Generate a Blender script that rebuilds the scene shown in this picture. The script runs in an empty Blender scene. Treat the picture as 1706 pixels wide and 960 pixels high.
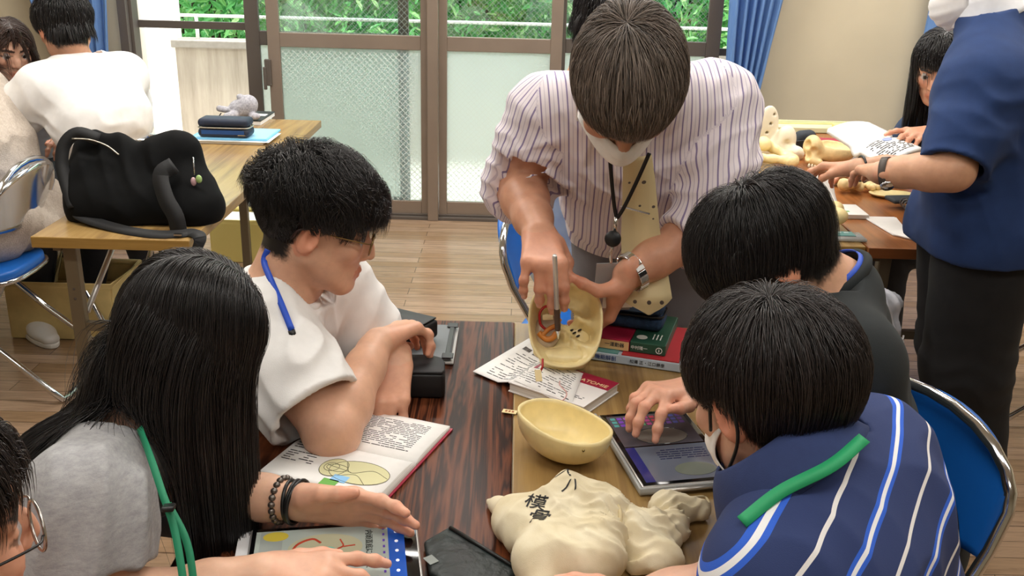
import bpy, bmesh, math, random
import numpy as np
from mathutils import Vector, Matrix, Euler
SC = bpy.context.scene
C = SC.collection
PI = math.pi
rng = np.random.default_rng(7)
random.seed(7)

# ------------------------------------------------------------------ camera
CAM_F, CAM_H, CAM_P, CAM_R = 1620.0, 1.5, math.radians(19.8), math.radians(1.5)
FW = np.array([0, math.cos(CAM_P), -math.sin(CAM_P)])
_u = np.cross([1., 0, 0], FW)
RT = np.array([1., 0, 0]) * math.cos(CAM_R) + _u * math.sin(CAM_R)
UP = np.cross(RT, FW)
cam_d = bpy.data.cameras.new('camera')
cam = bpy.data.objects.new('camera', cam_d)
C.objects.link(cam)
cam.matrix_world = Matrix(((RT[0], UP[0], -FW[0], 0), (RT[1], UP[1], -FW[1], 0), (RT[2], UP[2], -FW[2], CAM_H), (0, 0, 0, 1)))
cam_d.sensor_width = 36.0
cam_d.lens = CAM_F / 1706 * 36.0
cam_d.clip_start = 0.02
SC.camera = cam

# ------------------------------------------------------------------ world, sun, lamps, exposure
W = bpy.data.worlds.new('sky')
SC.world = W
W.use_nodes = True
nt = W.node_tree
bg = nt.nodes['Background']
bg.inputs['Color'].default_value = (0.80, 0.90, 1.0, 1)
bg.inputs['Strength'].default_value = 5.0
sun_d = bpy.data.lights.new('sun', 'SUN')
sun_d.energy = 8
sun_d.angle = math.radians(3)
sun_d.color = (1, 0.95, 0.86)
sun = bpy.data.objects.new('sun', sun_d)
C.objects.link(sun)
sun.rotation_euler = Vector((-0.45, 0.10, -0.95)).to_track_quat('-Z', 'Y').to_euler()
CEIL_Z = 2.75
LAMPS = [(-1.5, 0.6), (0.2, 0.6), (1.9, 0.6), (-1.5, 2.6), (0.2, 2.6), (1.9, 2.6), (-1.5, 4.3), (0.2, 4.3), (1.9, 4.3), (0.2, -1.2)]
LAMP_W = {0.6: 13.0, 2.6: 25.0, 4.3: 32.0, -1.2: 10.0}
SC.view_settings.view_transform = 'Standard'
SC.view_settings.look = 'None'
SC.view_settings.exposure = 0.0
SC.view_settings.gamma = 1.0
SC.view_settings.use_curve_mapping = False
try:
    SC.cycles.use_denoising = True
    SC.cycles.max_bounces = 8
    SC.cycles.transparent_max_bounces = 24
    SC.cycles.sample_clamp_indirect = 6.0
except Exception:
    pass


# ------------------------------------------------------------------ picture point -> place in the room
def ray(px, py):
    return RT * (px - 853) / CAM_F - UP * (py - 480) / CAM_F + FW


def Q(px, py, Z):
    return np.array([0, 0, CAM_H]) + ray(px, py) * Z


def Pz(px, py, z):
    d = ray(px, py)
    return np.array([0, 0, CAM_H]) + d * ((z - CAM_H) / d[2])


def Py(px, py, y):
    d = ray(px, py)
    return np.array([0, 0, CAM_H]) + d * (y / d[1])


def A(*v):
    return np.array(v, float)


def nrm(v):
    v = np.asarray(v, float)
    return v / (np.linalg.norm(v) + 1e-12)


# ------------------------------------------------------------------ materials
def lin(h):
    h = h.lstrip('#')
    r = []
    for i in (0, 2, 4):
        c = int(h[i:i + 2], 16) / 255
        r.append(c / 12.92 if c <= 0.04045 else ((c + 0.055) / 1.055) ** 2.4)
    return tuple(r) + (1,)


class NT:
    """small shader-graph writer"""
    def __init__(s, name):
        s.m = bpy.data.materials.new(name)
        s.m.use_nodes = True
        s.t = s.m.node_tree
        s.b = s.t.nodes['Principled BSDF']
        s.o = s.t.nodes['Material Output']

    def n(s, typ, **kw):
        nd = s.t.nodes.new('ShaderNode' + typ)
        for k, v in kw.items():
            if k.startswith('i_'):
                nd.inputs[k[2:].replace('_', ' ')].default_value = v
            else:
                setattr(nd, k, v)
        return nd

    def l(s, a, b):
        s.t.links.new(a, b)

    def set(s, **kw):
        for k, v in kw.items():
            s.b.inputs[k.replace('_', ' ')].default_value = v
        return s

    def coord(s, scale=(1, 1, 1), kind='Object', rot=(0, 0, 0)):
        tc = s.n('TexCoord')
        mp = s.n('Mapping')
        mp.inputs['Scale'].default_value = scale
        mp.inputs['Rotation'].default_value = rot
        s.l(tc.outputs[kind], mp.inputs[0])
        return mp.outputs[0]

    def noise(s, vec, scale=5, detail=4, rough=0.5, dist=0.0):
        nd = s.n('TexNoise')
        nd.inputs['Scale'].default_value = scale
        nd.inputs['Detail'].default_value = detail
        nd.inputs['Roughness'].default_value = rough
        nd.inputs['Distortion'].default_value = dist
        if vec is not None:
            s.l(vec, nd.inputs['Vector'])
        return nd.outputs['Fac']

    def ramp(s, fac, stops, interp='LINEAR'):
        nd = s.n('ValToRGB')
        cr = nd.color_ramp
        cr.interpolation = interp
        while len(cr.elements) < len(stops):
            cr.elements.new(0.5)
        for e, (p, c) in zip(cr.elements, stops):
            e.position = p
            e.color = c if len(c) == 4 else tuple(c) + (1,)
        s.l(fac, nd.inputs[0])
        return nd.outputs['Color']

    def math(s, op, a, b=None, c=None):
        nd = s.n('Math', operation=op)
        for i, v in enumerate((a, b, c)):
            if v is None:
                continue
            if isinstance(v, (int, float)):
                nd.inputs[i].default_value = v
            else:
                s.l(v, nd.inputs[i])
        return nd.outputs[0]

    def mix(s, fac, a, b, typ='MIX'):
        nd = s.n('MixRGB', blend_type=typ)
        for i, v in zip((0, 1, 2), (fac, a, b)):
            if isinstance(v, (int, float)):
                nd.inputs[i].default_value = v
            elif isinstance(v, tuple):
                nd.inputs[i].default_value = v
            else:
                s.l(v, nd.inputs[i])
        return nd.outputs[0]

    def bump(s, h, strength=0.3, dist=0.002):
        nd = s.n('Bump')
        nd.inputs['Strength'].default_value = strength
        nd.inputs['Distance'].default_value = dist
        s.l(h, nd.inputs['Height'])
        s.l(nd.outputs[0], s.b.inputs['Normal'])
        return nd.outputs[0]

    def base(s, sock):
        s.l(sock, s.b.inputs['Base Color'])
        return s


MATS = {}


def M(name, hexc=None, rough=0.5, metal=0.0, var=0.0, vs=30, bump=0.0, bs=200, **kw):
    """plain procedural material: one colour with a little noise in it"""
    if name in MATS:
        return MATS[name]
    g = NT(name)
    g.set(Roughness=rough, Metallic=metal)
    c = lin(hexc)
    v = g.coord()
    if var:
        f = g.noise(v, vs, 3)
        lo = tuple(x * (1 - var) for x in c[:3])
        hi = tuple(min(1, x * (1 + var)) for x in c[:3])
        g.base(g.ramp(f, [(0.3, lo), (0.7, hi)]))
    else:
        g.b.inputs['Base Color'].default_value = c
    if bump:
        g.bump(g.noise(v, bs, 2), bump, 0.001)
    for k, x in kw.items():
        g.b.inputs[k.replace('_', ' ')].default_value = x
    MATS[name] = g.m
    return g.m


def wood(name, stops, scale, axis='y', rough=0.2, rings=6.0, fine=0.25, bump=0.0):
    if name in MATS:
        return MATS[name]
    g = NT(name)
    sc = {'y': (1, 0.06, 1), 'x': (0.06, 1, 1), 'z': (1, 1, 0.06)}[axis]
    v = g.coord(tuple(q * scale for q in sc))
    warp = g.noise(v, 1.0, 5, 0.55, 1.2)
    w2 = g.math('FRACT', g.math('MULTIPLY', warp, rings))
    w2 = g.math('ABSOLUTE', g.math('SUBTRACT', g.math('MULTIPLY', w2, 2.0), 1.0))
    v2 = g.coord(tuple(q * scale * 9 for q in sc))
    fn = g.noise(v2, 1.0, 4, 0.7)
    f = g.math('ADD', g.math('MULTIPLY', w2, 1 - fine), g.math('MULTIPLY', fn, fine))
    g.base(g.ramp(f, stops))
    g.set(Roughness=rough)
    if bump:
        g.bump(fn, bump, 0.001)
    MATS[name] = g.m
    return g.m


def tex_color(h):
    return lin(h)


# ------------------------------------------------------------------ scene tree
def thing(name, label, cat, loc=(0, 0, 0), group=None, rotz=0.0):
    o = bpy.data.objects.new(name, None)
    C.objects.link(o)
    o.empty_display_size = 0.05
    o.location = loc
    o.rotation_euler = (0, 0, rotz)
    o['label'] = label
    o['category'] = cat
    if group:
        o['group'] = group
    return o


def tag(o, label, cat, group=None, kind=None):
    o['label'] = label
    o['category'] = cat
    if group:
        o['group'] = group
    if kind:
        o['kind'] = kind
    return o


def world_of(o):
    m = Matrix.Translation(o.location) @ o.rotation_euler.to_matrix().to_4x4()
    if o.parent:
        m = world_of(o.parent) @ o.matrix_parent_inverse @ m
    return m


def adopt(o, parent, local=False):
    o.parent = parent
    o.matrix_parent_inverse = Matrix() if local else world_of(parent).inverted()
    return o


def mesh_obj(name, V, F, mat, parent=None, smooth=True, local=False, mats=None, fm=None):
    me = bpy.data.meshes.new(name)
    me.from_pydata([tuple(map(float, v)) for v in V], [], F)
    for m in (mats or [mat]):
        me.materials.append(m)
    if fm is not None:
        me.polygons.foreach_set('material_index', fm)
    me.polygons.foreach_set('use_smooth', [bool(smooth)] * len(me.polygons))
    me.update()
    o = bpy.data.objects.new(name, me)
    C.objects.link(o)
    if parent is not None:
        adopt(o, parent, local)
    return o


def fast_mesh(name, V, F, mat, parent=None, smooth=True):
    """V (n,3) array, F (m,k) int array with k = 3 or 4"""
    V = np.ascontiguousarray(V, np.float32)
    F = np.ascontiguousarray(F, np.int32)
    k = F.shape[1]
    me = bpy.data.meshes.new(name)
    me.vertices.add(len(V))
    me.vertices.foreach_set('co', V.ravel())
    me.loops.add(F.size)
    me.loops.foreach_set('vertex_index', F.ravel())
    me.polygons.add(len(F))
    me.polygons.foreach_set('loop_start', np.arange(0, F.size, k, dtype=np.int32))
    me.polygons.foreach_set('loop_total', np.full(len(F), k, np.int32))
    me.polygons.foreach_set('use_smooth', np.full(len(F), smooth, bool))
    me.materials.append(mat)
    me.update(calc_edges=True)
    me.validate()
    o = bpy.data.objects.new(name, me)
    C.objects.link(o)
    if parent is not None:
        adopt(o, parent)
    return o


def rotz(a):
    c, s = math.cos(a), math.sin(a)
    return np.array([[c, -s, 0], [s, c, 0], [0, 0, 1.]])


def frame(z, x=None):
    """3x3 columns (x,y,z) with z along z, x near x"""
    z = nrm(z)
    if x is None:
        x = A(1, 0, 0) if abs(z[0]) < 0.9 else A(0, 1, 0)
    y = nrm(np.cross(z, x))
    x = np.cross(y, z)
    return np.stack([x, y, z], 1)


class MB:
    """collects shapes into one mesh"""
    def __init__(s):
        s.V, s.F, s.fm = [], [], []
        s.mi = 0

    def add(s, V, F):
        b = len(s.V)
        s.V += [tuple(map(float, v)) for v in V]
        s.F += [tuple(i + b for i in f) for f in F]
        s.fm += [s.mi] * len(F)
        return s

    def box(s, c, d, R=None):
        c, d = np.asarray(c, float), np.asarray(d, float) / 2
        P = np.array([[x, y, z] for x in (-1, 1) for y in (-1, 1) for z in (-1, 1)]) * d
        if R is not None:
            P = P @ np.asarray(R).T
        return s.add(P + c, [(0, 1, 3, 2), (4, 6, 7, 5), (0, 4, 5, 1), (2, 3, 7, 6), (0, 2, 6, 4), (1, 5, 7, 3)])

    def box2(s, lo, hi):
        lo, hi = np.array(lo, float), np.array(hi, float)
        return s.box((lo + hi) / 2, hi - lo)

    def tube(s, pts, r, n=10, close=False, cap=True, flat=None):
        pts = np.array(pts, float)
        m = len(pts)
        rr = np.broadcast_to(np.asarray(r, float), (m,)) if np.ndim(r) < 2 else r
        t = np.gradient(pts, axis=0)
        if close:
            t = np.roll(pts, -1, 0) - np.roll(pts, 1, 0)
        x = None
        V = []
        for i in range(m):
            ti = nrm(t[i])
            if x is None:
                x = frame(ti)[:, 0]
            x = nrm(x - ti * (x @ ti))
            y = np.cross(ti, x)
            for k in range(n):
                a = 2 * PI * k / n
                V.append(pts[i] + (x * math.cos(a) + y * math.sin(a)) * rr[i])
        F = []
        for i in range(m if close else m - 1):
            for k in range(n):
                j = (i + 1) % m
                F.append((i * n + k, i * n + (k + 1) % n, j * n + (k + 1) % n, j * n + k))
        if cap and not close:
            F.append(tuple(range(n))[::-1])
            F.append(tuple((m - 1) * n + k for k in range(n)))
        return s.add(V, F)

    def strip(s, pts, nor, w, th):
        """flat band along pts, face normals nor"""
        pts = np.array(pts, float)
        nor = np.broadcast_to(np.asarray(nor, float), pts.shape)
        ww = np.broadcast_to(np.asarray(w, float), (len(pts),))
        t = np.gradient(pts, axis=0)
        V = []
        for p, tt, nn, w_ in zip(pts, t, nor, ww):
            sd = nrm(np.cross(tt, nn)) * w_ / 2
            n2 = nrm(nn) * th / 2
            V += [p - sd - n2, p + sd - n2, p + sd + n2, p - sd + n2]
        F = []
        for i in range(len(pts) - 1):
            for k in range(4):
                F.append((i * 4 + k, i * 4 + (k + 1) % 4, (i + 1) * 4 + (k + 1) % 4, (i + 1) * 4 + k))
        F += [(3, 2, 1, 0), tuple((len(pts) - 1) * 4 + k for k in range(4))]
        return s.add(V, F)

    def prism(s, poly, z0, z1, R=None, o=(0, 0, 0)):
        n = len(poly)
        P = np.array([[x, y, z0] for x, y in poly] + [[x, y, z1] for x, y in poly], float)
        if R is not None:
            P = P @ np.asarray(R).T
        F = [tuple(range(n))[::-1], tuple(range(n, 2 * n))]
        F += [(i, (i + 1) % n, n + (i + 1) % n, n + i) for i in range(n)]
        return s.add(P + np.asarray(o), F)

    def lathe(s, prof, n=24, R=None, o=(0, 0, 0), sx=1, sy=1):
        V = [[r * math.cos(2 * PI * k / n) * sx, r * math.sin(2 * PI * k / n) * sy, z] for r, z in prof for k in range(n)]
        V = np.array(V)
        if R is not None:
            V = V @ np.asarray(R).T
        F = []
        for i in range(len(prof) - 1):
            for k in range(n):
                F.append((i * n + k, i * n + (k + 1) % n, (i + 1) * n + (k + 1) % n, (i + 1) * n + k))
        return s.add(V + np.asarray(o), F)

    def ell(s, c, r, R=None, nu=16, nv=10):
        V, F = [], []
        for j in range(nv + 1):
            t = PI * j / nv
            for k in range(nu):
                a = 2 * PI * k / nu
                V.append([math.sin(t) * math.cos(a) * r[0], math.sin(t) * math.sin(a) * r[1], math.cos(t) * r[2]])
        V = np.array(V)
        if R is not None:
            V = V @ np.asarray(R).T
        for j in range(nv):
            for k in range(nu):
                F.append((j * nu + k, (j + 1) * nu + k, (j + 1) * nu + (k + 1) % nu, j * nu + (k + 1) % nu))
        return s.add(V + np.asarray(c), F)

    def grid(s, G):
        """G (m,n,3) surface"""
        m, n = len(G), len(G[0])
        V = [p for row in G for p in row]
        F = [(i * n + j, i * n + j + 1, (i + 1) * n + j + 1, (i + 1) * n + j) for i in range(m - 1) for j in range(n - 1)]
        return s.add(V, F)

    def build(s, name, mat, parent=None, smooth=False, bevel=0.0, local=False, seg=2, solid=0.0, subdiv=0):
        mats = mat if isinstance(mat, (list, tuple)) else [mat]
        o = mesh_obj(name, s.V, s.F, None, parent, smooth, local, mats=mats, fm=s.fm)
        if solid:
            md = o.modifiers.new('thick', 'SOLIDIFY')
            md.thickness = solid
            md.offset = 0
        if bevel:
            md = o.modifiers.new('edge', 'BEVEL')
            md.width = bevel
            md.segments = seg
            md.limit_method = 'ANGLE'
        if subdiv:
            md = o.modifiers.new('sub', 'SUBSURF')
            md.levels = md.render_levels = subdiv
        return o


def spline(pts, n=8):
    """Catmull-Rom through pts"""
    p = np.array(pts, float)
    p = np.vstack([2 * p[0] - p[1], p, 2 * p[-1] - p[-2]])
    out = []
    for i in range(1, len(p) - 2):
        for t in np.linspace(0, 1, n, endpoint=False):
            a, b, c, d = p[i - 1], p[i], p[i + 1], p[i + 2]
            out.append(0.5 * (2 * b + (c - a) * t + (2 * a - 5 * b + 4 * c - d) * t * t + (3 * b - a - 3 * c + d) * t ** 3))
    out.append(p[-2])
    return np.array(out)


def struct(o):
    o['kind'] = 'structure'
    return o


def text_mesh(name, txt, mat, origin, xdir, ydir, size, parent=None, depth=0.0003, align='CENTER', bold=0.0):
    """lettering laid on a surface: xdir along the line, ydir up the letters"""
    cu = bpy.data.curves.new(name, 'FONT')
    cu.body = txt
    cu.size = size
    cu.align_x = align
    cu.align_y = 'CENTER'
    cu.extrude = depth
    cu.offset = bold
    cu.resolution_u = 3
    to = bpy.data.objects.new(name, cu)
    C.objects.link(to)
    bpy.context.view_layer.update()
    dg = bpy.context.evaluated_depsgraph_get()
    me = bpy.data.meshes.new_from_object(to.evaluated_get(dg))
    bpy.data.objects.remove(to)
    x = nrm(xdir)
    z = nrm(np.cross(x, ydir))
    y = np.cross(z, x)
    Rm = Matrix(((x[0], y[0], z[0], origin[0]), (x[1], y[1], z[1], origin[1]), (x[2], y[2], z[2], origin[2]), (0, 0, 0, 1)))
    me.transform(Rm)
    me.materials.clear()
    me.materials.append(mat)
    me.name = name
    o = bpy.data.objects.new(name, me)
    C.objects.link(o)
    if parent is not None:
        adopt(o, parent)
    return o


# ------------------------------------------------------------------ smooth bodies: blended limbs meshed as one surface
class Blob:
    def __init__(s):
        s.P = []

    def _add(s, f, c, r, k, op, tg, bone):
        s.P.append(dict(f=f, c=np.asarray(c, float), r=r, k=k, op=op, tag=tg, bone=bone))
        return s

    def cap(s, a, b, ra, rb, k=0.02, op=1, tag='', flat=None):
        a, b = np.array(a, float), np.array(b, float)
        ab = b - a
        L2 = ab @ ab + 1e-12

        def f(P):
            q = P - a
            m = 1.0
            if flat is not None:
                n, fl = nrm(flat[0]), flat[1]
                e = n * (ab @ n)
                t0 = np.clip(q @ ab / L2, 0, 1)
                rel = q - t0[:, None] * ab
                q = q + (rel @ n)[:, None] * n * (1 / fl - 1)
                m = 0.5 + 0.5 * min(fl, 1)
            t = np.clip(q @ ab / L2, 0, 1)
            d = q - t[:, None] * ab
            return (np.sqrt((d * d).sum(1)) - (ra + (rb - ra) * t)) * m
        return s._add(f, (a + b) / 2, math.sqrt(L2) / 2 + max(ra, rb), k, op, tag, (a, b))

    def chain(s, pts, rs, k=0.02, op=1, tag='', flat=None):
        for i in range(len(pts) - 1):
            s.cap(pts[i], pts[i + 1], rs[i], rs[i + 1], k, op, tag, flat)
        return s

    def ell(s, c, r, R=None, k=0.02, op=1, tag='', bone=None):
        c, r = np.array(c, float), np.array(r, float)
        R = np.eye(3) if R is None else np.asarray(R)

        def f(P):
            q = (P - c) @ R
            k0 = np.sqrt(((q / r) ** 2).sum(1)) + 1e-9
            k1 = np.sqrt(((q / (r * r)) ** 2).sum(1)) + 1e-9
            return k0 * (k0 - 1) / k1
        return s._add(f, c, r.max(), k, op, tag, bone)

    def cut(s, c, n, R, k=0.003):
        """remove what lies beyond the plane (c, n) within R of c"""
        c, n = np.array(c, float), nrm(n)

        def f(P):
            q = P - c
            return np.maximum(-(q @ n), np.sqrt((q * q).sum(1)) - R)
        return s._add(f, c, R, k, -1, '', None)

    def mesh(s, h, disp=None, pad=0.02):
        add = [p for p in s.P if p['op'] > 0]
        lo = np.min([p['c'] - p['r'] for p in add], 0) - pad
        hi = np.max([p['c'] + p['r'] for p in add], 0) + pad
        # tighten: bounding spheres are generous for long limbs
        n = 8
        nb = np.ceil((hi - lo) / (h * n)).astype(int)
        gi = np.stack(np.meshgrid(*[np.arange(q) for q in nb], indexing='ij'), -1).reshape(-1, 3)
        ctr = lo + (gi + 0.5) * h * n - h / 2
        Rb = h * n * 0.87
        dm = np.full(len(ctr), 9.0)
        raw = []
        for p in s.P:
            d = p['f'](ctr)
            raw.append(d)
            if p['op'] > 0:
                dm = np.minimum(dm, d)
        keep = np.abs(dm) < 1e9
        dsub = np.full(len(ctr), 9.0)
        for p, d in zip(s.P, raw):
            if p['op'] < 0:
                dsub = np.minimum(dsub, np.abs(d))
        keep = (dm < Rb * 1.5 + 0.05) & ((dm > -(Rb * 1.5 + 0.06)) | (dsub < Rb * 1.5))
        vals = np.full(tuple(nb * n), 1.0, np.float32)
        V8 = vals.reshape(nb[0], n, nb[1], n, nb[2], n)
        inside = (~keep) & (dm < 0)
        gg = gi[inside]
        V8[gg[:, 0], :, gg[:, 1], :, gg[:, 2], :] = -1.0
        ki = np.nonzero(keep)[0]
        off = np.stack(np.meshgrid(*[np.arange(n)] * 3, indexing='ij'), -1).reshape(-1, 3) * h
        for s0 in range(0, len(ki), 3000):
            kk = ki[s0:s0 + 3000]
            base = lo + gi[kk] * h * n
            pts = (base[:, None, :] + off[None]).astype(np.float64)
            D = np.full((len(kk), n ** 3), 9.0)
            for p, d in zip(s.P, raw):
                if p['op'] > 0:
                    sel = np.nonzero(d[kk] < np.maximum(dm[kk], 0) + 2.6 * Rb + p['k'] + 0.01)[0]
                else:
                    sel = np.nonzero(d[kk] < 2.0 * Rb + p['k'])[0]
                if not len(sel):
                    continue
                dv = p['f'](pts[sel].reshape(-1, 3)).reshape(len(sel), -1)
                cur = D[sel]
                k = max(p['k'], 1e-5)
                if p['op'] > 0:
                    hh = np.maximum(k - np.abs(cur - dv), 0) / k
                    D[sel] = np.minimum(cur, dv) - hh * hh * k * 0.25
                else:
                    hh = np.maximum(k - np.abs(cur + dv), 0) / k
                    D[sel] = np.maximum(cur, -dv) + hh * hh * k * 0.25
            if disp is not None:
                D = D - disp(pts.reshape(-1, 3)).reshape(D.shape)
            g = gi[kk]
            V8[g[:, 0], :, g[:, 1], :, g[:, 2], :] = D.reshape(len(kk), n, n, n)
        V, F = surface_nets(vals)
        return lo + V * h, F

    def nearest(s, V, tags=None):
        best = np.full(len(V), 9.0)
        idx = np.zeros(len(V), int)
        for i, p in enumerate(s.P):
            if p['op'] < 0 or (tags and p['tag'] not in tags):
                continue
            d = p['f'](V)
            m = d < best
            best[m] = d[m]
            idx[m] = i
        return idx, best


def surface_nets(v):
    neg = v < 0
    nx, ny, nz = v.shape
    cnt = np.zeros((nx - 1, ny - 1, nz - 1), np.int8)
    cs = [(i, j, k) for i in (0, 1) for j in (0, 1) for k in (0, 1)]
    for i, j, k in cs:
        cnt += neg[i:nx - 1 + i, j:ny - 1 + j, k:nz - 1 + k]
    act = np.argwhere((cnt > 0) & (cnt < 8))
    ids = np.full(cnt.shape, -1, np.int32)
    ids[act[:, 0], act[:, 1], act[:, 2]] = np.arange(len(act))
    cv = np.stack([v[act[:, 0] + i, act[:, 1] + j, act[:, 2] + k] for i, j, k in cs], 1)
    S = np.zeros((len(act), 3))
    N = np.zeros(len(act))
    ca = np.array(cs, float)
    for a in range(8):
        for b in range(a + 1, 8):
            if np.abs(ca[a] - ca[b]).sum() != 1:
                continue
            m = (cv[:, a] < 0) != (cv[:, b] < 0)
            t = cv[m, a] / (cv[m, a] - cv[m, b])
            S[m] += ca[a] + t[:, None] * (ca[b] - ca[a])
            N[m] += 1
    V = act + S / N[:, None]
    F = []
    for ax in range(3):
        o = [0, 0, 0]
        o[ax] = 1
        A0 = neg[:nx - o[0], :ny - o[1], :nz - o[2]]
        A1 = neg[o[0]:, o[1]:, o[2]:]
        e = np.argwhere(A0 != A1)
        b1, b2 = [(1, 2), (2, 0), (0, 1)][ax]
        ok = (e[:, b1] > 0) & (e[:, b2] > 0) & (e[:, b1] < v.shape[b1] - 1) & (e[:, b2] < v.shape[b2] - 1)
        e = e[ok]
        d1, d2 = np.zeros(3, int), np.zeros(3, int)
        d1[b1] = 1
        d2[b2] = 1
        q = np.stack([ids[tuple((e - d1 - d2).T)], ids[tuple((e - d2).T)], ids[tuple(e.T)], ids[tuple((e - d1).T)]], 1)
        fl = ~A0[tuple(e.T)]
        q[fl] = q[fl][:, ::-1]
        F.append(q)
    F = np.vstack(F)
    return V, F[(F >= 0).all(1)]


def set_color(o, col):
    ca = o.data.color_attributes.new('Col', 'FLOAT_COLOR', 'POINT')
    c = np.ones((len(col), 4), np.float32)
    c[:, :3] = col
    ca.data.foreach_set('color', c.ravel())


def set_vec(o, name, v):
    at = o.data.attributes.new(name, 'FLOAT_VECTOR', 'POINT')
    at.data.foreach_set('vector', np.ascontiguousarray(v, np.float32).ravel())


def folds(fields, fine=0.0):
    """cloth folds: (centre, repeat direction, wavelength, radius, height)"""
    def f(P):
        d = np.zeros(len(P))
        for c, a, lam, r, h in fields:
            q = P - np.asarray(c)
            w = np.exp(-(q * q).sum(1) / (r * r))
            a = nrm(a)
            b = nrm(np.cross(a, A(0.3, 0.5, 0.8)))
            ph = 2 * PI * (q @ a) / lam + 1.7 * np.sin(q @ b * 2 * PI / (lam * 2.7) + c[0] * 9) + 0.8 * np.sin((q @ b) * 40 + (q @ a) * 23)
            d += h * w * (np.abs(np.sin(ph * 0.5)) * -2 + 1)
        if fine:
            d += fine * (np.sin(P[:, 0] * 31 + 2 * np.sin(P[:, 2] * 19)) * np.sin(P[:, 2] * 27 + 2 * np.sin(P[:, 1] * 23)))
        return np.maximum(d, -0.0045)
    return f


SKIN = NT('skin')
_c = SKIN.n('Attribute', attribute_name='Col')
_v = SKIN.coord()
_f = SKIN.ramp(SKIN.noise(_v, 38, 4, 0.6), [(0.3, (0.90, 0.87, 0.87)), (0.7, (1.06, 1.05, 1.04))])
SKIN.base(SKIN.mix(1.0, _c.outputs['Color'], _f, 'MULTIPLY'))
SKIN.set(Roughness=0.42)
SKIN.b.inputs['Subsurface Weight'].default_value = 0.12
SKIN.b.inputs['Subsurface Radius'].default_value = (1.0, 0.35, 0.18)
SKIN.b.inputs['Subsurface Scale'].default_value = 0.006
SKIN.b.inputs['Specular IOR Level'].default_value = 0.35
SKIN.bump(SKIN.noise(SKIN.coord(), 420, 2, 0.6), 0.12, 0.0006)
SKIN = SKIN.m


def hand(B, W, d, n, side, curl, thumb, spread=(0.16, 0.03, -0.09, -0.22), s=1.0, k=0.006, fr=1.0):
    """five-fingered hand. W wrist, d to the knuckles, n out of the palm, side = +1 when the thumb lies on cross(d, n)
    curl: 4 x 3 joint bends in degrees (index .. little); thumb: three points in (d, side, n) of the palm"""
    d = nrm(d)
    n = nrm(np.asarray(n, float) - d * (np.asarray(n, float) @ d))
    u = np.cross(d, n) * side
    tips = []
    kx = [0.030, 0.010, -0.010, -0.029]
    kd = [0.091, 0.094, 0.089, 0.079]
    Ls = [(0.042, 0.025, 0.020), (0.046, 0.029, 0.021), (0.043, 0.027, 0.021), (0.033, 0.020, 0.018)]
    rs = [(0.0100, 0.0088, 0.0080, 0.0068), (0.0102, 0.0090, 0.0081, 0.0069), (0.0097, 0.0086, 0.0077, 0.0066), (0.0085, 0.0075, 0.0068, 0.0060)]
    B.cap(W - d * 0.02 * s, W + d * 0.022 * s, 0.024 * s, 0.023 * s, 0.012, flat=(n, 0.74), tag='hand')
    for i in range(4):
        K = W + (d * kd[i] + u * kx[i]) * s
        B.cap(W + (d * 0.012 + u * kx[i] * 0.55) * s, K, 0.0150 * s, 0.0118 * s, 0.014, tag='hand')
        a = spread[i]
        fd = d * math.cos(a) + u * math.sin(a)
        p = K
        th = 0.0
        for j in range(3):
            th += math.radians(curl[i][j])
            q = p + (fd * math.cos(th) + n * math.sin(th)) * Ls[i][j] * s
            B.cap(p, q, rs[i][j] * s * fr, rs[i][j + 1] * s * fr, k if j else 0.009, tag='tip' if j == 2 else 'hand')
            B.P[-1]['dors'] = fd * math.sin(th) - n * math.cos(th)
            if j < 2:
                B.ell(q, [rs[i][j + 1] * 1.06 * s * fr] * 3, None, 0.004, tag='knk')
            p = q
        tips.append(p)
    B.ell(W + (d * 0.035 + u * 0.020 + n * 0.008) * s, np.array([0.030, 0.017, 0.016]) * s, np.stack([d, u, n], 1), 0.014, tag='hand')
    T = [W + (d * t[0] + u * t[1] + n * t[2]) * s for t in thumb]
    rt = [0.0165, 0.0118, 0.0105, 0.0078]
    for j in range(len(T) - 1):
        B.cap(T[j], T[j + 1], rt[j] * s, rt[j + 1] * s, 0.010 if j == 0 else k, tag='tip' if j == len(T) - 2 else 'hand')
        B.P[-1]['dors'] = u * 0.7 - n * 0.7
    tips.append(T[-1])
    return tips


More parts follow.
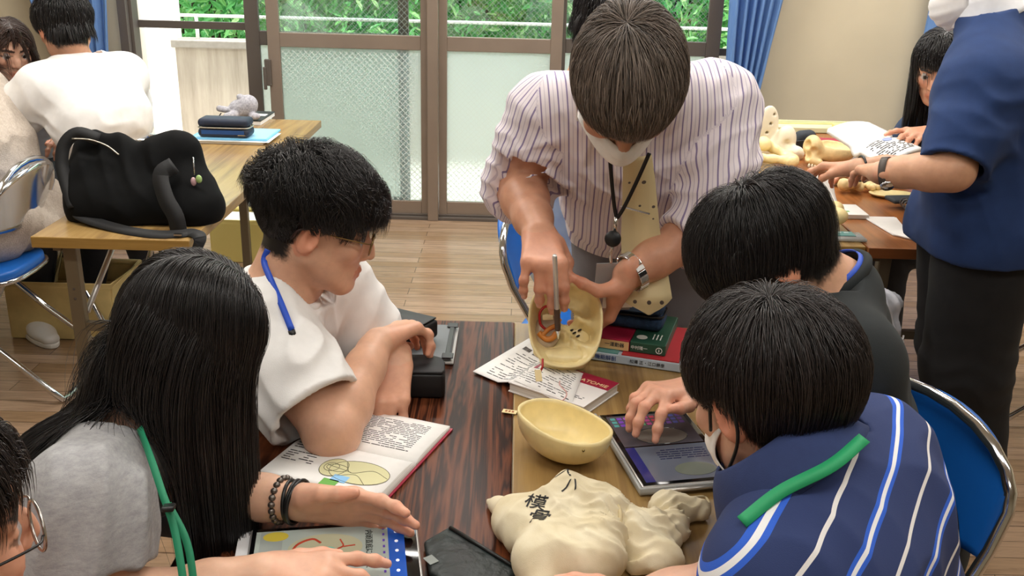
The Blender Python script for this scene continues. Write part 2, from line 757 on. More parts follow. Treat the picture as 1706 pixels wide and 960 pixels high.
def head(B, c, fw, up, s=1.0, ears=True, jaw=1.0, k=0.012):
    """head with a face. c: middle of the head at eye level; returns the local frame (right, forward, up)"""
    fw = nrm(fw)
    up = nrm(np.asarray(up, float) - fw * (np.asarray(up, float) @ fw))
    rt = np.cross(fw, up)
    R = np.stack([rt, fw, up], 1)

    def p(x, y, z):
        return np.asarray(c) + R @ (A(x, y, z) * s)
    B.ell(p(0, -0.014, 0.030), A(0.076, 0.094, 0.083) * s, R, k, tag='skull')
    B.ell(p(0, 0.030, -0.030), A(0.060, 0.058, 0.075) * s, R, 0.03, tag='face')
    for x in (-1, 1):
        B.cap(p(0.060 * x, -0.004, -0.045), p(0.022 * x, 0.062, -0.094), 0.015 * s, 0.015 * s * jaw, 0.03, tag='face')
        B.ell(p(0.044 * x, 0.058, -0.020), A(0.020, 0.018, 0.018) * s, R, 0.02, tag='face')
        B.cap(p(0.012 * x, 0.080, 0.024), p(0.048 * x, 0.066, 0.020), 0.008 * s, 0.007 * s, 0.012, tag='face')
    B.ell(p(0, 0.070, -0.094), A(0.020, 0.018, 0.015) * s, R, 0.02, tag='face')
    B.ell(p(0, 0.068, -0.066), A(0.028, 0.018, 0.020) * s, R, 0.015, tag='face')
    for x in (-1, 1):
        B.ell(p(0.031 * x, 0.088, 0.002), A(0.017, 0.013, 0.010) * s, R, 0.010, -1)
        B.ell(p(0.031 * x, 0.0705, 0.001), A(0.0135, 0.0125, 0.0115) * s, R, 0.003, tag='eye')
        B.cap(p(0.017 * x, 0.077, 0.006), p(0.045 * x, 0.070, 0.005), 0.0052 * s, 0.0048 * s, 0.004, tag='lid')
    B.chain([p(0, 0.078, 0.008), p(0, 0.094, -0.018), p(0, 0.101, -0.031)], [0.0075 * s, 0.0095 * s, 0.0105 * s], 0.012, tag='face')
    for x in (-1, 1):
        B.ell(p(0.0115 * x, 0.088, -0.035), A(0.0085, 0.011, 0.008) * s, R, 0.006, tag='face')
        B.ell(p(0.006 * x, 0.093, -0.0425), A(0.003, 0.005, 0.003) * s, R, 0.002, -1)
    B.chain([p(-0.024, 0.078, -0.066), p(-0.006, 0.0885, -0.0615), p(0.006, 0.0885, -0.0615), p(0.024, 0.078, -0.066)],
            [0.003 * s, 0.0055 * s, 0.0055 * s, 0.003 * s], 0.004, tag='lip')
    B.chain([p(-0.022, 0.077, -0.068), p(0, 0.0865, -0.0725), p(0.022, 0.077, -0.068)], [0.003 * s, 0.0065 * s, 0.003 * s], 0.004, tag='lip')
    if ears:
        for x in (-1, 1):
            e = nrm(rt * x * 0.92 - fw * 0.40)
            Re = np.stack([e, nrm(fw * 0.92 + rt * x * 0.40), up], 1)
            Re = Re @ np.array([[1, 0, 0], [0, math.cos(0.2), math.sin(0.2)], [0, -math.sin(0.2), math.cos(0.2)]])
            B.ell(p(0.079 * x, -0.016, -0.006), A(0.0075, 0.019, 0.032) * s, Re, 0.008, tag='ear')
            B.ell(p(0.0875 * x, -0.009, -0.004), A(0.0065, 0.0105, 0.019) * s, Re, 0.005, -1)
            B.ell(p(0.078 * x, -0.004, -0.010), A(0.005, 0.005, 0.009) * s, Re, 0.004, tag='ear')
    return R, p


def skin_colors(B, V, base, R=None, c=None, hairline=None, haircol=(0.012, 0.010, 0.010), s=1.0, brow=True):
    base = np.array(lin(base)[:3])
    idx, _ = B.nearest(V)
    col = np.repeat(base[None], len(V), 0)
    tags = np.array([p['tag'] for p in B.P])[idx]
    col[np.isin(tags, ['hand', 'knk', 'tip'])] = base * A(1.02, 0.94, 0.93)
    col[tags == 'knk'] = base * A(1.0, 0.86, 0.84)
    for i, p in enumerate(B.P):
        if p['tag'] == 'tip' and 'dors' in p:
            a, b = p['bone']
            m = idx == i
            if m.any():
                ax = nrm(b - a)
                q = V[m] - b
                L = np.linalg.norm(b - a)
                al = q @ ax
                dd = (q @ nrm(p['dors'])) / (np.linalg.norm(q - np.outer(al, ax), axis=1) + 1e-6)
                cc = col[m]
                cc[:] = base * A(1.04, 0.86, 0.83)
                nail = (dd > 0.72) & (al > -0.011) & (al < 0.006)
                cc[nail] = base * A(1.12, 0.98, 0.98) + 0.03
                col[m] = cc
    if R is not None:
        q = (V - np.asarray(c)) @ R / s
        near = (q * q).sum(1) < 0.16 ** 2
        near &= q[:, 2] > -0.13
        x, y, z = q.T
        lip = near & (tags == 'lip') & (np.abs(x) < 0.027)
        col[lip] = base * A(0.90, 0.66, 0.63)
        col[near & (tags == 'ear')] = base * A(1.05, 0.80, 0.75)
        ch = near & (y > 0.03) & (z < 0.0) & (z > -0.06) & ~lip
        w = np.exp(-(((np.abs(x[ch]) - 0.04) / 0.025) ** 2 + ((z[ch] + 0.025) / 0.025) ** 2))[:, None]
        col[ch] *= 1 - w * A(0.0, 0.12, 0.12)
        ey = near & (tags == 'eye')
        col[ey] = (0.52, 0.48, 0.46)
        ir = ey & ((np.abs(x) - 0.031) ** 2 + (z + 0.001) ** 2 < 0.0072 ** 2)
        col[ir] = (0.015, 0.010, 0.008)
        if brow:
            b = near & (y > 0.045) & (np.abs(np.abs(x) - 0.031) < 0.022) & (np.abs(z - 0.024 + 0.10 * np.abs(np.abs(x) - 0.034)) < 0.0048)
            col[b] = np.array(haircol) * 2 + 0.01
        lid = near & (tags == 'lid') & (z < 0.0045)
        col[lid] = base * 0.35
        if hairline is not None:
            rr = np.random.default_rng(3)
            fr_ = np.zeros(len(V))
            for _ in range(12):
                j = rr.normal(size=(3, len(V))) * 0.0035
                fr_ += hairline(x + j[0], y + j[1], z + j[2])
            fr_ = (fr_ / 12 * (near & (tags != 'ear')))[:, None]
            col = col * (1 - fr_) + np.array(haircol) * fr_
    return col


# ------------------------------------------------------------------ hair: combed locks over the skull
def hair_mat(name, dark, light, rough=0.36, spec=0.5):
    g = NT(name)
    c = g.n('Attribute', attribute_name='Col')
    r = g.ramp(c.outputs['Fac'], [(0.0, dark), (1.0, light)])
    g.base(r)
    g.set(Roughness=rough)
    g.b.inputs['Specular IOR Level'].default_value = spec
    return g.m


def std_hairline(x, y, z):
    """where hair grows on a short-haired head (local metres, eye level = 0)"""
    ax = np.abs(x)
    front = y - (0.052 + 0.1 * (0.05 - z))
    hl = np.where(y > 0.02, z > 0.058 - 0.0 * ax, np.where(y > -0.015, z > 0.012, z > -0.045 + np.clip(y + 0.09, 0, 1) * 0.2))
    return hl


def trim(side, back, front, extra=0.015):
    """lock lengths that end on a cutting line: heights at the ears, the nape and the brow"""
    def f(x, y, z):
        wb = np.clip((-y - 0.035) / 0.03, 0, 1)
        wf = np.clip((y - 0.015) / 0.03, 0, 1)
        zb = side + (back - side) * wb + (front - side) * wf
        e = np.arctan2(z - 0.03, np.hypot(x, y + 0.014))
        eb = np.arctan2(zb - 0.03, 0.086)
        return np.maximum(0.100 * (e - eb), 0.0) + extra
    return f


def hair(name, mat, parent, c, R, n, length, s=1.0, hairline=std_hairline, crown=(0.0, -0.055, 0.105), grav=0.25, lift=0.012, comb=None,
         steps=12, width=0.0016, guides=240, noise=0.12, curlh=0.0, collide=None, clump=0.6, seed=1, k0=(0, -0.014, 0.030), kr=(0.076, 0.094, 0.083),
         stick=0.35, frizz=0.0, stickz=-0.01, lenvar=(0.86, 1.06), loose=0.25, liftf=lambda x, y, z: np.clip(0.3 + (z + 0.02) / 0.08 * 0.7, 0.3, 1)):
    """length(x,y,z) -> lock length per root; comb(x,y,z) -> extra local direction"""
    r = np.random.default_rng(seed)
    k0, kr = A(*k0) * s, A(*kr) * s

    def roots(m):
        out = []
        while sum(map(len, out)) < m:
            d = r.normal(size=(m * 2, 3))
            d /= np.linalg.norm(d, axis=1)[:, None]
            q = k0 + kr * d
            ok = hairline(*(q / s).T)
            out.append(q[ok])
        return np.vstack(out)[:m]
    cr = A(*crown) * s
    gl = R.T @ A(0, 0, -1)

    def grow(q):
        L = length(*(q / s).T) * s * r.uniform(*lenvar, len(q))
        lay = r.uniform(0.05, 1, len(q)) ** 0.8 * liftf(*(q / s).T)
        nn = (q - k0) / kr ** 2
        nn /= np.linalg.norm(nn, axis=1)[:, None]
        fl = q - cr
        fl -= nn * (fl * nn).sum(1)[:, None]
        fl /= np.linalg.norm(fl, axis=1)[:, None] + 1e-6
        if comb is not None:
            fl = fl + comb(*(q / s).T)
        d = fl + nn * loose + r.normal(size=q.shape) * noise
        d /= np.linalg.norm(d, axis=1)[:, None]
        path = [q.copy()]
        p = q.copy()
        ph = r.uniform(0, 2 * PI, (len(q), 1))
        ax1 = r.normal(size=q.shape)
        ax1 /= np.linalg.norm(ax1, axis=1)[:, None]
        for i in range(steps):
            t = (i + 1) / steps
            d = d + gl * grav * (0.5 + t) + ax1 * curlh * np.cos(ph + t * 7)
            d /= np.linalg.norm(d, axis=1)[:, None]
            p = p + d * (L / steps)[:, None]
            e = (p - k0) / kr
            lev = np.linalg.norm(e, axis=1)
            want = 1 + (0.0045 + lift * lay * min(1, t * 4)) * s / kr.min()
            m = lev < want
            p[m] = k0 + (e[m] / lev[m][:, None]) * want[m][:, None] * kr
            if stick < 1:
                m2 = (lev > want) & (p[:, 2] / s > stickz)
                tgt = k0 + (e / lev[:, None]) * want[:, None] * kr
                p[m2] += (tgt[m2] - p[m2]) * (1 - stick)
            if collide is not None:
                p = collide(p @ R.T + c, lay)
                p = (p - c) @ R
            d2 = p - path[-1]
            d = d2 / (np.linalg.norm(d2, axis=1)[:, None] + 1e-9)
            path.append(p.copy())
        Z = np.stack(path, 1)
        for _ in range(2):
            Z[:, 1:-1] = 0.25 * Z[:, :-2] + 0.5 * Z[:, 1:-1] + 0.25 * Z[:, 2:]
        return Z
    g = roots(guides)
    G = grow(g)
    q = roots(n)
    near = np.empty(n, int)
    for i in range(0, n, 2000):
        near[i:i + 2000] = ((q[i:i + 2000, None] - g[None]) ** 2).sum(2).argmin(1)
    own = grow(q)
    t = np.linspace(0, 1, steps + 1)[None, :, None]
    cl = r.uniform(0.5, 1.0, n)[:, None, None] * clump
    Pth = own * (1 - cl * t) + (G[near] + (q - g[near])[:, None] * (1 - 0.75 * t)) * cl * t
    if frizz:
        Pth = Pth + r.normal(size=(n, 1, 3)) * frizz * t ** 1.5 + r.normal(size=Pth.shape) * frizz * 0.15 * t
    # three-sided tapering locks
    T = np.gradient(Pth, axis=1)
    T /= np.linalg.norm(T, axis=2)[..., None] + 1e-9
    nn = Pth - k0
    a = np.cross(T, nn)
    a /= np.linalg.norm(a, axis=2)[..., None] + 1e-9
    b = np.cross(a, T)
    tt = np.linspace(0, 1, steps + 1)
    w = width * s * (1 - 0.93 * tt ** 2.5)[None, :, None] * r.uniform(0.6, 1.25, n)[:, None, None]
    ring = np.stack([Pth + a * w, Pth + b * w * 0.6, Pth - a * w], 2)
    V = (ring.reshape(-1, 3)) @ R.T + c
    m = steps + 1
    i0 = (np.arange(n)[:, None, None] * m + np.arange(steps)[None, :, None]) * 3
    j = np.arange(3)[None, None, :]
    j2 = (j + 1) % 3
    F = np.stack([i0 + j, i0 + j2, i0 + 3 + j2, i0 + 3 + j], -1).reshape(-1, 4)
    o = fast_mesh(name, V, F, mat, parent, True)
    shade = np.repeat(np.clip(r.normal(0.4, 0.22, n), 0, 1), m * 3)
    set_color(o, np.repeat(shade[:, None], 3, 1))
    return o


# ------------------------------------------------------------------ palette
chrome = M('chrome', '#d8dadc', 0.12, 1.0)
steel = M('brushed_steel', '#d4d3d0', 0.34, 0.7)
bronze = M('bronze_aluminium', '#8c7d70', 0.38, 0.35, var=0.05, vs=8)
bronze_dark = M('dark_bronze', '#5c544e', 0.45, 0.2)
legpaint = M('brown_leg_paint', '#756955', 0.42, 0.3)
black_plastic = M('black_plastic', '#141516', 0.4)
paper = M('paper', '#f2f1ee', 0.75, var=0.02, vs=60)
ink = M('ink', '#3a3a3e', 0.8)
bone = M('bone_plastic', '#eedba0', 0.34, var=0.07, vs=45)
bone2 = M('bone_plastic_tan', '#dcc089', 0.45, var=0.12, vs=60)
blue_vinyl = M('blue_vinyl', '#1261b8', 0.38, var=0.05, vs=10, bump=0.05)
black_cloth = M('black_cloth', '#08090a', 0.9, var=0.2, vs=40, bump=0.3, bs=900, Specular_IOR_Level=0.2)
rosewood = wood('rosewood', [(0.0, lin('#100705')), (0.36, lin('#2f160d')), (0.60, lin('#60341f')), (1.0, lin('#80492e'))], 9.0, 'y', 0.30, 12.0, 0.55)
rosewood.node_tree.nodes['Principled BSDF'].inputs['Specular IOR Level'].default_value = 0.15
oak = wood('oak_laminate', [(0.0, lin('#5f4826')), (0.3, lin('#856840')), (0.7, lin('#a28350')), (1.0, lin('#b19363'))], 7.0, 'y', 0.27, 4.0, 0.55)
oak_x = wood('oak_edge', [(0.0, lin('#6d5024')), (0.4, lin('#9a773c')), (1.0, lin('#c09a56'))], 9.0, 'x', 0.3, 4.0, 0.6)
teak = wood('reddish_laminate', [(0.0, lin('#7a4a26')), (0.5, lin('#a5683a')), (1.0, lin('#bb7d49'))], 5.0, 'y', 0.22, 3.0, 0.5)
teak_x = wood('reddish_edge', [(0.0, lin('#6e3d1e')), (1.0, lin('#a4663a'))], 7.0, 'x', 0.3, 3.0, 0.5)

# ------------------------------------------------------------------ room shell
g = NT('floor_planks')
tc = g.n('TexCoord')
br = g.n('TexBrick')
br.offset = 0.37
br.inputs['Scale'].default_value = 1.0
br.inputs['Brick Width'].default_value = 1.25
br.inputs['Row Height'].default_value = 0.075
br.inputs['Mortar Size'].default_value = 0.0011
br.inputs['Color1'].default_value = lin('#92775a')
br.inputs['Color2'].default_value = lin('#a88f78')
br.inputs['Mortar'].default_value = lin('#3d2a1c')
g.l(tc.outputs['Object'], br.inputs['Vector'])
mp = g.n('Mapping')
mp.inputs['Scale'].default_value = (2.2, 26, 1)
g.l(tc.outputs['Object'], mp.inputs[0])
f1 = g.noise(mp.outputs[0], 1.4, 6, 0.65, 1.5)
gr = g.ramp(f1, [(0.25, (0.52, 0.47, 0.44)), (0.5, (0.85, 0.82, 0.8)), (0.8, (1.12, 1.08, 1.05))])
g.base(g.mix(1.0, br.outputs['Color'], gr, 'MULTIPLY'))
g.set(Roughness=0.22)
g.bump(f1, 0.05, 0.002)
FLOOR = g.m
struct(MB().box2((-4, -3.5, -0.1), (4, 5.42, 0)).build('floor', FLOOR))

wallm = M('wall_paint', '#cabfa6', 0.85, var=0.06, vs=2.5, bump=0.25, bs=160)
ceilm = M('ceiling_paint', '#e6e3da', 0.9)
whitewall = M('sunlit_render', '#efece6', 0.9, var=0.03, vs=6)
WX0, WX1 = -2.10, 1.26
b = MB()
b.box2((-4, 5.3, 0), (WX0, 5.42, CEIL_Z)).box2((WX1, 5.3, 0), (4, 5.42, CEIL_Z)).box2((WX0, 5.3, 2.25), (WX1, 5.42, CEIL_Z))
struct(b.build('wall_back', wallm))
struct(MB().box2((-4.1, -3.5, 0), (-4, 5.42, CEIL_Z)).build('wall_left', wallm))
struct(MB().box2((4, -3.5, 0), (4.1, 5.42, CEIL_Z)).build('wall_right', wallm))
struct(MB().box2((-4, -3.6, 0), (4, -3.5, CEIL_Z)).build('wall_front', wallm))
struct(MB().box2((-4, -3.5, CEIL_Z), (4, 5.42, CEIL_Z + 0.1)).build('ceiling', ceilm))
lampm = NT('lamp_tube')
lampm.b.inputs['Emission Color'].default_value = (1, 0.97, 0.92, 1)
lampm.b.inputs['Emission Strength'].default_value = 3.0
for i, (x, y) in enumerate(LAMPS):
    t = thing('ceiling_lamp', 'white fluorescent ceiling lamp above the classroom tables', 'lamp', (x, y, CEIL_Z), 'ceiling lamps')
    MB().box2((x - 0.62, y - 0.1, CEIL_Z - 0.05), (x + 0.62, y + 0.1, CEIL_Z - 0.002)).build('housing', ceilm, t, bevel=0.01)
    MB().box2((x - 0.6, y - 0.08, CEIL_Z - 0.058), (x + 0.6, y + 0.08, CEIL_Z - 0.051)).build('tube', lampm.m, t)
    ld = bpy.data.lights.new('lamp_light', 'AREA')
    ld.shape = 'RECTANGLE'
    ld.size, ld.size_y = 1.25, 0.3
    ld.energy = LAMP_W[y]
    ld.color = (1, 0.96, 0.90)
    lo = bpy.data.objects.new('lamp_light', ld)
    C.objects.link(lo)
    lo.location = (x, y, CEIL_Z - 0.075)
    adopt(lo, t)

# ---- window: sliding sashes with wired glass
def wired(name, frosted):
    g = NT(name)
    tc = g.n('TexCoord')
    sp = g.n('SeparateXYZ')
    g.l(tc.outputs['Object'], sp.inputs[0])
    lines = []
    for sx in (1, -1):
        v = g.math('MULTIPLY', g.math('ADD', g.math('MULTIPLY', sp.outputs[0], sx * 1.0), g.math('MULTIPLY', sp.outputs[2], 1.0)), 1 / 0.031)
        lines.append(g.math('LESS_THAN', g.math('ABSOLUTE', g.math('SUBTRACT', g.math('FRACT', v), 0.5)), 0.055))
    wire = g.math('MAXIMUM', lines[0], lines[1])
    if frosted:
        g.set(Roughness=0.30, IOR=1.18)
        g.b.inputs['Transmission Weight'].default_value = 1.0
        g.b.inputs['Base Color'].default_value = (0.80, 0.87, 0.84, 1)
        g.bump(g.noise(g.coord(), 170, 2), 0.35, 0.002)
        tr = g.n('BsdfTranslucent')
        tr.inputs[0].default_value = (0.66, 0.73, 0.70, 1)
        mx0 = g.n('MixShader')
        mx0.inputs[0].default_value = 0.35
        g.l(g.b.outputs[0], mx0.inputs[1])
        g.l(tr.outputs[0], mx0.inputs[2])
        body = mx0.outputs[0]
    else:
        tp = g.n('BsdfTransparent')
        tp.inputs[0].default_value = (0.93, 0.97, 0.95, 1)
        gl = g.n('BsdfGlossy')
        gl.inputs['Roughness'].default_value = 0.03
        mx0 = g.n('MixShader')
        mx0.inputs[0].default_value = 0.07
        g.l(tp.outputs[0], mx0.inputs[1])
        g.l(gl.outputs[0], mx0.inputs[2])
        body = mx0.outputs[0]
    wb = g.n('BsdfDiffuse')
    wb.inputs[0].default_value = lin('#e6ece8') if frosted else lin('#98a8a2')
    mx = g.n('MixShader')
    g.l(g.math('MULTIPLY', wire, 0.85 if frosted else 0.40), mx.inputs[0])
    g.l(body, mx.inputs[1])
    g.l(wb.outputs[0], mx.inputs[2])
    g.l(mx.outputs[0], g.o.inputs['Surface'])
    return g.m


glass_clear = wired('wired_clear_glass', False)
glass_frost = wired('wired_frosted_glass', True)


def X(px, y=5.3):
    return float(Py(px, 66, y)[0])


def sash(n, x0, x1, wl, wr, y, rail=(0.925, 1.0), top=2.2, bot=0.10, mat=None):
    mat = mat or bronze
    t = bpy.data.objects.new('window_%d' % n, None)
    C.objects.link(t)
    t.location = ((x0 + x1) / 2, y, 0.03)
    t['kind'] = 'structure'
    d = 0.028
    for a, c in ((x0, x0 + wl), (x1 - wr, x1)):
        MB().box2((a, y - d / 2, 0.02), (c, y + d / 2, top)).build('stile', mat, t, bevel=0.003)
    MB().box2((x0 + wl, y - d / 2, 0.02), (x1 - wr, y + d / 2, bot)).build('bottom_rail', mat, t, bevel=0.003)
    MB().box2((x0 + wl, y - d / 2, rail[0]), (x1 - wr, y + d / 2, rail[1])).build('middle_rail', mat, t, bevel=0.003)
    MB().box2((x0 + wl, y - d / 2, top - 0.06), (x1 - wr, y + d / 2, top)).build('top_rail', mat, t, bevel=0.003)
    MB().box2((x0 + wl, y - 0.003, rail[1]), (x1 - wr, y + 0.003, top - 0.06)).build('upper_pane', glass_clear, t)
    MB().box2((x0 + wl, y - 0.003, bot), (x1 - wr, y + 0.003, rail[0])).build('lower_pane', glass_frost, t)
    return t


sb = sash(1, X(446), X(714), 0.066, 0.042, 5.30)
b = MB().box2((X(447) - 0.022, 5.268, 0.72), (X(447) + 0.012, 5.286, 0.86))
b.box2((X(447) - 0.03, 5.262, 0.70), (X(447) - 0.012, 5.272, 0.82)).build('latch', bronze_dark, sb, bevel=0.004)
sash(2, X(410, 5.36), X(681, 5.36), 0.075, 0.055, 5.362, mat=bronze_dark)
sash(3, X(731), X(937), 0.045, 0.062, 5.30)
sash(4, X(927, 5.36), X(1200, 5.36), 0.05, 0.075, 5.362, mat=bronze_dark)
b = MB().box2((X(713), 5.235, 0.0), (X(731), 5.29, 2.25))
struct(b.build('trim_1', bronze, bevel=0.004))
b = MB().box2((WX0, 5.25, 0), (WX0 + 0.045, 5.42, 2.25)).box2((WX0 + 0.045, 5.29, 0), (WX0 + 0.062, 5.33, 2.25)).box2((WX1 - 0.03, 5.25, 0), (WX1, 5.42, 2.25))
b.box2((WX0, 5.25, 2.2), (WX1, 5.42, 2.25)).box2((WX0, 5.25, -0.02), (WX1, 5.42, 0.018)).box2((WX0, 5.275, 0.018), (WX1, 5.28, 0.03))
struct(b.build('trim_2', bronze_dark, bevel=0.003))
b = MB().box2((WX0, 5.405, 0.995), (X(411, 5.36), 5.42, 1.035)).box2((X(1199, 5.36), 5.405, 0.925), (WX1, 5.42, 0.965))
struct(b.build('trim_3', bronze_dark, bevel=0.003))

# ---- balcony and greenery beyond
conc = NT('balcony_concrete')
v = conc.coord((3, 3, 0.25))
st = conc.ramp(conc.noise(v, 5, 5, 0.7), [(0.3, lin('#8d8377')), (0.55, lin('#a79d91')), (0.8, lin('#b6ada1'))])
conc.base(st).set(Roughness=0.9)
conc = conc.m
PX0 = -2.33
PYN = 6.75
PTOP = float(Py(300, 66, PYN)[2])
struct(MB().box2((-4.5, 5.42, -0.06), (4.5, 9.0, -0.02)).build('balcony_ground', M('balcony_floor', '#d6d2c8', 0.9, var=0.06, vs=5)))
struct(MB().box2((PX0, PYN, -0.02), (4.5, PYN + 0.15, PTOP - 0.05)).build('wall_balcony', conc))
struct(MB().box2((PX0 - 0.02, PYN - 0.03, PTOP - 0.05), (4.5, PYN + 0.18, PTOP)).build('trim_4', M('parapet_cap', '#8d8780', 0.8, var=0.1), bevel=0.006))
b = MB().box2((PX0 - 0.25, 5.42, -0.02), (PX0 - 0.1, 6.75, 2.6)).box2((PX0 - 0.6, 6.75, -0.02), (PX0, 6.9, 2.6))
struct(b.build('wall_outside', whitewall))
b = MB().tube([(PX0 - 0.06, 6.3, 0), (PX0 - 0.06, 6.3, 2.6)], 0.03, 14)
tag(b.build('drainpipe', M('pipe_paint', '#cfc4bb', 0.6), smooth=True), 'pale drainpipe running up the white balcony wall outside', 'pipe')
rt_ = thing('handrail', 'thin white metal handrail above the concrete balcony wall', 'railing', (0, PYN + 0.08, PTOP))
rz = float(Py(330, 27, PYN)[2])
MB().tube([(PX0 + 0.02, PYN + 0.06, rz), (4.4, PYN + 0.06, rz)], 0.011, 8).build('bar', M('white_rail', '#e8e8e6', 0.4), rt_, True)
for x in (PX0 + 0.14, 2.1, 3.5):
    MB().tube([(x, PYN + 0.06, PTOP - 0.01), (x, PYN + 0.06, rz)], 0.013, 8).build('post', M('white_rail'), rt_, True)
for x in (X(992, 6.2),):
    tag(MB().box2((x - 0.035, 6.2, -0.02), (x + 0.035, 6.26, 2.6)).build('balcony_post', bronze_dark), 'dark metal post standing out on the balcony behind the glass', 'post')


def leaf_mass(name, mat, n, lo, hi, size, seed, parent=None):
    r = np.random.default_rng(seed)
    p = r.uniform(lo, hi, (n, 3))
    p[:, 1] += 0.2 * np.sin(p[:, 0] * 2.3 + 1) * np.sin(p[:, 2] * 3.1)
    ax = r.normal(size=(n, 3)) + A(0, -0.5, -0.5)
    ax /= np.linalg.norm(ax, axis=1)[:, None]
    nn = r.normal(size=(n, 3)) + A(0, -0.9, 0.9)
    sd = np.cross(ax, nn)
    sd /= np.linalg.norm(sd, axis=1)[:, None]
    nn = np.cross(sd, ax)
    L = (r.uniform(0.6, 1.3, n) * size)[:, None]
    w = L * 0.15
    V = np.stack([p, p + ax * L * 0.35 + sd * w + nn * w * 0.5, p + ax * L * 0.75 + sd * w * 0.75 + nn * w * 0.3, p + ax * L - nn * L * 0.1,
                  p + ax * L * 0.75 - sd * w * 0.75 + nn * w * 0.3, p + ax * L * 0.35 - sd * w + nn * w * 0.5], 1).reshape(-1, 3)
    i = np.arange(n)[:, None] * 6
    F = np.vstack([i + A(0, 1, 2, 3).astype(int), i + A(0, 3, 4, 5).astype(int)])
    o = fast_mesh(name, V, F, mat, parent, False)
    c = np.repeat(r.uniform(0, 1, n), 6)
    set_color(o, np.repeat(c[:, None], 3, 1))
    return o


lf = NT('leaves')
at = lf.n('Attribute', attribute_name='Col')
lc = lf.ramp(at.outputs['Fac'], [(0, lin('#4f9a58')), (0.45, lin('#79bf74')), (0.8, lin('#a5d98c')), (1, lin('#d6efb4'))])
lf.base(lc).set(Roughness=0.45)
tl = lf.n('BsdfTranslucent')
lf.l(lc, tl.inputs[0])
mxs = lf.n('MixShader')
mxs.inputs[0].default_value = 0.35
lf.l(lf.b.outputs[0], mxs.inputs[1])
lf.l(tl.outputs[0], mxs.inputs[2])
lf.l(mxs.outputs[0], lf.o.inputs['Surface'])
hd = thing('hedge', 'dense leafy green hedge beyond the white handrail outside', 'hedge', (0, 8.0, 0))
hd['kind'] = 'stuff'
o = leaf_mass('foliage', lf.m, 26000, (-3.2, 7.45, 0.0), (3.4, 8.2, 2.5), 0.11, 5, hd)
o['kind'] = 'stuff'
o = MB()
for i in range(40):
    x = random.uniform(-3.2, 3.4)
    o.tube(spline([(x, 8.0, -0.02), (x + random.uniform(-.2, .2), 8.05, 1.2), (x + random.uniform(-.5, .5), 8.0, 2.5)], 4), 0.015, 5)
o = o.build('branches', M('bark', '#4a3b2a', 0.9), hd, True)
o['kind'] = 'stuff'
struct(MB().box2((-4.5, 8.85, -0.05), (4.5, 8.95, 2.6)).build('hedge_backing', M('backing_green', '#5c8f58', 0.95, var=0.4, vs=4)))  # upright green panel added as a backing behind the hedge leaves

# ---- curtains
cur = NT('blue_curtain')
cur.base(cur.ramp(cur.noise(cur.coord((200, 200, 20)), 1, 2), [(0.3, lin('#7099d2')), (0.7, lin('#82aade'))])).set(Roughness=0.85)
tl = cur.n('BsdfTranslucent')
tl.inputs[0].default_value = lin('#7fa6d8')
mxs = cur.n('MixShader')
mxs.inputs[0].default_value = 0.4
cur.l(cur.b.outputs[0], mxs.inputs[1])
cur.l(tl.outputs[0], mxs.inputs[2])
cur.l(mxs.outputs[0], cur.o.inputs['Surface'])


def curtain(label, prof, y, nf, amp=0.035, ph=0.0):
    """prof: (z, x left, x right) from top to bottom"""
    zs = np.linspace(prof[0][0], prof[-1][0], 26)
    pz = np.array([p[0] for p in prof])[::-1]
    l = np.interp(zs, pz, np.array([p[1] for p in prof])[::-1])
    r = np.interp(zs, pz, np.array([p[2] for p in prof])[::-1])
    U = np.linspace(0, 1, nf * 10 + 1)
    G = []
    for z, a, c in zip(zs, l, r):
        row = []
        for u in U:
            w = 2 * PI * nf * u + ph + 0.5 * math.sin(u * 9 + z)
            row.append((a + (c - a) * u + 0.012 * math.sin(2 * w), y + amp * (math.sin(w) + 0.3 * math.sin(2.1 * w + z * 0.7)), z))
        G.append(row)
    o = MB().grid(G).build('curtain', cur.m, None, True, solid=0.002)
    return tag(o, label, 'curtain')


curtain('blue curtain gathered left of the open glass door', [(2.3, -2.62, -2.10), (1.2, -2.55, -2.10), (0.75, -2.42, -2.14), (0.1, -2.45, -2.14)], 5.18, 7)
curtain('blue curtain tied back right of the window, behind the striped shirt', [(2.3, 1.07, 1.62), (1.24, 1.07, 1.335), (0.62, 1.10, 1.24), (0.1, 1.08, 1.30)], 5.16, 6)
curtain('blue curtain behind the black-haired girl at the right', [(2.3, 2.10, 2.75), (1.24, 2.10, 2.70), (0.5, 2.06, 2.6), (0.1, 2.06, 2.6)], 5.16, 7, 0.04, 1.0)


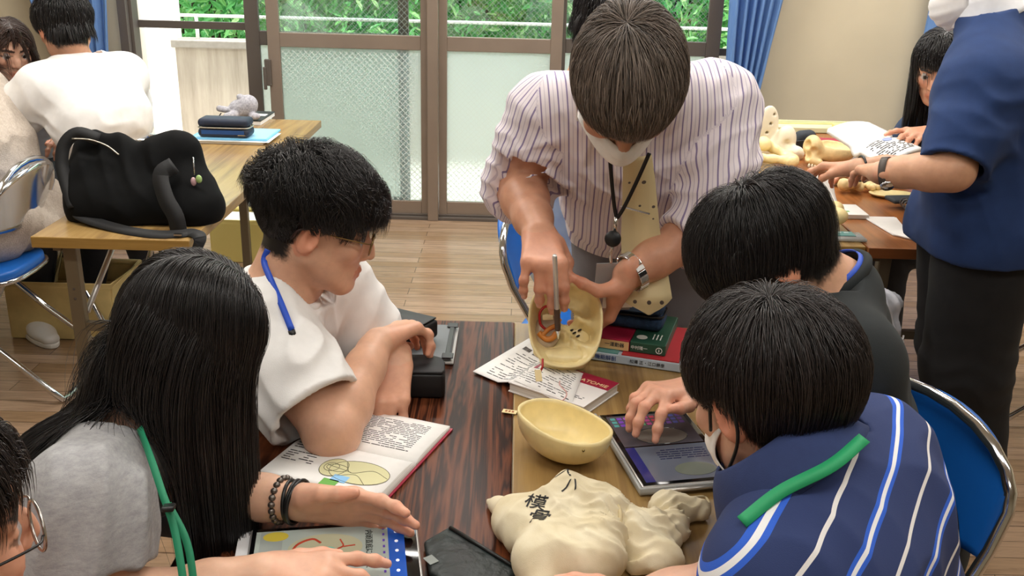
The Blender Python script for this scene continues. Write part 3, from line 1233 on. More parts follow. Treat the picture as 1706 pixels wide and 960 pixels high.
# ------------------------------------------------------------------ folding tables
def folding_table(label, x0, x1, y0, y1, mt, me, rot=0.0, flip=False, group=None):
    cx, cy = (x0 + x1) / 2, (y0 + y1) / 2
    t = thing('folding_table', label, 'table', (cx, cy, 0), group, rot)
    w, l = (x1 - x0) / 2, (y1 - y0) / 2
    mb = MB()
    mb.box2((-w, -l, 0.668), (w, l, 0.70))
    o = mb.build('tabletop', [mt, me], t, bevel=0.0025, local=True)
    for p in o.data.polygons:
        if abs(p.normal.y) > 0.9:
            p.material_index = 1
    for sy in (-1, 1):
        for sx in (-1, 1):
            MB().box2((sx * (w - 0.075) - 0.019, sy * (l - 0.07) - 0.016, 0.0), (sx * (w - 0.075) + 0.019, sy * (l - 0.07) + 0.016, 0.665)).build('leg', legpaint, t, bevel=0.004, local=True)
        MB().box2((-w + 0.07, sy * (l - 0.07) - 0.011, 0.40), (w - 0.07, sy * (l - 0.07) + 0.011, 0.425)).build('crossbar', legpaint, t, local=True)
        for sx in (-1, 1):
            MB().tube([(sx * (w - 0.09), sy * (l - 0.085), 0.45), (sx * (w - 0.09), sy * (l - 0.45), 0.655)], 0.009, 8).build('brace', steel, t, True, local=True)
    for sx in (-1, 1):
        MB().box2((sx * (w - 0.045) - 0.012, -l + 0.05, 0.645), (sx * (w - 0.045) + 0.012, l - 0.05, 0.667)).build('side_rail', legpaint, t, local=True)
    for sy in (-1, 1):
        for sx in (-1, 1):
            for dz in (0.50, 0.53):
                if sy < 0:
                    MB().lathe([(0, 0.0), (0.004, 0.0), (0.004, 0.002), (0, 0.002)], 10, frame(A(0, -1, 0)), (sx * (w - 0.075), sy * (l - 0.07) - 0.0155, dz)).build('bolt', bronze_dark, t, True, local=True)
    return t


folding_table('long wood-grain folding table carrying the black shoulder bag', -1.32, -0.885, 2.535, 4.40, oak, oak_x, 0.0)
folding_table('glossy dark rosewood folding table holding the open drawing book', -0.447, 0.0075, 0.2, 2.0, rosewood, rosewood)
folding_table('light oak folding table holding the skull cap and cotton bag', 0.008, 0.458, 0.2, 1.995, oak, oak_x)
folding_table('oak half of the far table pair covered in bones', 0.555, 1.002, 2.645, 4.45, oak, oak_x)
folding_table('reddish half of the far table pair beside the standing man', 1.006, 1.455, 2.635, 4.44, teak, teak_x)


# ------------------------------------------------------------------ folding chairs
def folding_chair(label, loc, rot, chrome_back=False, seatm=None):
    seatm = seatm or blue_vinyl
    t = thing('folding_chair', label, 'chair', loc, None, rot)
    # local: faces +y, floor z = 0
    hw = 0.205
    # back frame: front feet -> up and back -> top of the backrest
    pts = [(-hw, 0.20, 0.012), (-hw, 0.0, 0.36), (-hw, -0.155, 0.62)]
    arch = [(-hw * math.cos(a) if False else -hw * math.cos(a), -0.175 - 0.028 * math.sin(a), 0.665 + 0.115 * math.sin(a)) for a in np.linspace(0, PI, 13)]
    path = spline([A(-hw, 0.20, 0.012), A(-hw, 0.02, 0.33), A(-hw, -0.15, 0.60)], 5).tolist() + [tuple(p) for p in arch] + spline([A(hw, -0.15, 0.60), A(hw, 0.02, 0.33), A(hw, 0.20, 0.012)], 5).tolist()
    MB().tube(path, 0.0105, 12).build('back_frame', chrome, t, True, local=True)
    # rear legs with a floor bar
    path = [(-hw + 0.03, 0.10, 0.40), (-hw + 0.02, -0.10, 0.20), (-hw + 0.01, -0.27, 0.05), (-hw + 0.02, -0.30, 0.014), (-hw + 0.06, -0.305, 0.011),
            (hw - 0.06, -0.305, 0.011), (hw - 0.02, -0.30, 0.014), (hw - 0.01, -0.27, 0.05), (hw - 0.02, -0.10, 0.20), (hw - 0.03, 0.10, 0.40)]
    MB().tube(path, 0.0105, 12).build('rear_leg', chrome, t, True, local=True)
    MB().tube([(-hw, 0.185, 0.04), (hw, 0.185, 0.04)], 0.009, 10).build('front_bar', chrome, t, True, local=True)
    # seat
    n = 28
    poly = []
    for i in range(n):
        a = 2 * PI * i / n
        ca, sa = math.cos(a), math.sin(a)
        poly.append((0.185 * abs(ca) ** 0.55 * (1 if ca > 0 else -1) * (1 + 0.05 * sa), 0.02 + 0.19 * abs(sa) ** 0.6 * (1 if sa > 0 else -1)))
    MB().prism(poly, 0.405, 0.438).build('seat', seatm, t, True, bevel=0.012, seg=3, local=True).modifiers[0].angle_limit = 0.9
    ring = [(x * 1.02, 0.02 + (y - 0.02) * 1.02, 0.404) for x, y in poly]
    MB().tube(ring, 0.009, 8, close=True).build('seat_rim', chrome, t, True, local=True)
    # backrest panel
    G, G2 = [], []
    for v in np.linspace(0, 1, 12):
        row = []
        for u in np.linspace(-1, 1, 21):
            zt = 0.665 + 0.108 * math.sqrt(max(0, 1 - (u * 0.97) ** 2)) if True else 0
            zb = 0.565 + 0.02 * u * u
            z = zb + (zt - zb) * v
            row.append((u * (hw - 0.006), -0.135 - (z - 0.56) * 0.33 - 0.030 * (1 - u * u), z))
        G.append(row)
    o = MB().grid(G).build('backrest', [chrome if chrome_back else seatm, seatm], t, True, local=True)
    md = o.modifiers.new('thick', 'SOLIDIFY')
    md.thickness = 0.014
    md.offset = 0
    if chrome_back:
        md.material_offset = 1
    return t

folding_chair('chrome folding chair with blue seat under the fleece-clad sitter', (-1.79, 3.10, 0), PI / 2, True)
folding_chair('chrome folding chair behind the white shirted boy, half hidden by the bag', (-1.58, 3.66, 0), 0.91, True)
folding_chair('blue folding chair pulled out beside the striped polo shirt', (0.545, 1.44, 0), PI / 2 + 0.45)
folding_chair('blue folding chair standing behind the bending teacher', (0.205, 2.66, 0), -PI / 2 - 0.30)
folding_chair('folding chair at the frame edge behind the standing man', (1.98, 3.05, 0), -PI / 2 - 0.2, seatm=M('beige_vinyl', '#cfc6b0', 0.5))

ZT = 0.7012


def axes(p0, p1):
    """x axis from p0 to p1 on the table and the y axis left of it"""
    x = nrm(np.asarray(p1) - np.asarray(p0))
    x[2] = 0
    x = nrm(x)
    return x, A(-x[1], x[0], 0)


def slab(mb, c, x, y, w, l, z0, z1):
    return mb.box(A(c[0], c[1], (z0 + z1) / 2), (w, l, z1 - z0), np.stack([x, y, A(0, 0, 1)], 1))


def rows(mb, o, x, y, w, l, n, th, fill=0.75, seed=1, h=0.0004):
    """lines of small print"""
    r = np.random.default_rng(seed)
    R = np.stack([x, y, np.cross(x, y)], 1)
    for i in range(n):
        yy = l * (0.5 - (i + 0.5) / n)
        xx = -w / 2
        while xx < w / 2 - 0.002:
            L = min(r.uniform(0.004, 0.02), w / 2 - xx)
            if r.random() < fill:
                mb.box(np.asarray(o) + x * (xx + L / 2) + y * yy, (L * 0.86, th, h), R)
            xx += L
    return mb


# ------------------------------------------------------------------ on the left table
def blob_obj(name, B, h, mat, parent=None, disp=None):
    V, F = B.mesh(h, disp)
    return fast_mesh(name, V, F, mat, parent)


base = Pz(235, 372, 0.70)
t = thing('shoulder_bag', 'slouchy black cloth shoulder bag lying on the near end of the left table', 'bag', base)
B = Blob()


def bq(px, py, dz=0.0):
    return Q(px, py, 2.83 + dz)


B.ell(bq(240, 332, 0.03), (0.195, 0.105, 0.095), None, 0.05)
B.cap(bq(150, 350), bq(325, 352), 0.062, 0.062, 0.06)
B.cap(bq(160, 300, .03), bq(300, 258, .03), 0.07, 0.06, 0.08, flat=(A(0, 1, 0), 0.75))
B.cap(bq(285, 250, .03), bq(340, 340, 0), 0.045, 0.05, 0.06)
B.cap(bq(150, 250, .05), bq(150, 330, .03), 0.045, 0.05, 0.06)
B.cap(bq(305, 245, .0), bq(275, 262, .0), 0.03, 0.03, 0.04)
B.chain([bq(160, 232, .02), bq(200, 243, .02), bq(248, 272, .02)], [0.028, 0.028, 0.02], 0.04)
B.cut(A(base[0], base[1], 0.7005), (0, 0, -1), 0.5)
o = blob_obj('body', B, 0.006, black_cloth, t, folds([(bq(240, 300), A(0.5, 0, 0.9), 0.09, 0.12, 0.006), (bq(190, 280), A(0.8, 0, 0.5), 0.07, 0.1, 0.006), (bq(310, 310), A(1, 0, 0.1), 0.08, 0.08, 0.005)], 0.002))
strapm = M('black_webbing', '#0c0d0f', 0.7, var=0.2, vs=300)
pts = spline([bq(165, 232, -.03), bq(130, 222, -.03), bq(108, 240, -.03), bq(103, 272, -.03), bq(112, 312, -.04), bq(124, 345, -.06)], 6)
MB().strip(pts, A(0.5, -1, 0.3), 0.036, 0.004).build('carry_loop', strapm, t, True)
pts = [Pz(124, 345, 0.735), Pz(135, 360, 0.722), Pz(165, 372, 0.712), Pz(215, 385, 0.7065), Pz(262, 391, 0.7065), Pz(300, 390, 0.7065), Pz(318, 388, 0.708), Pz(332, 397, 0.7065)]
pts = [A(p[0], max(p[1], 2.545), p[2]) for p in pts] + [A(-0.872, 2.53, 0.66)]
MB().strip(spline(pts, 6), A(0, -0.35, 1), 0.036, 0.004).build('shoulder_strap', strapm, t, True)
pts = spline([bq(290, 275, -.075), bq(268, 292, -.085), bq(276, 330, -.105), bq(292, 360, -.11), bq(298, 386, -.10)], 6)
MB().strip(pts, A(-0.1, -1, 0.25), 0.048, 0.004).build('side_strap', strapm, t, True)
MB().tube(spline([bq(120, 231, -.055), bq(150, 233, -.055), bq(178, 243, -.06), bq(198, 258, -.07)], 6), 0.0022, 6).build('zip', M('zip_metal', '#b9b4a6', 0.35, 0.8), t, True)
c = bq(322, 262, -.08)
MB().tube([c, c + A(0, -0.004, -0.05)], 0.002, 6).build('zip_pull', chrome, t, True)
MB().ell(c + A(-0.004, -0.004, -0.07), (0.008, 0.006, 0.013)).build('charm', M('charm_pink', '#c9a3a8', 0.4), t, True)['label'] = 'pink charm'
MB().ell(c + A(0.012, -0.004, -0.062), (0.009, 0.006, 0.012)).build('charm', M('charm_green', '#a7c67c', 0.4), t, True)['label'] = 'green charm'
bb = Pz(297, 391, 0.71)
MB().box((bb[0], max(bb[1], 2.545), 0.71), (0.022, 0.012, 0.005)).build('buckle', chrome, t)

# folders, pencil case, plush, notebook
f0, f1 = Pz(330, 247, 0.70), Pz(432, 250, 0.70)
x, y = axes(f0, f1)
c = Pz(390, 231, 0.70)
for k, (nm, lb, ct, col, dx, dy, z0, z1, w, l) in enumerate([
        ('paper_stack', 'loose white papers under the sky blue folder', 'paper', '#e8e4da', 0.0, -0.01, 0.0, 0.012, 0.30, 0.215),
        ('folder', 'sky blue plastic folder under the navy pencil case', 'folder', '#7cc3ea', 0.008, 0.006, 0.0125, 0.022, 0.31, 0.22)]):
    t = thing(nm, lb, ct, A(c[0], c[1], 0.7 + z0))
    slab(MB(), c + x * dx + y * dy, x, y, w, l, 0.7005 + z0, 0.7005 + z1).build('sheet_block' if k == 0 else 'cover', M(nm + '_mat', col, 0.5, var=0.04, vs=20), t, bevel=0.002)
    if k == 0:
        slab(MB(), c + x * 0.03 + y * -0.025, x, y, 0.29, 0.2, 0.7127, 0.7129 + 0.0001).build('top_sheet', paper, t)
    else:
        slab(MB(), c + x * 0.012 + y * 0.004, x, y, 0.29, 0.21, 0.7005 + z1 + .0001, 0.7005 + z1 + 0.0008).build('front_flap', M('folder_light', '#9ad3f0', 0.4), t)
R3 = np.stack([x, y, A(0, 0, 1)], 1)


def pencil_case(name, label, c, R, w, l, h, body, top, zipm):
    t = thing(name, label, 'pencil case', c)
    x, y = R[:, 0], R[:, 1]
    b = MB().box(np.asarray(c) + A(0, 0, h * 0.25), (w, l, h * 0.5), R)
    b.build('base', body, t, True, bevel=min(l, h) * 0.22, seg=4)
    b = MB().box(np.asarray(c) + A(0, 0, h * 0.76), (w * 0.985, l * 0.97, h * 0.45), R)
    b.build('lid', top, t, True, bevel=min(l, h) * 0.2, seg=4)
    ring = []
    for a in np.linspace(0, 2 * PI, 40, endpoint=False):
        ca, sa = math.cos(a), math.sin(a)
        ring.append(np.asarray(c) + x * (w / 2 * 0.995 * abs(ca) ** 0.3 * np.sign(ca)) + y * (l / 2 * 0.985 * abs(sa) ** 0.3 * np.sign(sa)) + A(0, 0, h * 0.52))
    MB().tube(ring, h * 0.04, 6, close=True).build('zip', zipm, t, True)
    return t


navy = M('navy_nylon', '#152238', 0.6, var=0.15, vs=60, bump=0.2, bs=700)
navy2 = M('blue_nylon', '#1d4a86', 0.5, var=0.1, vs=50)
zipm = M('zip_metal')
c2 = Pz(378, 226, 0.7235)
t = pencil_case('pencil_case', 'navy pencil case lying on the sky blue folder', A(c2[0], c2[1], 0.7235), R3, 0.205, 0.10, 0.075, navy, navy, zipm)
MB().box(A(c2[0], c2[1], 0.7235 + 0.022) - y * 0.0505, (0.17, 0.002, 0.016), R3).build('stripe', navy2, t)['label'] = 'mid blue band'
MB().box(A(c2[0], c2[1], 0.7235 + 0.012) - y * 0.0515 + x * 0.075, (0.03, 0.003, 0.003), R3).build('zip_pull', chrome, t)
c3 = Pz(415, 200, 0.70)
t = thing('notebook', 'black notebook under the grey plush toy', 'notebook', c3)
slab(MB(), c3, x, y, 0.17, 0.24, 0.7005, 0.716).build('pages', paper, t)
slab(MB(), c3, x, y, 0.176, 0.246, 0.7165, 0.7205).build('cover', black_plastic, t, bevel=0.002)
slab(MB(), c3 + x * 0.05 + y * 0.02, x, y, 0.05, 0.05, 0.7207, 0.7212).build('sticker', paper, t)
c4 = Pz(408, 197, 0.722)
plush = NT('grey_plush')
plush.base(plush.ramp(plush.noise(plush.coord(), 120, 4), [(0.3, lin('#98969e')), (0.7, lin('#c4c2c8'))])).set(Roughness=0.95)
plush.bump(plush.noise(plush.coord(), 500, 2), 0.8, 0.003)
t = thing('plush_toy', 'small grey plush animal sitting on the black notebook', 'toy', c4)
B = Blob()
p0 = c4 + A(0, 0, 0.0)
B.ell(p0 + A(-0.01, 0, 0.042), (0.058, 0.048, 0.042), None, 0.01).ell(p0 + A(0.02, -0.005, 0.062), (0.042, 0.042, 0.042), None, 0.02)
B.ell(p0 + A(-0.012, -0.01, 0.096), (0.016, 0.014, 0.012), None, 0.008).ell(p0 + A(0.052, -0.035, 0.016), (0.026, 0.02, 0.016), None, 0.008)
B.cap(p0 + A(-0.05, -0.02, 0.035), p0 + A(-0.10, -0.03, 0.045), 0.014, 0.014, 0.01).cap(p0 + A(-0.03, -0.04, 0.02), p0 + A(-0.06, -0.06, 0.016), 0.02, 0.017, 0.01)
blob_obj('body', B, 0.004, plush.m, t)
MB().tube(spline([p0 + A(-0.085, -0.06, 0.03), p0 + A(-0.11, -0.05, 0.005), p0 + A(-0.135, -0.07, 0.003), p0 + A(-0.15, -0.05, 0.003)], 5), 0.0025, 6).build('strap', black_plastic, t, True)

# crates under the left table
yel = M('yellow_crate', '#f0e08c', 0.5)
for lb, cx, cy, w, l, h in (('yellow plastic crate of papers on the floor under the table', -1.28, 4.55, 0.32, 0.24, 0.20), ('ochre storage box on the floor under the left table', -1.72, 3.60, 0.40, 0.30, 0.22)):
    first = 'crate' in lb
    t = thing('crate' if first else 'storage_box', lb, 'crate' if first else 'box', (cx, cy, 0))
    m = yel if first else M('ochre_board', '#cfb87c', 0.7, var=0.06)
    b = MB()
    b.box2((cx - w / 2, cy - l / 2, 0.002), (cx + w / 2, cy + l / 2, 0.012))
    for s_ in (-1, 1):
        b.box2((cx + s_ * w / 2 - 0.006, cy - l / 2, 0.002), (cx + s_ * w / 2 + 0.006, cy + l / 2, h))
        b.box2((cx - w / 2, cy + s_ * l / 2 - 0.006, 0.002), (cx + w / 2, cy + s_ * l / 2 + 0.006, h))
    b.build('body', m, t, bevel=0.003)
    MB().tube([(cx - w / 2, cy - l / 2, h), (cx + w / 2, cy - l / 2, h), (cx + w / 2, cy + l / 2, h), (cx - w / 2, cy + l / 2, h)], 0.012, 8, close=True).build('rim', m, t, True)
    for k in range(3 if first else 1):
        MB().box2((cx - w / 2 + 0.03, cy - l / 2 + 0.03 + k * 0.02, h * 0.55 + k * 0.03), (cx + w / 2 - 0.03, cy + l / 2 - 0.02, h * 0.55 + 0.02 + k * 0.03)).build('papers' if first else 'lid_flap', paper if first else m, t)

# ------------------------------------------------------------------ on the dark table
gy = M('grey_case', '#6d7276', 0.5, var=0.04)
t = thing('tablet', 'closed tablet in a grey cover under the black box', 'tablet', (-0.235, 1.853, 0.7))
MB().box2((-0.36, 1.76, 0.7012), (-0.112, 1.948, 0.706)).build('shell', M('clear_edge', '#c9c9c6', 0.25), t, bevel=0.002)
MB().box2((-0.358, 1.765, 0.7065), (-0.118, 1.944, 0.713)).build('cover', gy, t, bevel=0.003)
MB().box2((-0.130, 1.785, 0.7135), (-0.120, 1.925, 0.7155)).build('hinge', black_plastic, t, bevel=0.001)
for yy in (1.773, 1.935):
    MB().box2((-0.136, yy - 0.012, 0.7135), (-0.113, yy + 0.012, 0.7165)).build('corner_guard', black_plastic, t, bevel=0.003)
c = Pz(690, 566, 0.7165)
t = thing('glasses_case', 'black rectangular case lying on the grey tablet cover', 'case', c)
Rc = rotz(-0.50)
MB().box(c + A(-0.035, 0.02, 0.022), (0.155, 0.072, 0.040), Rc).build('base', M('matte_black', '#111214', 0.55, bump=0.1), t, True, bevel=0.009, seg=4)
MB().box(c + A(-0.035, 0.02, 0.0445), (0.147, 0.064, 0.0035), Rc).build('lid', M('matte_black'), t, True, bevel=0.0015)
c = Pz(706, 664, 0.7012)
t = thing('spectacle_case', 'black soft-cornered case standing by the folded arms', 'case', A(c[0], c[1], 0.7))
poly = [(-0.13, 0.0), (0.034, 0.0), (0.038, 0.01), (0.037, 0.048), (0.028, 0.068), (0.008, 0.080), (-0.11, 0.082), (-0.13, 0.07)]
MB().prism(poly, 0.001, 0.048, rotz(0.02), A(c[0], c[1], 0.7005)).build('base', M('matte_black'), t, True, bevel=0.005, seg=3)
MB().prism([(a * 0.985, 0.001 + b_ * 0.975) for a, b_ in poly], 0.0485, 0.054, rotz(0.02), A(c[0], c[1], 0.7005)).build('lid', M('matte_black2', '#1c1d20', 0.6), t, True, bevel=0.002)

# open drawing book
p0, p1, p2 = Pz(432, 790, 0.715), Pz(627, 836, 0.715), Pz(733, 702, 0.715)
x, y = axes(p0, p1)
W_ = float((p1 - p0) @ x)
Lb = float((p2 - p1) @ y)
t = thing('open_book', 'open anatomy book with a skull drawing under the bent elbow', 'book', A(p0[0] + 0.1, p0[1] + 0.1, 0.7))
half = Lb * 0.5
def page(v0, v1, zf, nm, edge):
    G = []
    for v in np.linspace(v0, v1, 14):
        G.append([p0 + x * u + y * v + A(0, 0, zf(v) - 0.715) for u in np.linspace(0.0, W_, 5)])
    b = MB().grid(G)
    n = 14 * 5
    top = list(b.V)
    bot = [(q[0], q[1], 0.7035) for q in top]
    b.V += bot
    for i in range(13):
        for j in (0, 4):
            a, c_ = i * 5 + j, (i + 1) * 5 + j
            b.F.append((a, c_, c_ + n, a + n) if j == 0 else (c_, a, a + n, c_ + n))
            b.fm.append(1)
    for i in (0, 13):
        for j in range(4):
            a = i * 5 + j
            b.F.append((a, a + 1, a + 1 + n, a + n) if i else (a + 1, a, a + n, a + 1 + n))
            b.fm.append(1)
    pe = NT('page_edges')
    pe.base(pe.ramp(pe.noise(pe.coord((4, 4, 1500)), 1, 1), [(0.35, lin('#cfcbc3')), (0.6, lin('#f0eee9'))])).set(Roughness=0.8)
    return b.build(nm, [paper, MATS.setdefault('page_edges', pe.m)], t, True)


gut = half
zf = lambda v: 0.7035 + (0.0165 if v < gut else 0.012) * (1 - 0.72 * math.exp(-abs(v - gut) / 0.012)) - (0.006 * max(0, (v - gut) / half) ** 2 if v > gut else 0)
page(0.0, gut, zf, 'near_pages', 0)
page(gut, Lb, zf, 'far_pages', 0)
cover = MB()
slab(cover, p0 + x * W_ / 2 + y * Lb / 2, x, y, W_ + 0.008, Lb + 0.008, 0.7012, 0.7033)
cover.build('cover', M('crimson_cover', '#a32642', 0.4), t)
pr = MB()
rows(pr, p0 + x * W_ * 0.56 + y * (gut + half * 0.50) + A(0, 0, 0.0003), x, y, 0.13, half * 0.74, 17, 0.0013, 0.85, 3)
for i in range(len(pr.V)):
    q = np.array(pr.V[i])
    v = float((q - p0) @ y)
    pr.V[i] = (q[0], q[1], zf(v) + 0.0003 + (q[2] - 0.715 - 0.0003))
pr.build('print', ink, t)
pr = MB()
rows(pr, p0 + x * W_ * 0.17 + y * half * 0.62 + A(0, 0, 0.0055), x, y, 0.055, half * 0.55, 11, 0.0017, 0.8, 5)
pr.build('caption', ink, t)
zb = 0.7203
R3 = np.stack([x, y, A(0, 0, 1)], 1)


def disc(mb, o, rx, ry, z0, z1, n=28, R=R3, egg=0.0):
    poly = [(rx * math.cos(a) * (1 + egg * math.sin(a)), ry * math.sin(a)) for a in np.linspace(0, 2 * PI, n, endpoint=False)]
    return mb.prism(poly, z0, z1, R, o)


dc = Pz(587, 786, zb)
MB_ = MB()
disc(MB_, A(dc[0], dc[1], zb) + x * 0.012, 0.050, 0.032, 0.0001, 0.0004)
disc(MB_, A(dc[0], dc[1], zb) - x * 0.032, 0.022, 0.026, 0.0001, 0.00035)
MB_.build('drawing', M('drawing_tint', '#d9d6a8', 0.8), t)
dl = MB()
for rx, ry, ox in ((0.050, 0.032, 0.012), (0.022, 0.026, -0.032), (0.012, 0.012, -0.036), (0.018, 0.010, -0.026)):
    dl.tube([A(dc[0], dc[1], zb + 0.0005) + x * (ox + rx * math.cos(a)) + y * ry * math.sin(a) for a in np.linspace(0, 2 * PI, 30, endpoint=False)], 0.0005, 4, close=True)
for q in (((-0.02, 0.02), (0.0, -0.005), (0.03, 0.012), (0.06, 0.0)), ((-0.015, -0.02), (0.01, -0.008), (0.035, -0.028)), ((0.0, -0.004), (-0.02, 0.0), (-0.045, 0.004))):
    dl.tube(spline([A(dc[0], dc[1], zb + 0.0005) + x * a + y * b_ for a, b_ in q], 6), 0.0005, 4)
dl.build('drawing_lines', M('drawing_ink', '#6b6a52', 0.8), t)
for px, py, col, lb in ((566, 806, '#8cc4f0', 'pale blue sticky tab'), (548, 812, '#6cb04a', 'green sticky tab')):
    q = Pz(px, py, 0.712)
    slab(MB(), q, x, y, 0.026, 0.018, 0.7205, 0.7209).build('sticky_tab', M('tab_' + col[1:], col, 0.6), t)['label'] = lb


# tablets
def tablet(label, c, x, y, w, l, z, silver, tilt=0.0):
    t = thing('tablet', label, 'tablet', A(c[0], c[1], z))
    R = np.stack([x, y, np.cross(x, y)], 1)
    up = R[:, 2]
    b = MB().box(np.asarray(c) + up * 0.0033, (w, l, 0.0065), R)
    b.build('body', silver, t, True, bevel=0.003, seg=3)
    g = M('tablet_glass', '#0a0b0d', 0.08)
    MB().box(np.asarray(c) + up * 0.0069, (w - 0.006, l - 0.006, 0.0006), R).build('bezel', g, t, True, bevel=0.0002)
    return t, R, up


def screen_mat(name, h='#808080', e=0.2):
    if name in MATS:
        return MATS[name]
    g = NT(name)
    g.b.inputs['Base Color'].default_value = lin(h)
    g.set(Roughness=0.10)
    g.b.inputs['Emission Color'].default_value = lin(h)
    g.b.inputs['Emission Strength'].default_value = e
    MATS[name] = g.m
    return g.m


q0, q1 = Pz(418, 880, 0.722), Pz(694, 862, 0.722)
x, y = axes(q0, q1)
w = float(np.linalg.norm(q1 - q0))
l = 0.172
c = (q0 + q1) / 2 - y * l / 2
c[2] = 0.7132
nc = c - x * 0.012 + y * 0.004
t = thing('notebook', 'white notebook under the long-haired girl\'s tablet', 'notebook', A(nc[0], nc[1], 0.7))
slab(MB(), nc, x, y, w + 0.006, l + 0.0, 0.7012, 0.709).build('pages', paper, t, bevel=0.001)
slab(MB(), nc, x, y, w + 0.010, l + 0.004, 0.7094, 0.7128).build('cover', M('notebook_cover', '#e6e6e8', 0.5), t, bevel=0.001)
t, R, up = tablet('tablet showing a skull base diagram under the girl\'s hand', c, x, y, w, l, 0.7132, steel)
S = lambda a, b_, k=0: c + x * a + y * b_ + up * (0.00725 + k * 0.0003)
MB().box(S(-0.012, 0), (w - 0.042, l - 0.020, 0.0003), R).build('screen', screen_mat('screen_grey', '#9aa39c', 0.22), t)
MB().box(S(w / 2 - 0.031, 0, 1), (0.022, l - 0.020, 0.0003), R).build('side_bar', screen_mat('screen_blue', '#1f4fa6', 0.25), t)
MB().box(S(-w / 2 + 0.030, 0, 1), (0.030, l - 0.022, 0.0003), R).build('left_strip', screen_mat('screen_grey2', '#8d948f', 0.22), t)
b = MB()
disc(b, S(-0.012, 0.028, 1), 0.050, 0.033, 0, 0.0003, R=R)
b.build('diagram', screen_mat('screen_bone', '#a8a78c', 0.2), t)
b = MB()
disc(b, S(-0.079, 0.062, 1), 0.017, 0.011, 0, 0.0003, R=R)
b.build('thumbnail', screen_mat('screen_ochre', '#b9a63e', 0.25), t)
b = MB()
disc(b, S(-0.030, 0.020, 2), 0.013, 0.010, 0, 0.0003, R=R)
b.build('lobe', screen_mat('screen_lime', '#b2b432', 0.25), t)
b = MB()
disc(b, S(-0.008, 0.022, 2), 0.010, 0.008, 0, 0.0003, R=R)
b.build('patch', screen_mat('screen_teal', '#6cae9f', 0.25), t)
b = MB().tube(spline([S(-0.058, 0.012, 3), S(-0.050, 0.038, 3), S(-0.030, 0.050, 3), S(-0.018, 0.040, 3)], 6), 0.0016, 5)
b.build('vessel', screen_mat('screen_red', '#a8402e', 0.25), t)
b = MB().tube(spline([S(0.008, 0.045, 3), S(0.012, 0.030, 3), S(0.004, 0.022, 3), S(0.012, 0.012, 3), S(0.008, 0.0, 3)], 6), 0.0012, 5)
b.build('vessel', screen_mat('screen_red'), t)
b = MB().tube(spline([S(0.012, 0.028, 3), S(0.028, 0.030, 3)], 4), 0.001, 5)
b.build('vessel', screen_mat('screen_red'), t)
b = MB()
disc(b, S(-0.064, 0.012, 3), 0.003, 0.006, 0, 0.0003, R=R)
for i, a in enumerate(np.linspace(-0.06, 0.055, 11)):
    b.box(S(a, -0.048, 2), (0.006, 0.012, 0.0003), R)
b.build('legend', screen_mat('screen_violet', '#5b3f9a', 0.25), t)
text_mesh('caption', '内頭蓋底について', screen_mat('screen_ink', '#3a3f3c', 0.05), S(0.046, 0.02, 2), -y, x, 0.011, t)
b = MB()
for i in range(9):
    b.box(S(w / 2 - 0.048, 0.065 - i * 0.014, 2), (0.003, 0.005, 0.0003), R)
b.build('menu_marks', MATS['screen_violet'], t)
b = MB()
for i in range(5):
    disc(b, S(w / 2 - 0.031, 0.055 - i * 0.022, 2), 0.0025, 0.003, 0, 0.0003, 10, R=R)
b.build('icons', screen_mat('screen_white', '#d8dde6', 0.5), t)

q0, q1, q3 = Pz(1003, 689, 0.722), Pz(1137, 678, 0.722), Pz(1080, 800, 0.722)
x, y = axes(q0, q1)
w, l = 0.166, 0.240
c = (q0 + q1) / 2 - y * l / 2 + x * 0.004
c[2] = 0.7092
c = c - A(0, 0, 0)
xr = nrm(Pz(1137, 678, .72) - Pz(1000, 688, .72) + nrm(Pz(1223, 795, .72) - Pz(1080, 803, .72)) * 0.15)
y = nrm(-(Pz(1080, 803, .72) - Pz(1000, 688, .72)) - (Pz(1223, 795, .72) - Pz(1137, 678, .72)))
x = A(y[1], -y[0], 0)
c = (Pz(1000, 688, .72) + Pz(1137, 678, .72) + Pz(1223, 795, .72) + Pz(1080, 803, .72)) / 4
c[2] = 0.7085
clear = M('clear_plastic', '#dfe2e0', 0.18, **{'Transmission Weight': 0.55, 'IOR': 1.3})
t, R, up = tablet('tablet in a clear case beside the skull cap, finger on its screen', c, x, y, 0.160, 0.242, 0.7085, M('space_silver', '#b8b6b2', 0.3, 0.8))
b = MB().box(c - up * 0.003, (0.170, 0.252, 0.0058), R)
b.build('case_back', clear, t, True, bevel=0.0025)
b = MB()
b.box(c - x * 0.0835 + up * 0.003, (0.0045, 0.252, 0.009), R)
b.build('case_edge', clear, t, True, bevel=0.001)
MB().box(c - y * 0.1255 + up * 0.003, (0.170, 0.0045, 0.009), R).build('case_edge', clear, t, True, bevel=0.001)
b = MB().tube([c - y * 0.129 + x * 0.05 + up * 0.002, c - y * 0.129 - x * 0.045 + up * 0.002], 0.0028, 8)
b.build('hinge_pin', steel, t, True)
S = lambda a, b_, k=0: c + x * a + y * b_ + up * (0.00725 + k * 0.0003)
MB().box(S(0, 0.055), (0.138, 0.108, 0.0003), R).build('upper_screen', screen_mat('screen_dusk', '#4d494f', 0.10), t)
MB().box(S(0.008, -0.057), (0.126, 0.108, 0.0003), R).build('lower_screen', screen_mat('screen_slate', '#5b606c', 0.12), t)
MB().box(S(-0.062, -0.057, 1), (0.016, 0.108, 0.0003), R).build('side_bar', screen_mat('screen_indigo', '#2a2c66', 0.15), t)
b = MB()
disc(b, S(0.005, 0.030, 1), 0.045, 0.028, 0, 0.0003, R=R)
b.build('diagram', screen_mat('screen_mauve', '#6b655e', 0.12), t)
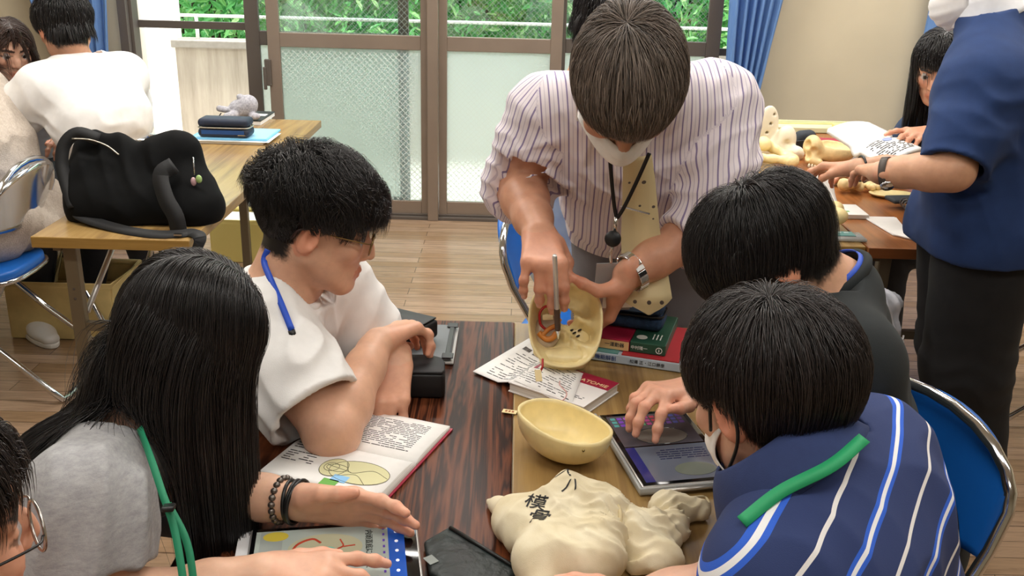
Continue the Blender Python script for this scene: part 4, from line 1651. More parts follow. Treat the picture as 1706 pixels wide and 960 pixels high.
b = MB().tube([S(0.005 + 0.045 * math.cos(a), 0.030 + 0.028 * math.sin(a), 2) for a in np.linspace(0, 2 * PI, 30, endpoint=False)], 0.0006, 4, close=True)
b.build('diagram_outline', MATS['screen_ink'], t)
b = MB()
disc(b, S(0.022, -0.082, 1), 0.034, 0.020, 0, 0.0003, R=R)
b.build('second_diagram', screen_mat('screen_moss', '#656b60', 0.12), t)
cols = ['#4a8a86', '#6b3fa0', '#8e4aa8', '#3a3f9a', '#4f9a6b', '#a03a7a', '#a13a4a', '#5a4a9a', '#6a4a8a', '#4a4f8a', '#5a3f7a']
for i, h in enumerate(cols):
    b = MB()
    for j in range(3):
        b.box(S(-0.060 + i * 0.0118, 0.098 - j * 0.012, 1), (0.0085, 0.008, 0.0003), R)
    o = b.build('legend', screen_mat('legend_' + h[1:], h, 0.25), t)
b = MB()
rows(b, S(0.018, -0.032, 1), x, y, 0.085, 0.034, 5, 0.0022, 0.85, 8, 0.0003)
b.build('print', screen_mat('screen_print', '#2d3150', 0.05), t)

# black mesh pouch
pm = NT('mesh_pouch')
pm.base(pm.ramp(pm.noise(pm.coord(), 14, 3), [(0.35, lin('#0d1011')), (0.75, lin('#23302f'))])).set(Roughness=0.5)
pm.bump(pm.noise(pm.coord(), 45, 3), 0.5, 0.01)
t = thing('mesh_pouch', 'flat black mesh pouch on the dark table beside the tablet', 'pouch', Pz(790, 930, 0.7))
cs = [Pz(706, 912, ZT), Pz(748, 888, ZT), Pz(868, 962, ZT), Pz(800, 1010, ZT), Pz(715, 965, ZT)]
b = MB().prism([(p[0], p[1]) for p in cs][::-1], 0.7012, 0.713)
b.build('body', pm.m, t, True, bevel=0.005, seg=3)
MB().tube([A(p[0], p[1], 0.7145) for p in (cs[1] * 0.96 + cs[3] * 0.04, cs[2] * 0.96 + cs[4] * 0.04)], 0.003, 6).build('zip', black_plastic, t, True)
lc = Pz(713, 933, 0.7136)
MB().box(A(lc[0] + 0.004, lc[1], 0.7138), (0.018, 0.014, 0.0006), rotz(-0.9)).build('label', M('grey_tag', '#8b918e', 0.6), t)

# ------------------------------------------------------------------ on the oak table: books, skull, bag
# anatomy book with crimson band and loose printout
ck = [Pz(893, 583, 0.725), Pz(1041, 628, 0.725), Pz(962, 683, 0.725), Pz(812, 630, 0.725)]
x = nrm(ck[1] - ck[0])
y = A(-x[1], x[0], 0)
c = sum(ck) / 4
t = thing('anatomy_book', 'white anatomy book with a crimson band lying under the skull', 'book', A(c[0], c[1], 0.7))
bw, bl = 0.165, 0.125
bc = (ck[1] + ck[2]) / 2 - x * bw / 2
slab(MB(), bc, x, y, bw - 0.004, bl - 0.004, 0.7035, 0.7185).build('pages', MATS['page_edges'], t)
slab(MB(), bc, x, y, bw, bl, 0.7187, 0.7207).build('cover', M('white_cover', '#e9e6e4', 0.35), t)
slab(MB(), bc, x, y, bw, bl, 0.7012, 0.7032).build('back_cover', M('white_cover'), t)
slab(MB(), bc + y * (bl / 2 - 0.021), x, y, bw, 0.042, 0.7208, 0.7211).build('band', M('crimson_band', '#a21f3e', 0.35), t)
text_mesh('title', 'ANATOMIE', M('pale_lettering', '#efd9a8', 0.5), A(*bc[:2], 0.7213) + y * (bl / 2 - 0.030) + x * 0.035, x, y, 0.016, t)
b = MB()
rows(b, A(*bc[:2], 0.7209) + x * 0.05 - y * 0.035, x, y, 0.03, 0.012, 2, 0.0018, 0.9, 11)
b.build('print', ink, t)
# printout: a bent sheaf of paper leaning on the book
hc = [Pz(788, 620, 0.708), Pz(881, 565, 0.728), Pz(1000, 640, 0.726), Pz(951, 690, 0.716)]
t = thing('printout', 'printed sheet with bar codes slipped over the white book', 'paper', (hc[0] + hc[2]) / 2 * A(1, 1, 0) + A(0, 0, 0.7))
hc = [Pz(788, 620, 0.7035), Pz(881, 565, 0.7035), Pz(975, 612, 0.7235), Pz(951, 690, 0.7035)]
G = []
for v in np.linspace(0, 1, 12):
    row = []
    for u in np.linspace(0, 1, 12):
        p = (1 - u) * ((1 - v) * hc[0] + v * hc[1]) + u * ((1 - v) * hc[3] + v * hc[2])
        loc = (p - bc)
        on = max(abs(loc @ x) / (bw / 2), abs(loc @ y) / (bl / 2))
        hgt = np.interp(on, [0.9, 1.35], [0.7225, 0.7045])
        row.append(A(p[0], p[1], hgt))
    G.append(row)
sheet = MB().grid(G).build('sheet', paper, t, True, solid=0.0016)


def on_grid(mb, G):
    """lay a thin mesh given in (u, v, height) onto grid G"""
    G = np.array(G)
    n, m = G.shape[0] - 1, G.shape[1] - 1
    out = []
    for u, v, h in mb.V:
        fv, fu = min(max(v, 0), 0.9999) * n, min(max(u, 0), 0.9999) * m
        i, j = int(fv), int(fu)
        a, b_ = fv - i, fu - j
        p = (1 - a) * ((1 - b_) * G[i, j] + b_ * G[i, j + 1]) + a * ((1 - b_) * G[i + 1, j] + b_ * G[i + 1, j + 1])
        out.append((p[0], p[1], p[2] + h))
    mb.V = out
    return mb


b = MB()
r_ = np.random.default_rng(4)
for i in range(13):
    vv = 0.08 + i * 0.05
    uu = 0.10
    while uu < 0.92:
        L = r_.uniform(0.02, 0.07)
        if r_.random() < 0.75:
            b.box((uu + L / 2, vv, 0.0013), (L * 0.85, 0.009, 0.0004))
        uu += L
on_grid(b, G).build('print', ink, t)
b = MB()
for k, (v0, u0) in enumerate(((0.80, 0.10), (0.80, 0.26))):
    for i in range(10):
        wd = r_.uniform(0.0015, 0.006)
        b.box((u0 + i * 0.0115, v0, 0.0013), (wd, 0.075, 0.0004))
on_grid(b, G).build('bar_code', ink, t)

# books under the denim pencil case
a0, a1 = Pz(985, 592, 0.730), Pz(1122, 612, 0.730)
x = nrm(a1 - a0)
x[2] = 0
x = nrm(x)
y = A(-x[1], x[0], 0)
R3 = np.stack([x, y, A(0, 0, 1)], 1)
gc = M('green_cover', '#27523f', 0.4)
e0, e1 = Pz(1136, 622, 0.7012), Pz(985, 600, 0.7012)
c = A(e0[0], e0[1], 0) - x * 0.125 + y * 0.095
t = thing('textbook', 'pale blue and red textbook at the bottom under the green book', 'book', A(c[0], c[1], 0.7))
slab(MB(), c, x, y, 0.25, 0.19, 0.7015, 0.720).build('body', M('pale_blue_spine', '#bccbd9', 0.4), t, bevel=0.002)
slab(MB(), c - x * 0.055, x, y, 0.10, 0.186, 0.7203, 0.7222).build('teal_panel', M('teal_cover', '#5f9a98', 0.4), t)
slab(MB(), c + x * 0.06, x, y, 0.115, 0.186, 0.7203, 0.7222).build('red_panel', M('red_cover', '#b8323a', 0.4), t)
sp = A(c[0], c[1], 0.7105) - y * 0.0956
text_mesh('spine_title', '筋の機能解剖', M('navy_ink', '#2c4a8a', 0.5), sp - x * 0.04, x, A(0, 0, 1), 0.011, t)
text_mesh('author', '松澤 正・江口勝彦', ink, sp + x * 0.055, x, A(0, 0, 1), 0.0085, t)
c = c - x * 0.018 + y * 0.008
t = thing('textbook', 'green and crimson atlas lying under the denim pencil case', 'book', A(c[0], c[1], 0.7225))
slab(MB(), c + x * 0.069, x, y, 0.072, 0.168, 0.7228, 0.7455).build('green_end', gc, t, bevel=0.002)
slab(MB(), c - x * 0.036, x, y, 0.136, 0.168, 0.7228, 0.7455).build('crimson_end', M('crimson_band'), t, bevel=0.002)
slab(MB(), c + x * 0.001 - y * 0.0843, x, y, 0.060, 0.0008, 0.7235, 0.7425).build('cream_spine_panel', M('cream_spine', '#e3bd86', 0.5), t)
slab(MB(), c - x * 0.066 - y * 0.0843, x, y, 0.074, 0.0008, 0.7235, 0.7425).build('white_spine_panel', M('white_cover'), t)
sp = A(c[0], c[1], 0.7335) - y * 0.0850
text_mesh('spine_title', 'アトラス', black_plastic, sp - x * 0.062, x, A(0, 0, 1), 0.017, t, bold=0.0004)
text_mesh('spine_subtitle', '一運動器', ink, sp + x * 0.002, x, A(0, 0, 1), 0.010, t)
text_mesh('author', '中村隆一', M('white_lettering', '#e9efe9', 0.5), sp + x * 0.052, x, A(0, 0, 1), 0.0085, t)
b = MB()
for rr in (0.006,):
    b.tube([sp + x * (0.092 + rr * math.cos(a)) + A(0, 0, rr * math.sin(a)) for a in np.linspace(0, 2 * PI, 20, endpoint=False)], 0.0008, 5, close=True)
b.box(sp + x * 0.092, (0.0018, 0.0006, 0.006), R3)
b.build('emblem', M('white_lettering'), t)
b = MB()
disc(b, A(c[0], c[1], 0.7457) + x * 0.052 - y * 0.055, 0.011, 0.011, 0, 0.0003, R=R3)
rows(b, A(c[0], c[1], 0.7458) + x * 0.082 - y * 0.045, y, -x, 0.03, 0.022, 3, 0.0022, 0.9, 4)
b.build('front_print', M('white_lettering'), t)
dn = NT('denim')
dn.base(dn.ramp(dn.noise(dn.coord(), 60, 5, 0.7), [(0.3, lin('#16283f')), (0.65, lin('#2c4a6e')), (0.9, lin('#6f8cab'))])).set(Roughness=0.9)
dn.bump(dn.noise(dn.coord(), 600, 2), 0.5, 0.002)
pc = c + x * 0.012 + y * 0.012
t = pencil_case('pencil_case', 'worn blue denim pencil case on the green and crimson atlas', A(pc[0], pc[1], 0.7465), R3, 0.150, 0.075, 0.062, dn.m, dn.m, black_plastic)
b = MB().ell(A(pc[0], pc[1], 0.7465 + 0.0615) + x * 0.02, (0.022, 0.007, 0.0012), R3)
b.build('oval_badge', chrome, t, True)
MB().box(A(pc[0], pc[1], 0.7465 + 0.046) - y * 0.038, (0.11, 0.004, 0.010), R3).build('piping', M('denim_edge', '#4f6f92', 0.9), t, bevel=0.0015)

# --- skull base held by the teacher
sc = Q(942, 540, 1.865)
SN = nrm(A(-0.02, -0.80, 0.60))          # normal of the sawn plane
SX = nrm(A(1, -0.03, 0) - SN * (A(1, -0.03, 0) @ SN))
SY = np.cross(SN, SX)                    # towards the back of the head (up in the picture)
SR = np.stack([SX, SY, SN], 1)
t = thing('model_skull', 'cream model skull base with red vessels held above the books', 'skull', sc - A(0, 0, 0.08))
a_, b_ = 0.068, 0.087


def outline(th):
    r = 1.0 + 0.03 * math.cos(2 * th) - 0.035 * math.cos(4 * th)
    return a_ * math.cos(th) * r * (1.0 + 0.06 * math.sin(th)), b_ * math.sin(th) * r


def bowl(u, th, inner=True):
    """u 0 centre .. 1 rim"""
    ox, oy = outline(th)
    px, py = ox * u, oy * u
    z = -0.050 * (1 - u ** 5.0)
    if inner:
        # anterior fossa high, middle fossae and posterior fossa deep
        z += 0.024 * math.exp(-((py + 0.055) / 0.024) ** 2) * (1 - u ** 6)
        for s_ in (-1, 1):
            z += 0.020 * math.exp(-(((px - s_ * 0.030) * 0.75 + s_ * 0 + (py - 0.012 - abs(px) * 0.25) * 0.9) / 0.009) ** 2) * (1 - u ** 6) * (1 if abs(px) > 0.012 else 0.5)
            z -= 0.014 * math.exp(-((px - s_ * 0.036) / 0.02) ** 2 - ((py + 0.012) / 0.022) ** 2)
        z += 0.012 * math.exp(-(px / 0.012) ** 2 - ((py + 0.010) / 0.012) ** 2)
        z += 0.0028 * math.sin(px * 270 + 2 * math.sin(py * 190)) * math.sin(py * 250 + 1.5 * math.sin(px * 140)) * (1 - u ** 8)
    return px, py, z


NU, NTH = 26, 72
fo = A(0.004, 0.026)
V, F = [], []
for i in range(NU + 1):
    for k in range(NTH):
        V.append(sc + SR @ A(*bowl(i / NU, 2 * PI * k / NTH)))
hole = set()
for i in range(NU):
    for k in range(NTH):
        th = 2 * PI * (k + 0.5) / NTH
        px, py, _ = bowl((i + 0.5) / NU, th)
        if ((px - fo[0]) / 0.014) ** 2 + ((py - fo[1]) / 0.017) ** 2 < 1:
            continue
        F.append((i * NTH + k, (i + 1) * NTH + k, (i + 1) * NTH + (k + 1) % NTH, i * NTH + (k + 1) % NTH)[::-1])
n0 = len(V)
OW = 0.0045
for i in range(NU + 1):
    for k in range(NTH):
        th = 2 * PI * k / NTH
        px, py, z = bowl(i / NU, th, False)
        q = A(px, py, 0) * (1 + OW / 0.075)
        V.append(sc + SR @ A(q[0], q[1], (z - OW) if i < NU else 0.0))
for i in range(NU):
    for k in range(NTH):
        th = 2 * PI * (k + 0.5) / NTH
        px, py, _ = bowl((i + 0.5) / NU, th)
        if ((px - fo[0]) / 0.014) ** 2 + ((py - fo[1]) / 0.017) ** 2 < 1:
            continue
        F.append((n0 + i * NTH + k, n0 + (i + 1) * NTH + k, n0 + (i + 1) * NTH + (k + 1) % NTH, n0 + i * NTH + (k + 1) % NTH))
for k in range(NTH):
    k2 = (k + 1) % NTH
    F.append((NU * NTH + k, NU * NTH + k2, n0 + NU * NTH + k2, n0 + NU * NTH + k))
mesh_obj('cranium', V, F, bone, t)
L = lambda px, py, z: sc + SR @ A(px, py, z)
B = Blob()
for s_ in (-1, 1):
    B.cap(L(0.03 * s_, -0.062, -0.030), L(0.022 * s_, -0.072, -0.072), 0.018, 0.014, 0.02)
    B.cap(L(0.052 * s_, -0.050, -0.035), L(0.056 * s_, 0.0, -0.05), 0.008, 0.006, 0.01)
B.cap(L(-0.018, -0.076, -0.074), L(0.018, -0.076, -0.074), 0.017, 0.017, 0.015)
B.ell(L(0, -0.065, -0.045), (0.03, 0.03, 0.03), None, 0.02)
for s_ in (-1, 1):
    B.ell(L(0.028 * s_, -0.088, -0.045), (0.017, 0.014, 0.015), SR, 0.006, -1)
B.ell(L(0, -0.092, -0.058), (0.010, 0.012, 0.014), SR, 0.005, -1)
blob_obj('face', B, 0.003, bone, t)
for i in range(11):
    a = PI * (i - 5) / 13
    q = L(0.027 * math.sin(a), -0.072 - 0.018 * math.cos(a), -0.093)
    o = MB().ell(q, (0.0038, 0.0045, 0.0075), SR, 10, 6).build('tooth', M('tooth', '#efe6c8', 0.3), t, True)
red = M('red_vessel', '#b01c1c', 0.35)
orange = M('orange_nerve', '#d98a3c', 0.4)
pink = M('pink_cord', '#d9a9a4', 0.5)
vz = -0.026
MB().tube(spline([L(-0.048, 0.004, vz), L(-0.050, 0.024, vz + .006), L(-0.040, 0.038, vz + .008), L(-0.024, 0.036, vz + .008), L(-0.014, 0.020, vz + .004), L(-0.018, 0.002, vz), L(-0.034, -0.006, vz), L(-0.048, 0.004, vz)], 6), 0.0026, 8).build('vessel', red, t, True)
MB().tube(spline([L(-0.044, -0.018, vz), L(-0.030, -0.004, vz + .003), L(-0.016, 0.004, vz + .004), L(-0.010, 0.016, vz + .002)], 6), 0.0042, 8).build('nerve', orange, t, True)
MB().tube(spline([L(-0.050, -0.012, vz - .002), L(-0.036, -0.024, vz - .002), L(-0.024, -0.022, vz), L(-0.016, -0.012, vz + .002)], 6), 0.006, 8).build('nerve', orange, t, True)
MB().tube(spline([L(-0.026, 0.026, vz + .008), L(-0.018, 0.030, vz + .010), L(-0.012, 0.022, vz + .010), L(-0.014, -0.01, vz + .006)], 6), 0.002, 7).build('vessel', pink, t, True)
MB().box(L(-0.034, 0.017, vz + .009), (0.020, 0.011, 0.0015), SR @ rotz(0.1)).build('card', M('tag_card', '#ead6a2', 0.6), t)
B = Blob()
B.ell(L(-0.034, -0.006, vz - 0.010), (0.026, 0.036, 0.009), SR, 0.01)
blob_obj('membrane', B, 0.003, M('grey_membrane', '#b9a58a', 0.35, var=0.15, vs=60), t)
for s_, ax_, ay_ in ((1, 0.020, -0.004), (1, 0.030, 0.002), (1, 0.027, -0.010), (1, 0.014, 0.001)):
    zz = max(bowl(math.hypot(ax_ / a_, ay_ / b_), math.atan2(ay_, ax_))[2], -0.05)
    MB().ell(L(ax_, ay_, zz), (0.0045, 0.0022, 0.0012), SR @ rotz(0.5), 10, 6).build('foramen', M('dark_hole', '#2a2016', 0.8), t, True)
# tags on strings
tz = 0.7255
p1 = Q(904, 598, 1.79)
tagend = Pz(897, 626, 0.745)
MB().tube([p1, p1 + A(0, -0.01, -0.012), tagend], 0.0022, 7).build('red_cord', red, t, True)
Rt = frame(A(0.1, -0.7, 0.7), A(0.9, -0.2, -0.3))
MB().box(Q(897, 626, 1.765), (0.012, 0.022, 0.0015), Rt @ rotz(0.5)).build('tag', M('tag_card'), t)
cord = [L(0.0, -0.088, -0.06), Pz(932, 640, 0.7300), Pz(944, 655, 0.7295), Pz(935, 668, 0.7290), Pz(905, 668, 0.7265), Pz(880, 677, 0.711), Pz(862, 684, 0.7035)]
MB().tube(spline(cord, 8), 0.0012, 6).build('string', pink, t, True)
q = Pz(849, 686, 0.703)
MB().box(q, (0.026, 0.013, 0.0012), rotz(-0.25)).build('tag', M('tag_card'), t)
b = MB()
for i in range(3):
    b.box(q + rotz(-0.25) @ A(-0.006 + i * 0.006, 0, 0.0008), (0.004, 0.006, 0.0003), rotz(-0.25))
b.build('tag_print', M('brown_ink', '#a0613a', 0.7), t)

# --- skull cap on the table
c = Pz(938, 740, 0.722)
d1 = Pz(1010, 762, 0.745) - Pz(868, 700, 0.745)
x = nrm(A(d1[0], d1[1], 0))
t = thing('upturned_calvaria', 'cream model skull cap lying upturned on the oak table', 'skull', A(c[0], c[1], 0.7))
tilt = frame(nrm(A(0.10, 0.02, 1)), x)
V, F = [], []
RXc, RYc, DZ = 0.086, 0.064, 0.064
cc = A(c[0], c[1], 0.700 + DZ + 0.004)
for lay, (ex, dz) in enumerate(((1.0, 0.0), (0.945, 0.005))):
    for i in range(21):
        u = i / 20
        for k in range(64):
            th = 2 * PI * k / 64
            egg = 1 + 0.06 * math.cos(th)
            rr = math.sin(u * PI / 2) ** 0.85
            px = RXc * math.cos(th) * rr * ex
            py = RYc * math.sin(th) * rr * ex * egg
            zz = -DZ * math.cos(u * PI / 2) ** 0.9 * (1 if lay == 0 else 0.93)
            if i == 20:
                zz = 0.002 * math.sin(3 * th + 1)
            if lay == 1:
                zz += 0.0012 * math.exp(-(py / 0.006) ** 2) * u * 1.0 + 0.0008 * math.sin(px * 160 + math.sin(py * 120) * 2)
            V.append(cc + tilt @ A(px, py, zz))
n0 = 21 * 64
for lay in (0, 1):
    for i in range(20):
        for k in range(64):
            f = (lay * n0 + i * 64 + k, lay * n0 + (i + 1) * 64 + k, lay * n0 + (i + 1) * 64 + (k + 1) % 64, lay * n0 + i * 64 + (k + 1) % 64)
            F.append(f if lay == 0 else f[::-1])
for k in range(64):
    F.append((20 * 64 + k, n0 + 20 * 64 + k, n0 + 20 * 64 + (k + 1) % 64, 20 * 64 + (k + 1) % 64))
V = np.array(V)
V[:, 2] += 0.7012 - V[:, 2].min()
mesh_obj('cap', V, F, bone, t)
for k in (37, 58):
    q = V[18 * 64 + k]
    o = MB().ell(q, (0.0022, 0.0022, 0.0022), None, 8, 6).build('pin', M('brass_pin', '#8c7a4a', 0.3, 0.9), t, True)

# --- cotton bag
cot = NT('unbleached_cotton')
cot.base(cot.ramp(cot.noise(cot.coord(), 24, 4), [(0.3, lin('#ded0ac')), (0.7, lin('#efe5c8'))])).set(Roughness=0.9)
cot.bump(cot.noise(cot.coord((1, 1, 1)), 900, 2), 0.25, 0.001)
cot = cot.m
t = thing('cotton_bag', 'cream cotton drawstring bag with black handwriting on the oak table', 'bag', Pz(960, 880, 0.70))


def bz(px, py, z=0.73):
    return Pz(px, py, z)


B = Blob()
B.cap(bz(870, 870), bz(985, 905), 0.040, 0.045, 0.04, flat=(A(0, 0, 1), 0.85))
B.cap(bz(900, 925), bz(990, 935), 0.038, 0.035, 0.04)
B.cap(bz(950, 830, 0.745), bz(1000, 850, 0.745), 0.040, 0.036, 0.05)
B.cap(bz(830, 842, 0.715), bz(880, 880, 0.725), 0.012, 0.03, 0.03)
B.cap(bz(815, 836, 0.708), bz(845, 850, 0.715), 0.006, 0.014, 0.02)
B.cap(bz(905, 955, 0.715), bz(900, 985, 0.71), 0.03, 0.02, 0.03)
B.cap(bz(1010, 845, 0.745), bz(1030, 865, 0.74), 0.024, 0.022, 0.02)
B.cut(A(0.1, 1.15, 0.7012), (0, 0, -1), 0.6)
nk = bz(1022, 862, 0.75)
fo_ = folds([(nk, A(0.3, 0.95, 0), 0.016, 0.07, 0.0035), (bz(950, 880), A(0.5, 0.8, 0.3), 0.055, 0.09, 0.005), (bz(880, 880), A(0.9, -0.4, 0), 0.06, 0.08, 0.004), (bz(980, 925), A(0.2, 1, 0), 0.045, 0.06, 0.004)], 0.0012)
V, F = B.mesh(0.0028, fo_)
bagm = fast_mesh('body', V, F, cot, t)
B2 = Blob()
B2.cap(bz(1030, 862, 0.738), bz(1095, 925, 0.722), 0.024, 0.036, 0.03, flat=(A(0, 0, 1), 0.7))
B2.cap(bz(1060, 880, 0.735), bz(1120, 880, 0.722), 0.026, 0.026, 0.03)
B2.cap(bz(1110, 845, 0.722), bz(1165, 850, 0.716), 0.026, 0.018, 0.03)
B2.cap(bz(1050, 920, 0.71), bz(1058, 945, 0.708), 0.02, 0.012, 0.02)
B2.cut(A(0.1, 1.15, 0.7012), (0, 0, -1), 0.6)
fo2 = folds([(nk, A(0.3, 0.95, 0), 0.017, 0.08, 0.004), (bz(1080, 900), A(0.75, 0.65, 0), 0.05, 0.07, 0.005), (bz(1140, 860), A(0.5, -0.8, 0), 0.014, 0.05, 0.0035)], 0.001)
V, F = B2.mesh(0.0028, fo2)
fast_mesh('gathered_neck', V, F, cot, t)
MB().tube(spline([nk + A(-0.004, 0.024, 0.008), nk + A(0.004, 0.008, 0.016), nk + A(0.008, -0.012, 0.014), nk + A(0.006, -0.028, 0.0)], 6), 0.003, 7).build('drawstring', M('cord_cotton', '#d9c9a0', 0.9), t, True)
q = bz(1168, 838, 0.7045)
MB().tube(spline([bz(1150, 830, 0.722), bz(1172, 828, 0.706), bz(1181, 838, 0.7035), bz(1174, 848, 0.7035), bz(1180, 858, 0.7035)], 6), 0.0022, 7).build('cord_end', M('cord_cotton'), t, True)
from mathutils.bvhtree import BVHTree
dg = bpy.context.evaluated_depsgraph_get()
bv = BVHTree.FromObject(bagm, dg)


def drape(o, bv, off=0.0006):
    up = Vector((0, 0, 1))
    inv = o.matrix_parent_inverse
    for v in o.data.vertices:
        h = bv.ray_cast(Vector((v.co.x, v.co.y, 1.2)), -up)
        if h[0] is not None:
            v.co.z = h[0].z + off + (0.0004 if v.co.z > 0.85 else 0)
    return o


mk = M('marker_black', '#2a2a2c', 0.8)
for ch, px, py, sz, an in (('模', 893, 828, 0.032, -0.32), ('骨', 899, 850, 0.034, -0.34), ('人', 942, 795, 0.028, -0.5), ('ハ', 950, 815, 0.026, -0.4)):
    q = bz(px, py, 0.775)
    xx = A(math.cos(an), math.sin(an), 0)
    o = text_mesh('lettering', ch, mk, A(q[0], q[1], 0.85), xx, A(-xx[1], xx[0], 0), sz, t)
    drape(o, bv)


# ------------------------------------------------------------------ people
def cloth(name, h='#808080', rough=0.9, var=0.05, vs=30, bump=0.25, bs=700):
    return M(name, h, rough, 0, var, vs, bump, bs)


def lerp(a, b, t):
    return np.asarray(a) * (1 - t) + np.asarray(b) * t


def jframe(J):
    side = nrm(J['sR'] - J['sL'])
    up = nrm(J['neck'] - J['hip'])
    front = nrm(np.cross(up, side))
    return side, front, up


def torso(B, J, g=0.0, w=1.0, d=0.88, k=0.07, belly=0.0):
    side, front, up = jframe(J)
    hs = nrm(J.get('hside', side))
    hip, ch, nk = J['hip'], J['chest'], J['neck']
    B.cap(hip - hs * 0.075 * w, hip + hs * 0.075 * w, 0.100 + g, 0.100 + g, k, tag='torso', flat=(front, d))
    m = lerp(hip, ch, 0.5) + front * belly * 0.5
    B.cap(m - side * 0.058 * w, m + side * 0.058 * w, 0.098 + g + belly, 0.098 + g + belly, k, tag='torso', flat=(front, d))
    B.cap(ch - side * 0.068 * w, ch + side * 0.068 * w, 0.108 + g, 0.108 + g, k, tag='torso', flat=(front, d))
    uc = lerp(ch, (J['sL'] + J['sR']) / 2, 0.65)
    B.cap(uc - side * 0.085 * w, uc + side * 0.085 * w, 0.082 + g, 0.082 + g, k, tag='torso', flat=(front, d))
    for s_ in ('sL', 'sR'):
        B.cap(J[s_], nk, 0.056 + g, 0.050 + g * 0.6, 0.05, tag='torso')


def arm_pts(J, s):
    S, E, Wr = J['s' + s], J['e' + s], J['w' + s]
    return [S, lerp(S, E, 0.5), E, lerp(E, Wr, 0.28), lerp(E, Wr, 0.7), Wr]


def shirt(name, J, mat, parent, h=0.005, g=0.012, w=1.0, sleeve=(0.6, 0.6), rs=(0.066, 0.070), fields=(), fine=0.0015, neckr=0.062, neckdir=None,
          neckoff=0.025, hemcut=None, d=0.88, belly=0.0, uv=False, extra=None, vax=None):
    B = Blob()
    torso(B, J, g, w, d, belly=belly)
    side, front, up = jframe(J)
    cuts = []
    for s_, t in zip('LR', sleeve):
        S, E, Wr = J['s' + s_], J['e' + s_], J['w' + s_]
        if t <= 1.0:
            e = lerp(S, E, t + 0.08)
            B.chain([S, lerp(S, e, 0.5), e], [rs[0] + g * 0.3, (rs[0] + rs[1]) / 2, rs[1]], 0.035, tag='sleeve' + s_)
            n = nrm(E - S)
            c = lerp(S, E, t)
        else:
            e = lerp(E, Wr, t - 1 + 0.08)
            B.chain([S, lerp(S, E, 0.5), E, e], [rs[0] + g * 0.3, rs[0], rs[0] * 0.93, rs[1]], 0.035, tag='sleeve' + s_)
            n = nrm(Wr - E)
            c = lerp(E, Wr, t - 1)
        cuts.append((c, n, rs[1]))
    if extra:
        extra(B)
    for c, n, r in cuts:
        B.cut(c, n, r + 0.035)
        B.cap(c - n * 0.014, c + n * 0.08, r - 0.010 - h * 1.3, r - 0.010 - h * 1.3, 0.002, -1)
    nd = nrm(neckdir if neckdir is not None else up)
    nc = J['neck'] + nd * neckoff
    B.cut(nc, nd, neckr + 0.035)
    B.cap(nc - nd * 0.05, nc + nd * 0.08, neckr, neckr, 0.004, -1)
    if hemcut is not None:
        B.cut(hemcut[0], hemcut[1], 0.5)
    V, F = B.mesh(h, folds(list(fields), fine))
    o = fast_mesh(name, V, F, mat, parent)
    if uv:
        idx, _ = B.nearest(V)
        tg = np.array([p['tag'] for p in B.P])[idx]
        u = (V - J['chest']) @ side
        v = (V - J['chest']) @ up
        if vax is not None:
            v = (V - J['chest']) @ nrm(vax)
        for s_ in 'LR' if uv is True else '':
            m = tg == 'sleeve' + s_
            S, E, Wr = J['s' + s_], J['e' + s_], J['w' + s_]
            ax = nrm(E - S)
            fr = frame(ax, front)
            q = (V[m] - S) @ fr
            u[m] = np.arctan2(q[:, 1], q[:, 0]) * 0.07
            v[m] = -q[:, 2]
        set_vec(o, 'uvw', np.stack([u, v, u * 0], 1))
    return o


def legs(name, J, mat, parent, knee, foot, h=0.008, r=(0.088, 0.066, 0.05), top=None, hs=None):
    side, front, up = jframe(J)
    if hs is None:
        hs = nrm(J.get('hside', side))
    B = Blob()
    B.cap(J['hip'] - hs * 0.075, J['hip'] + hs * 0.075, 0.103, 0.103, 0.06)
    for s_, k_, f_ in ((-1, knee[0], foot[0]), (1, knee[1], foot[1])):
        hp = J['hip'] + hs * 0.085 * s_
        an = np.asarray(f_) + A(0, 0, 0.07)
        B.chain([hp, k_, an], [r[0], r[1], r[2]], 0.04)
    if top is not None:
        B.cap(J['hip'], top, 0.11, 0.10, 0.05)
    V, F = B.mesh(h, folds([(np.asarray(knee[0]), A(0.2, 0.2, 1), 0.06, 0.12, 0.005), (np.asarray(knee[1]), A(-0.2, 0.2, 1), 0.06, 0.12, 0.005)], 0.002))
    return fast_mesh(name, V, F, mat, parent)


def shoe(name, f, d, mat, solem, parent):
    d = nrm(A(d[0], d[1], 0))
    f = np.asarray(f, float)
    B = Blob()
    B.cap(f - d * 0.05 + A(0, 0, 0.05), f + d * 0.10 + A(0, 0, 0.036), 0.044, 0.036, 0.03, flat=(A(0, 0, 1), 0.9))
    B.cap(f - d * 0.045 + A(0, 0, 0.06), f - d * 0.04 + A(0, 0, 0.095), 0.043, 0.042, 0.02)
    B.cap(f + d * 0.08 + A(0, 0, 0.03), f + d * 0.165 + A(0, 0, 0.028), 0.042, 0.034, 0.03, flat=(A(0, 0, 1), 0.7))
    B.cut(f + A(0, 0, 0.016), (0, 0, -1), 0.3)
    B.cut(f - d * 0.04 + A(0, 0, 0.105), (0, 0, 1), 0.08)
    V, F = B.mesh(0.006)
    o = fast_mesh(name, V, F, mat, parent)
    x = A(-d[1], d[0], 0)
    poly = []
    for a in np.linspace(0, 2 * PI, 24, endpoint=False):
        poly.append((0.055 + 0.15 * math.cos(a), 0.046 * math.sin(a) * (1 + 0.1 * math.cos(a))))
    MB().prism(poly, 0.001, 0.018, np.stack([d, x, A(0, 0, 1)], 1), f).build('sole', solem, o, True, bevel=0.003)
    return o


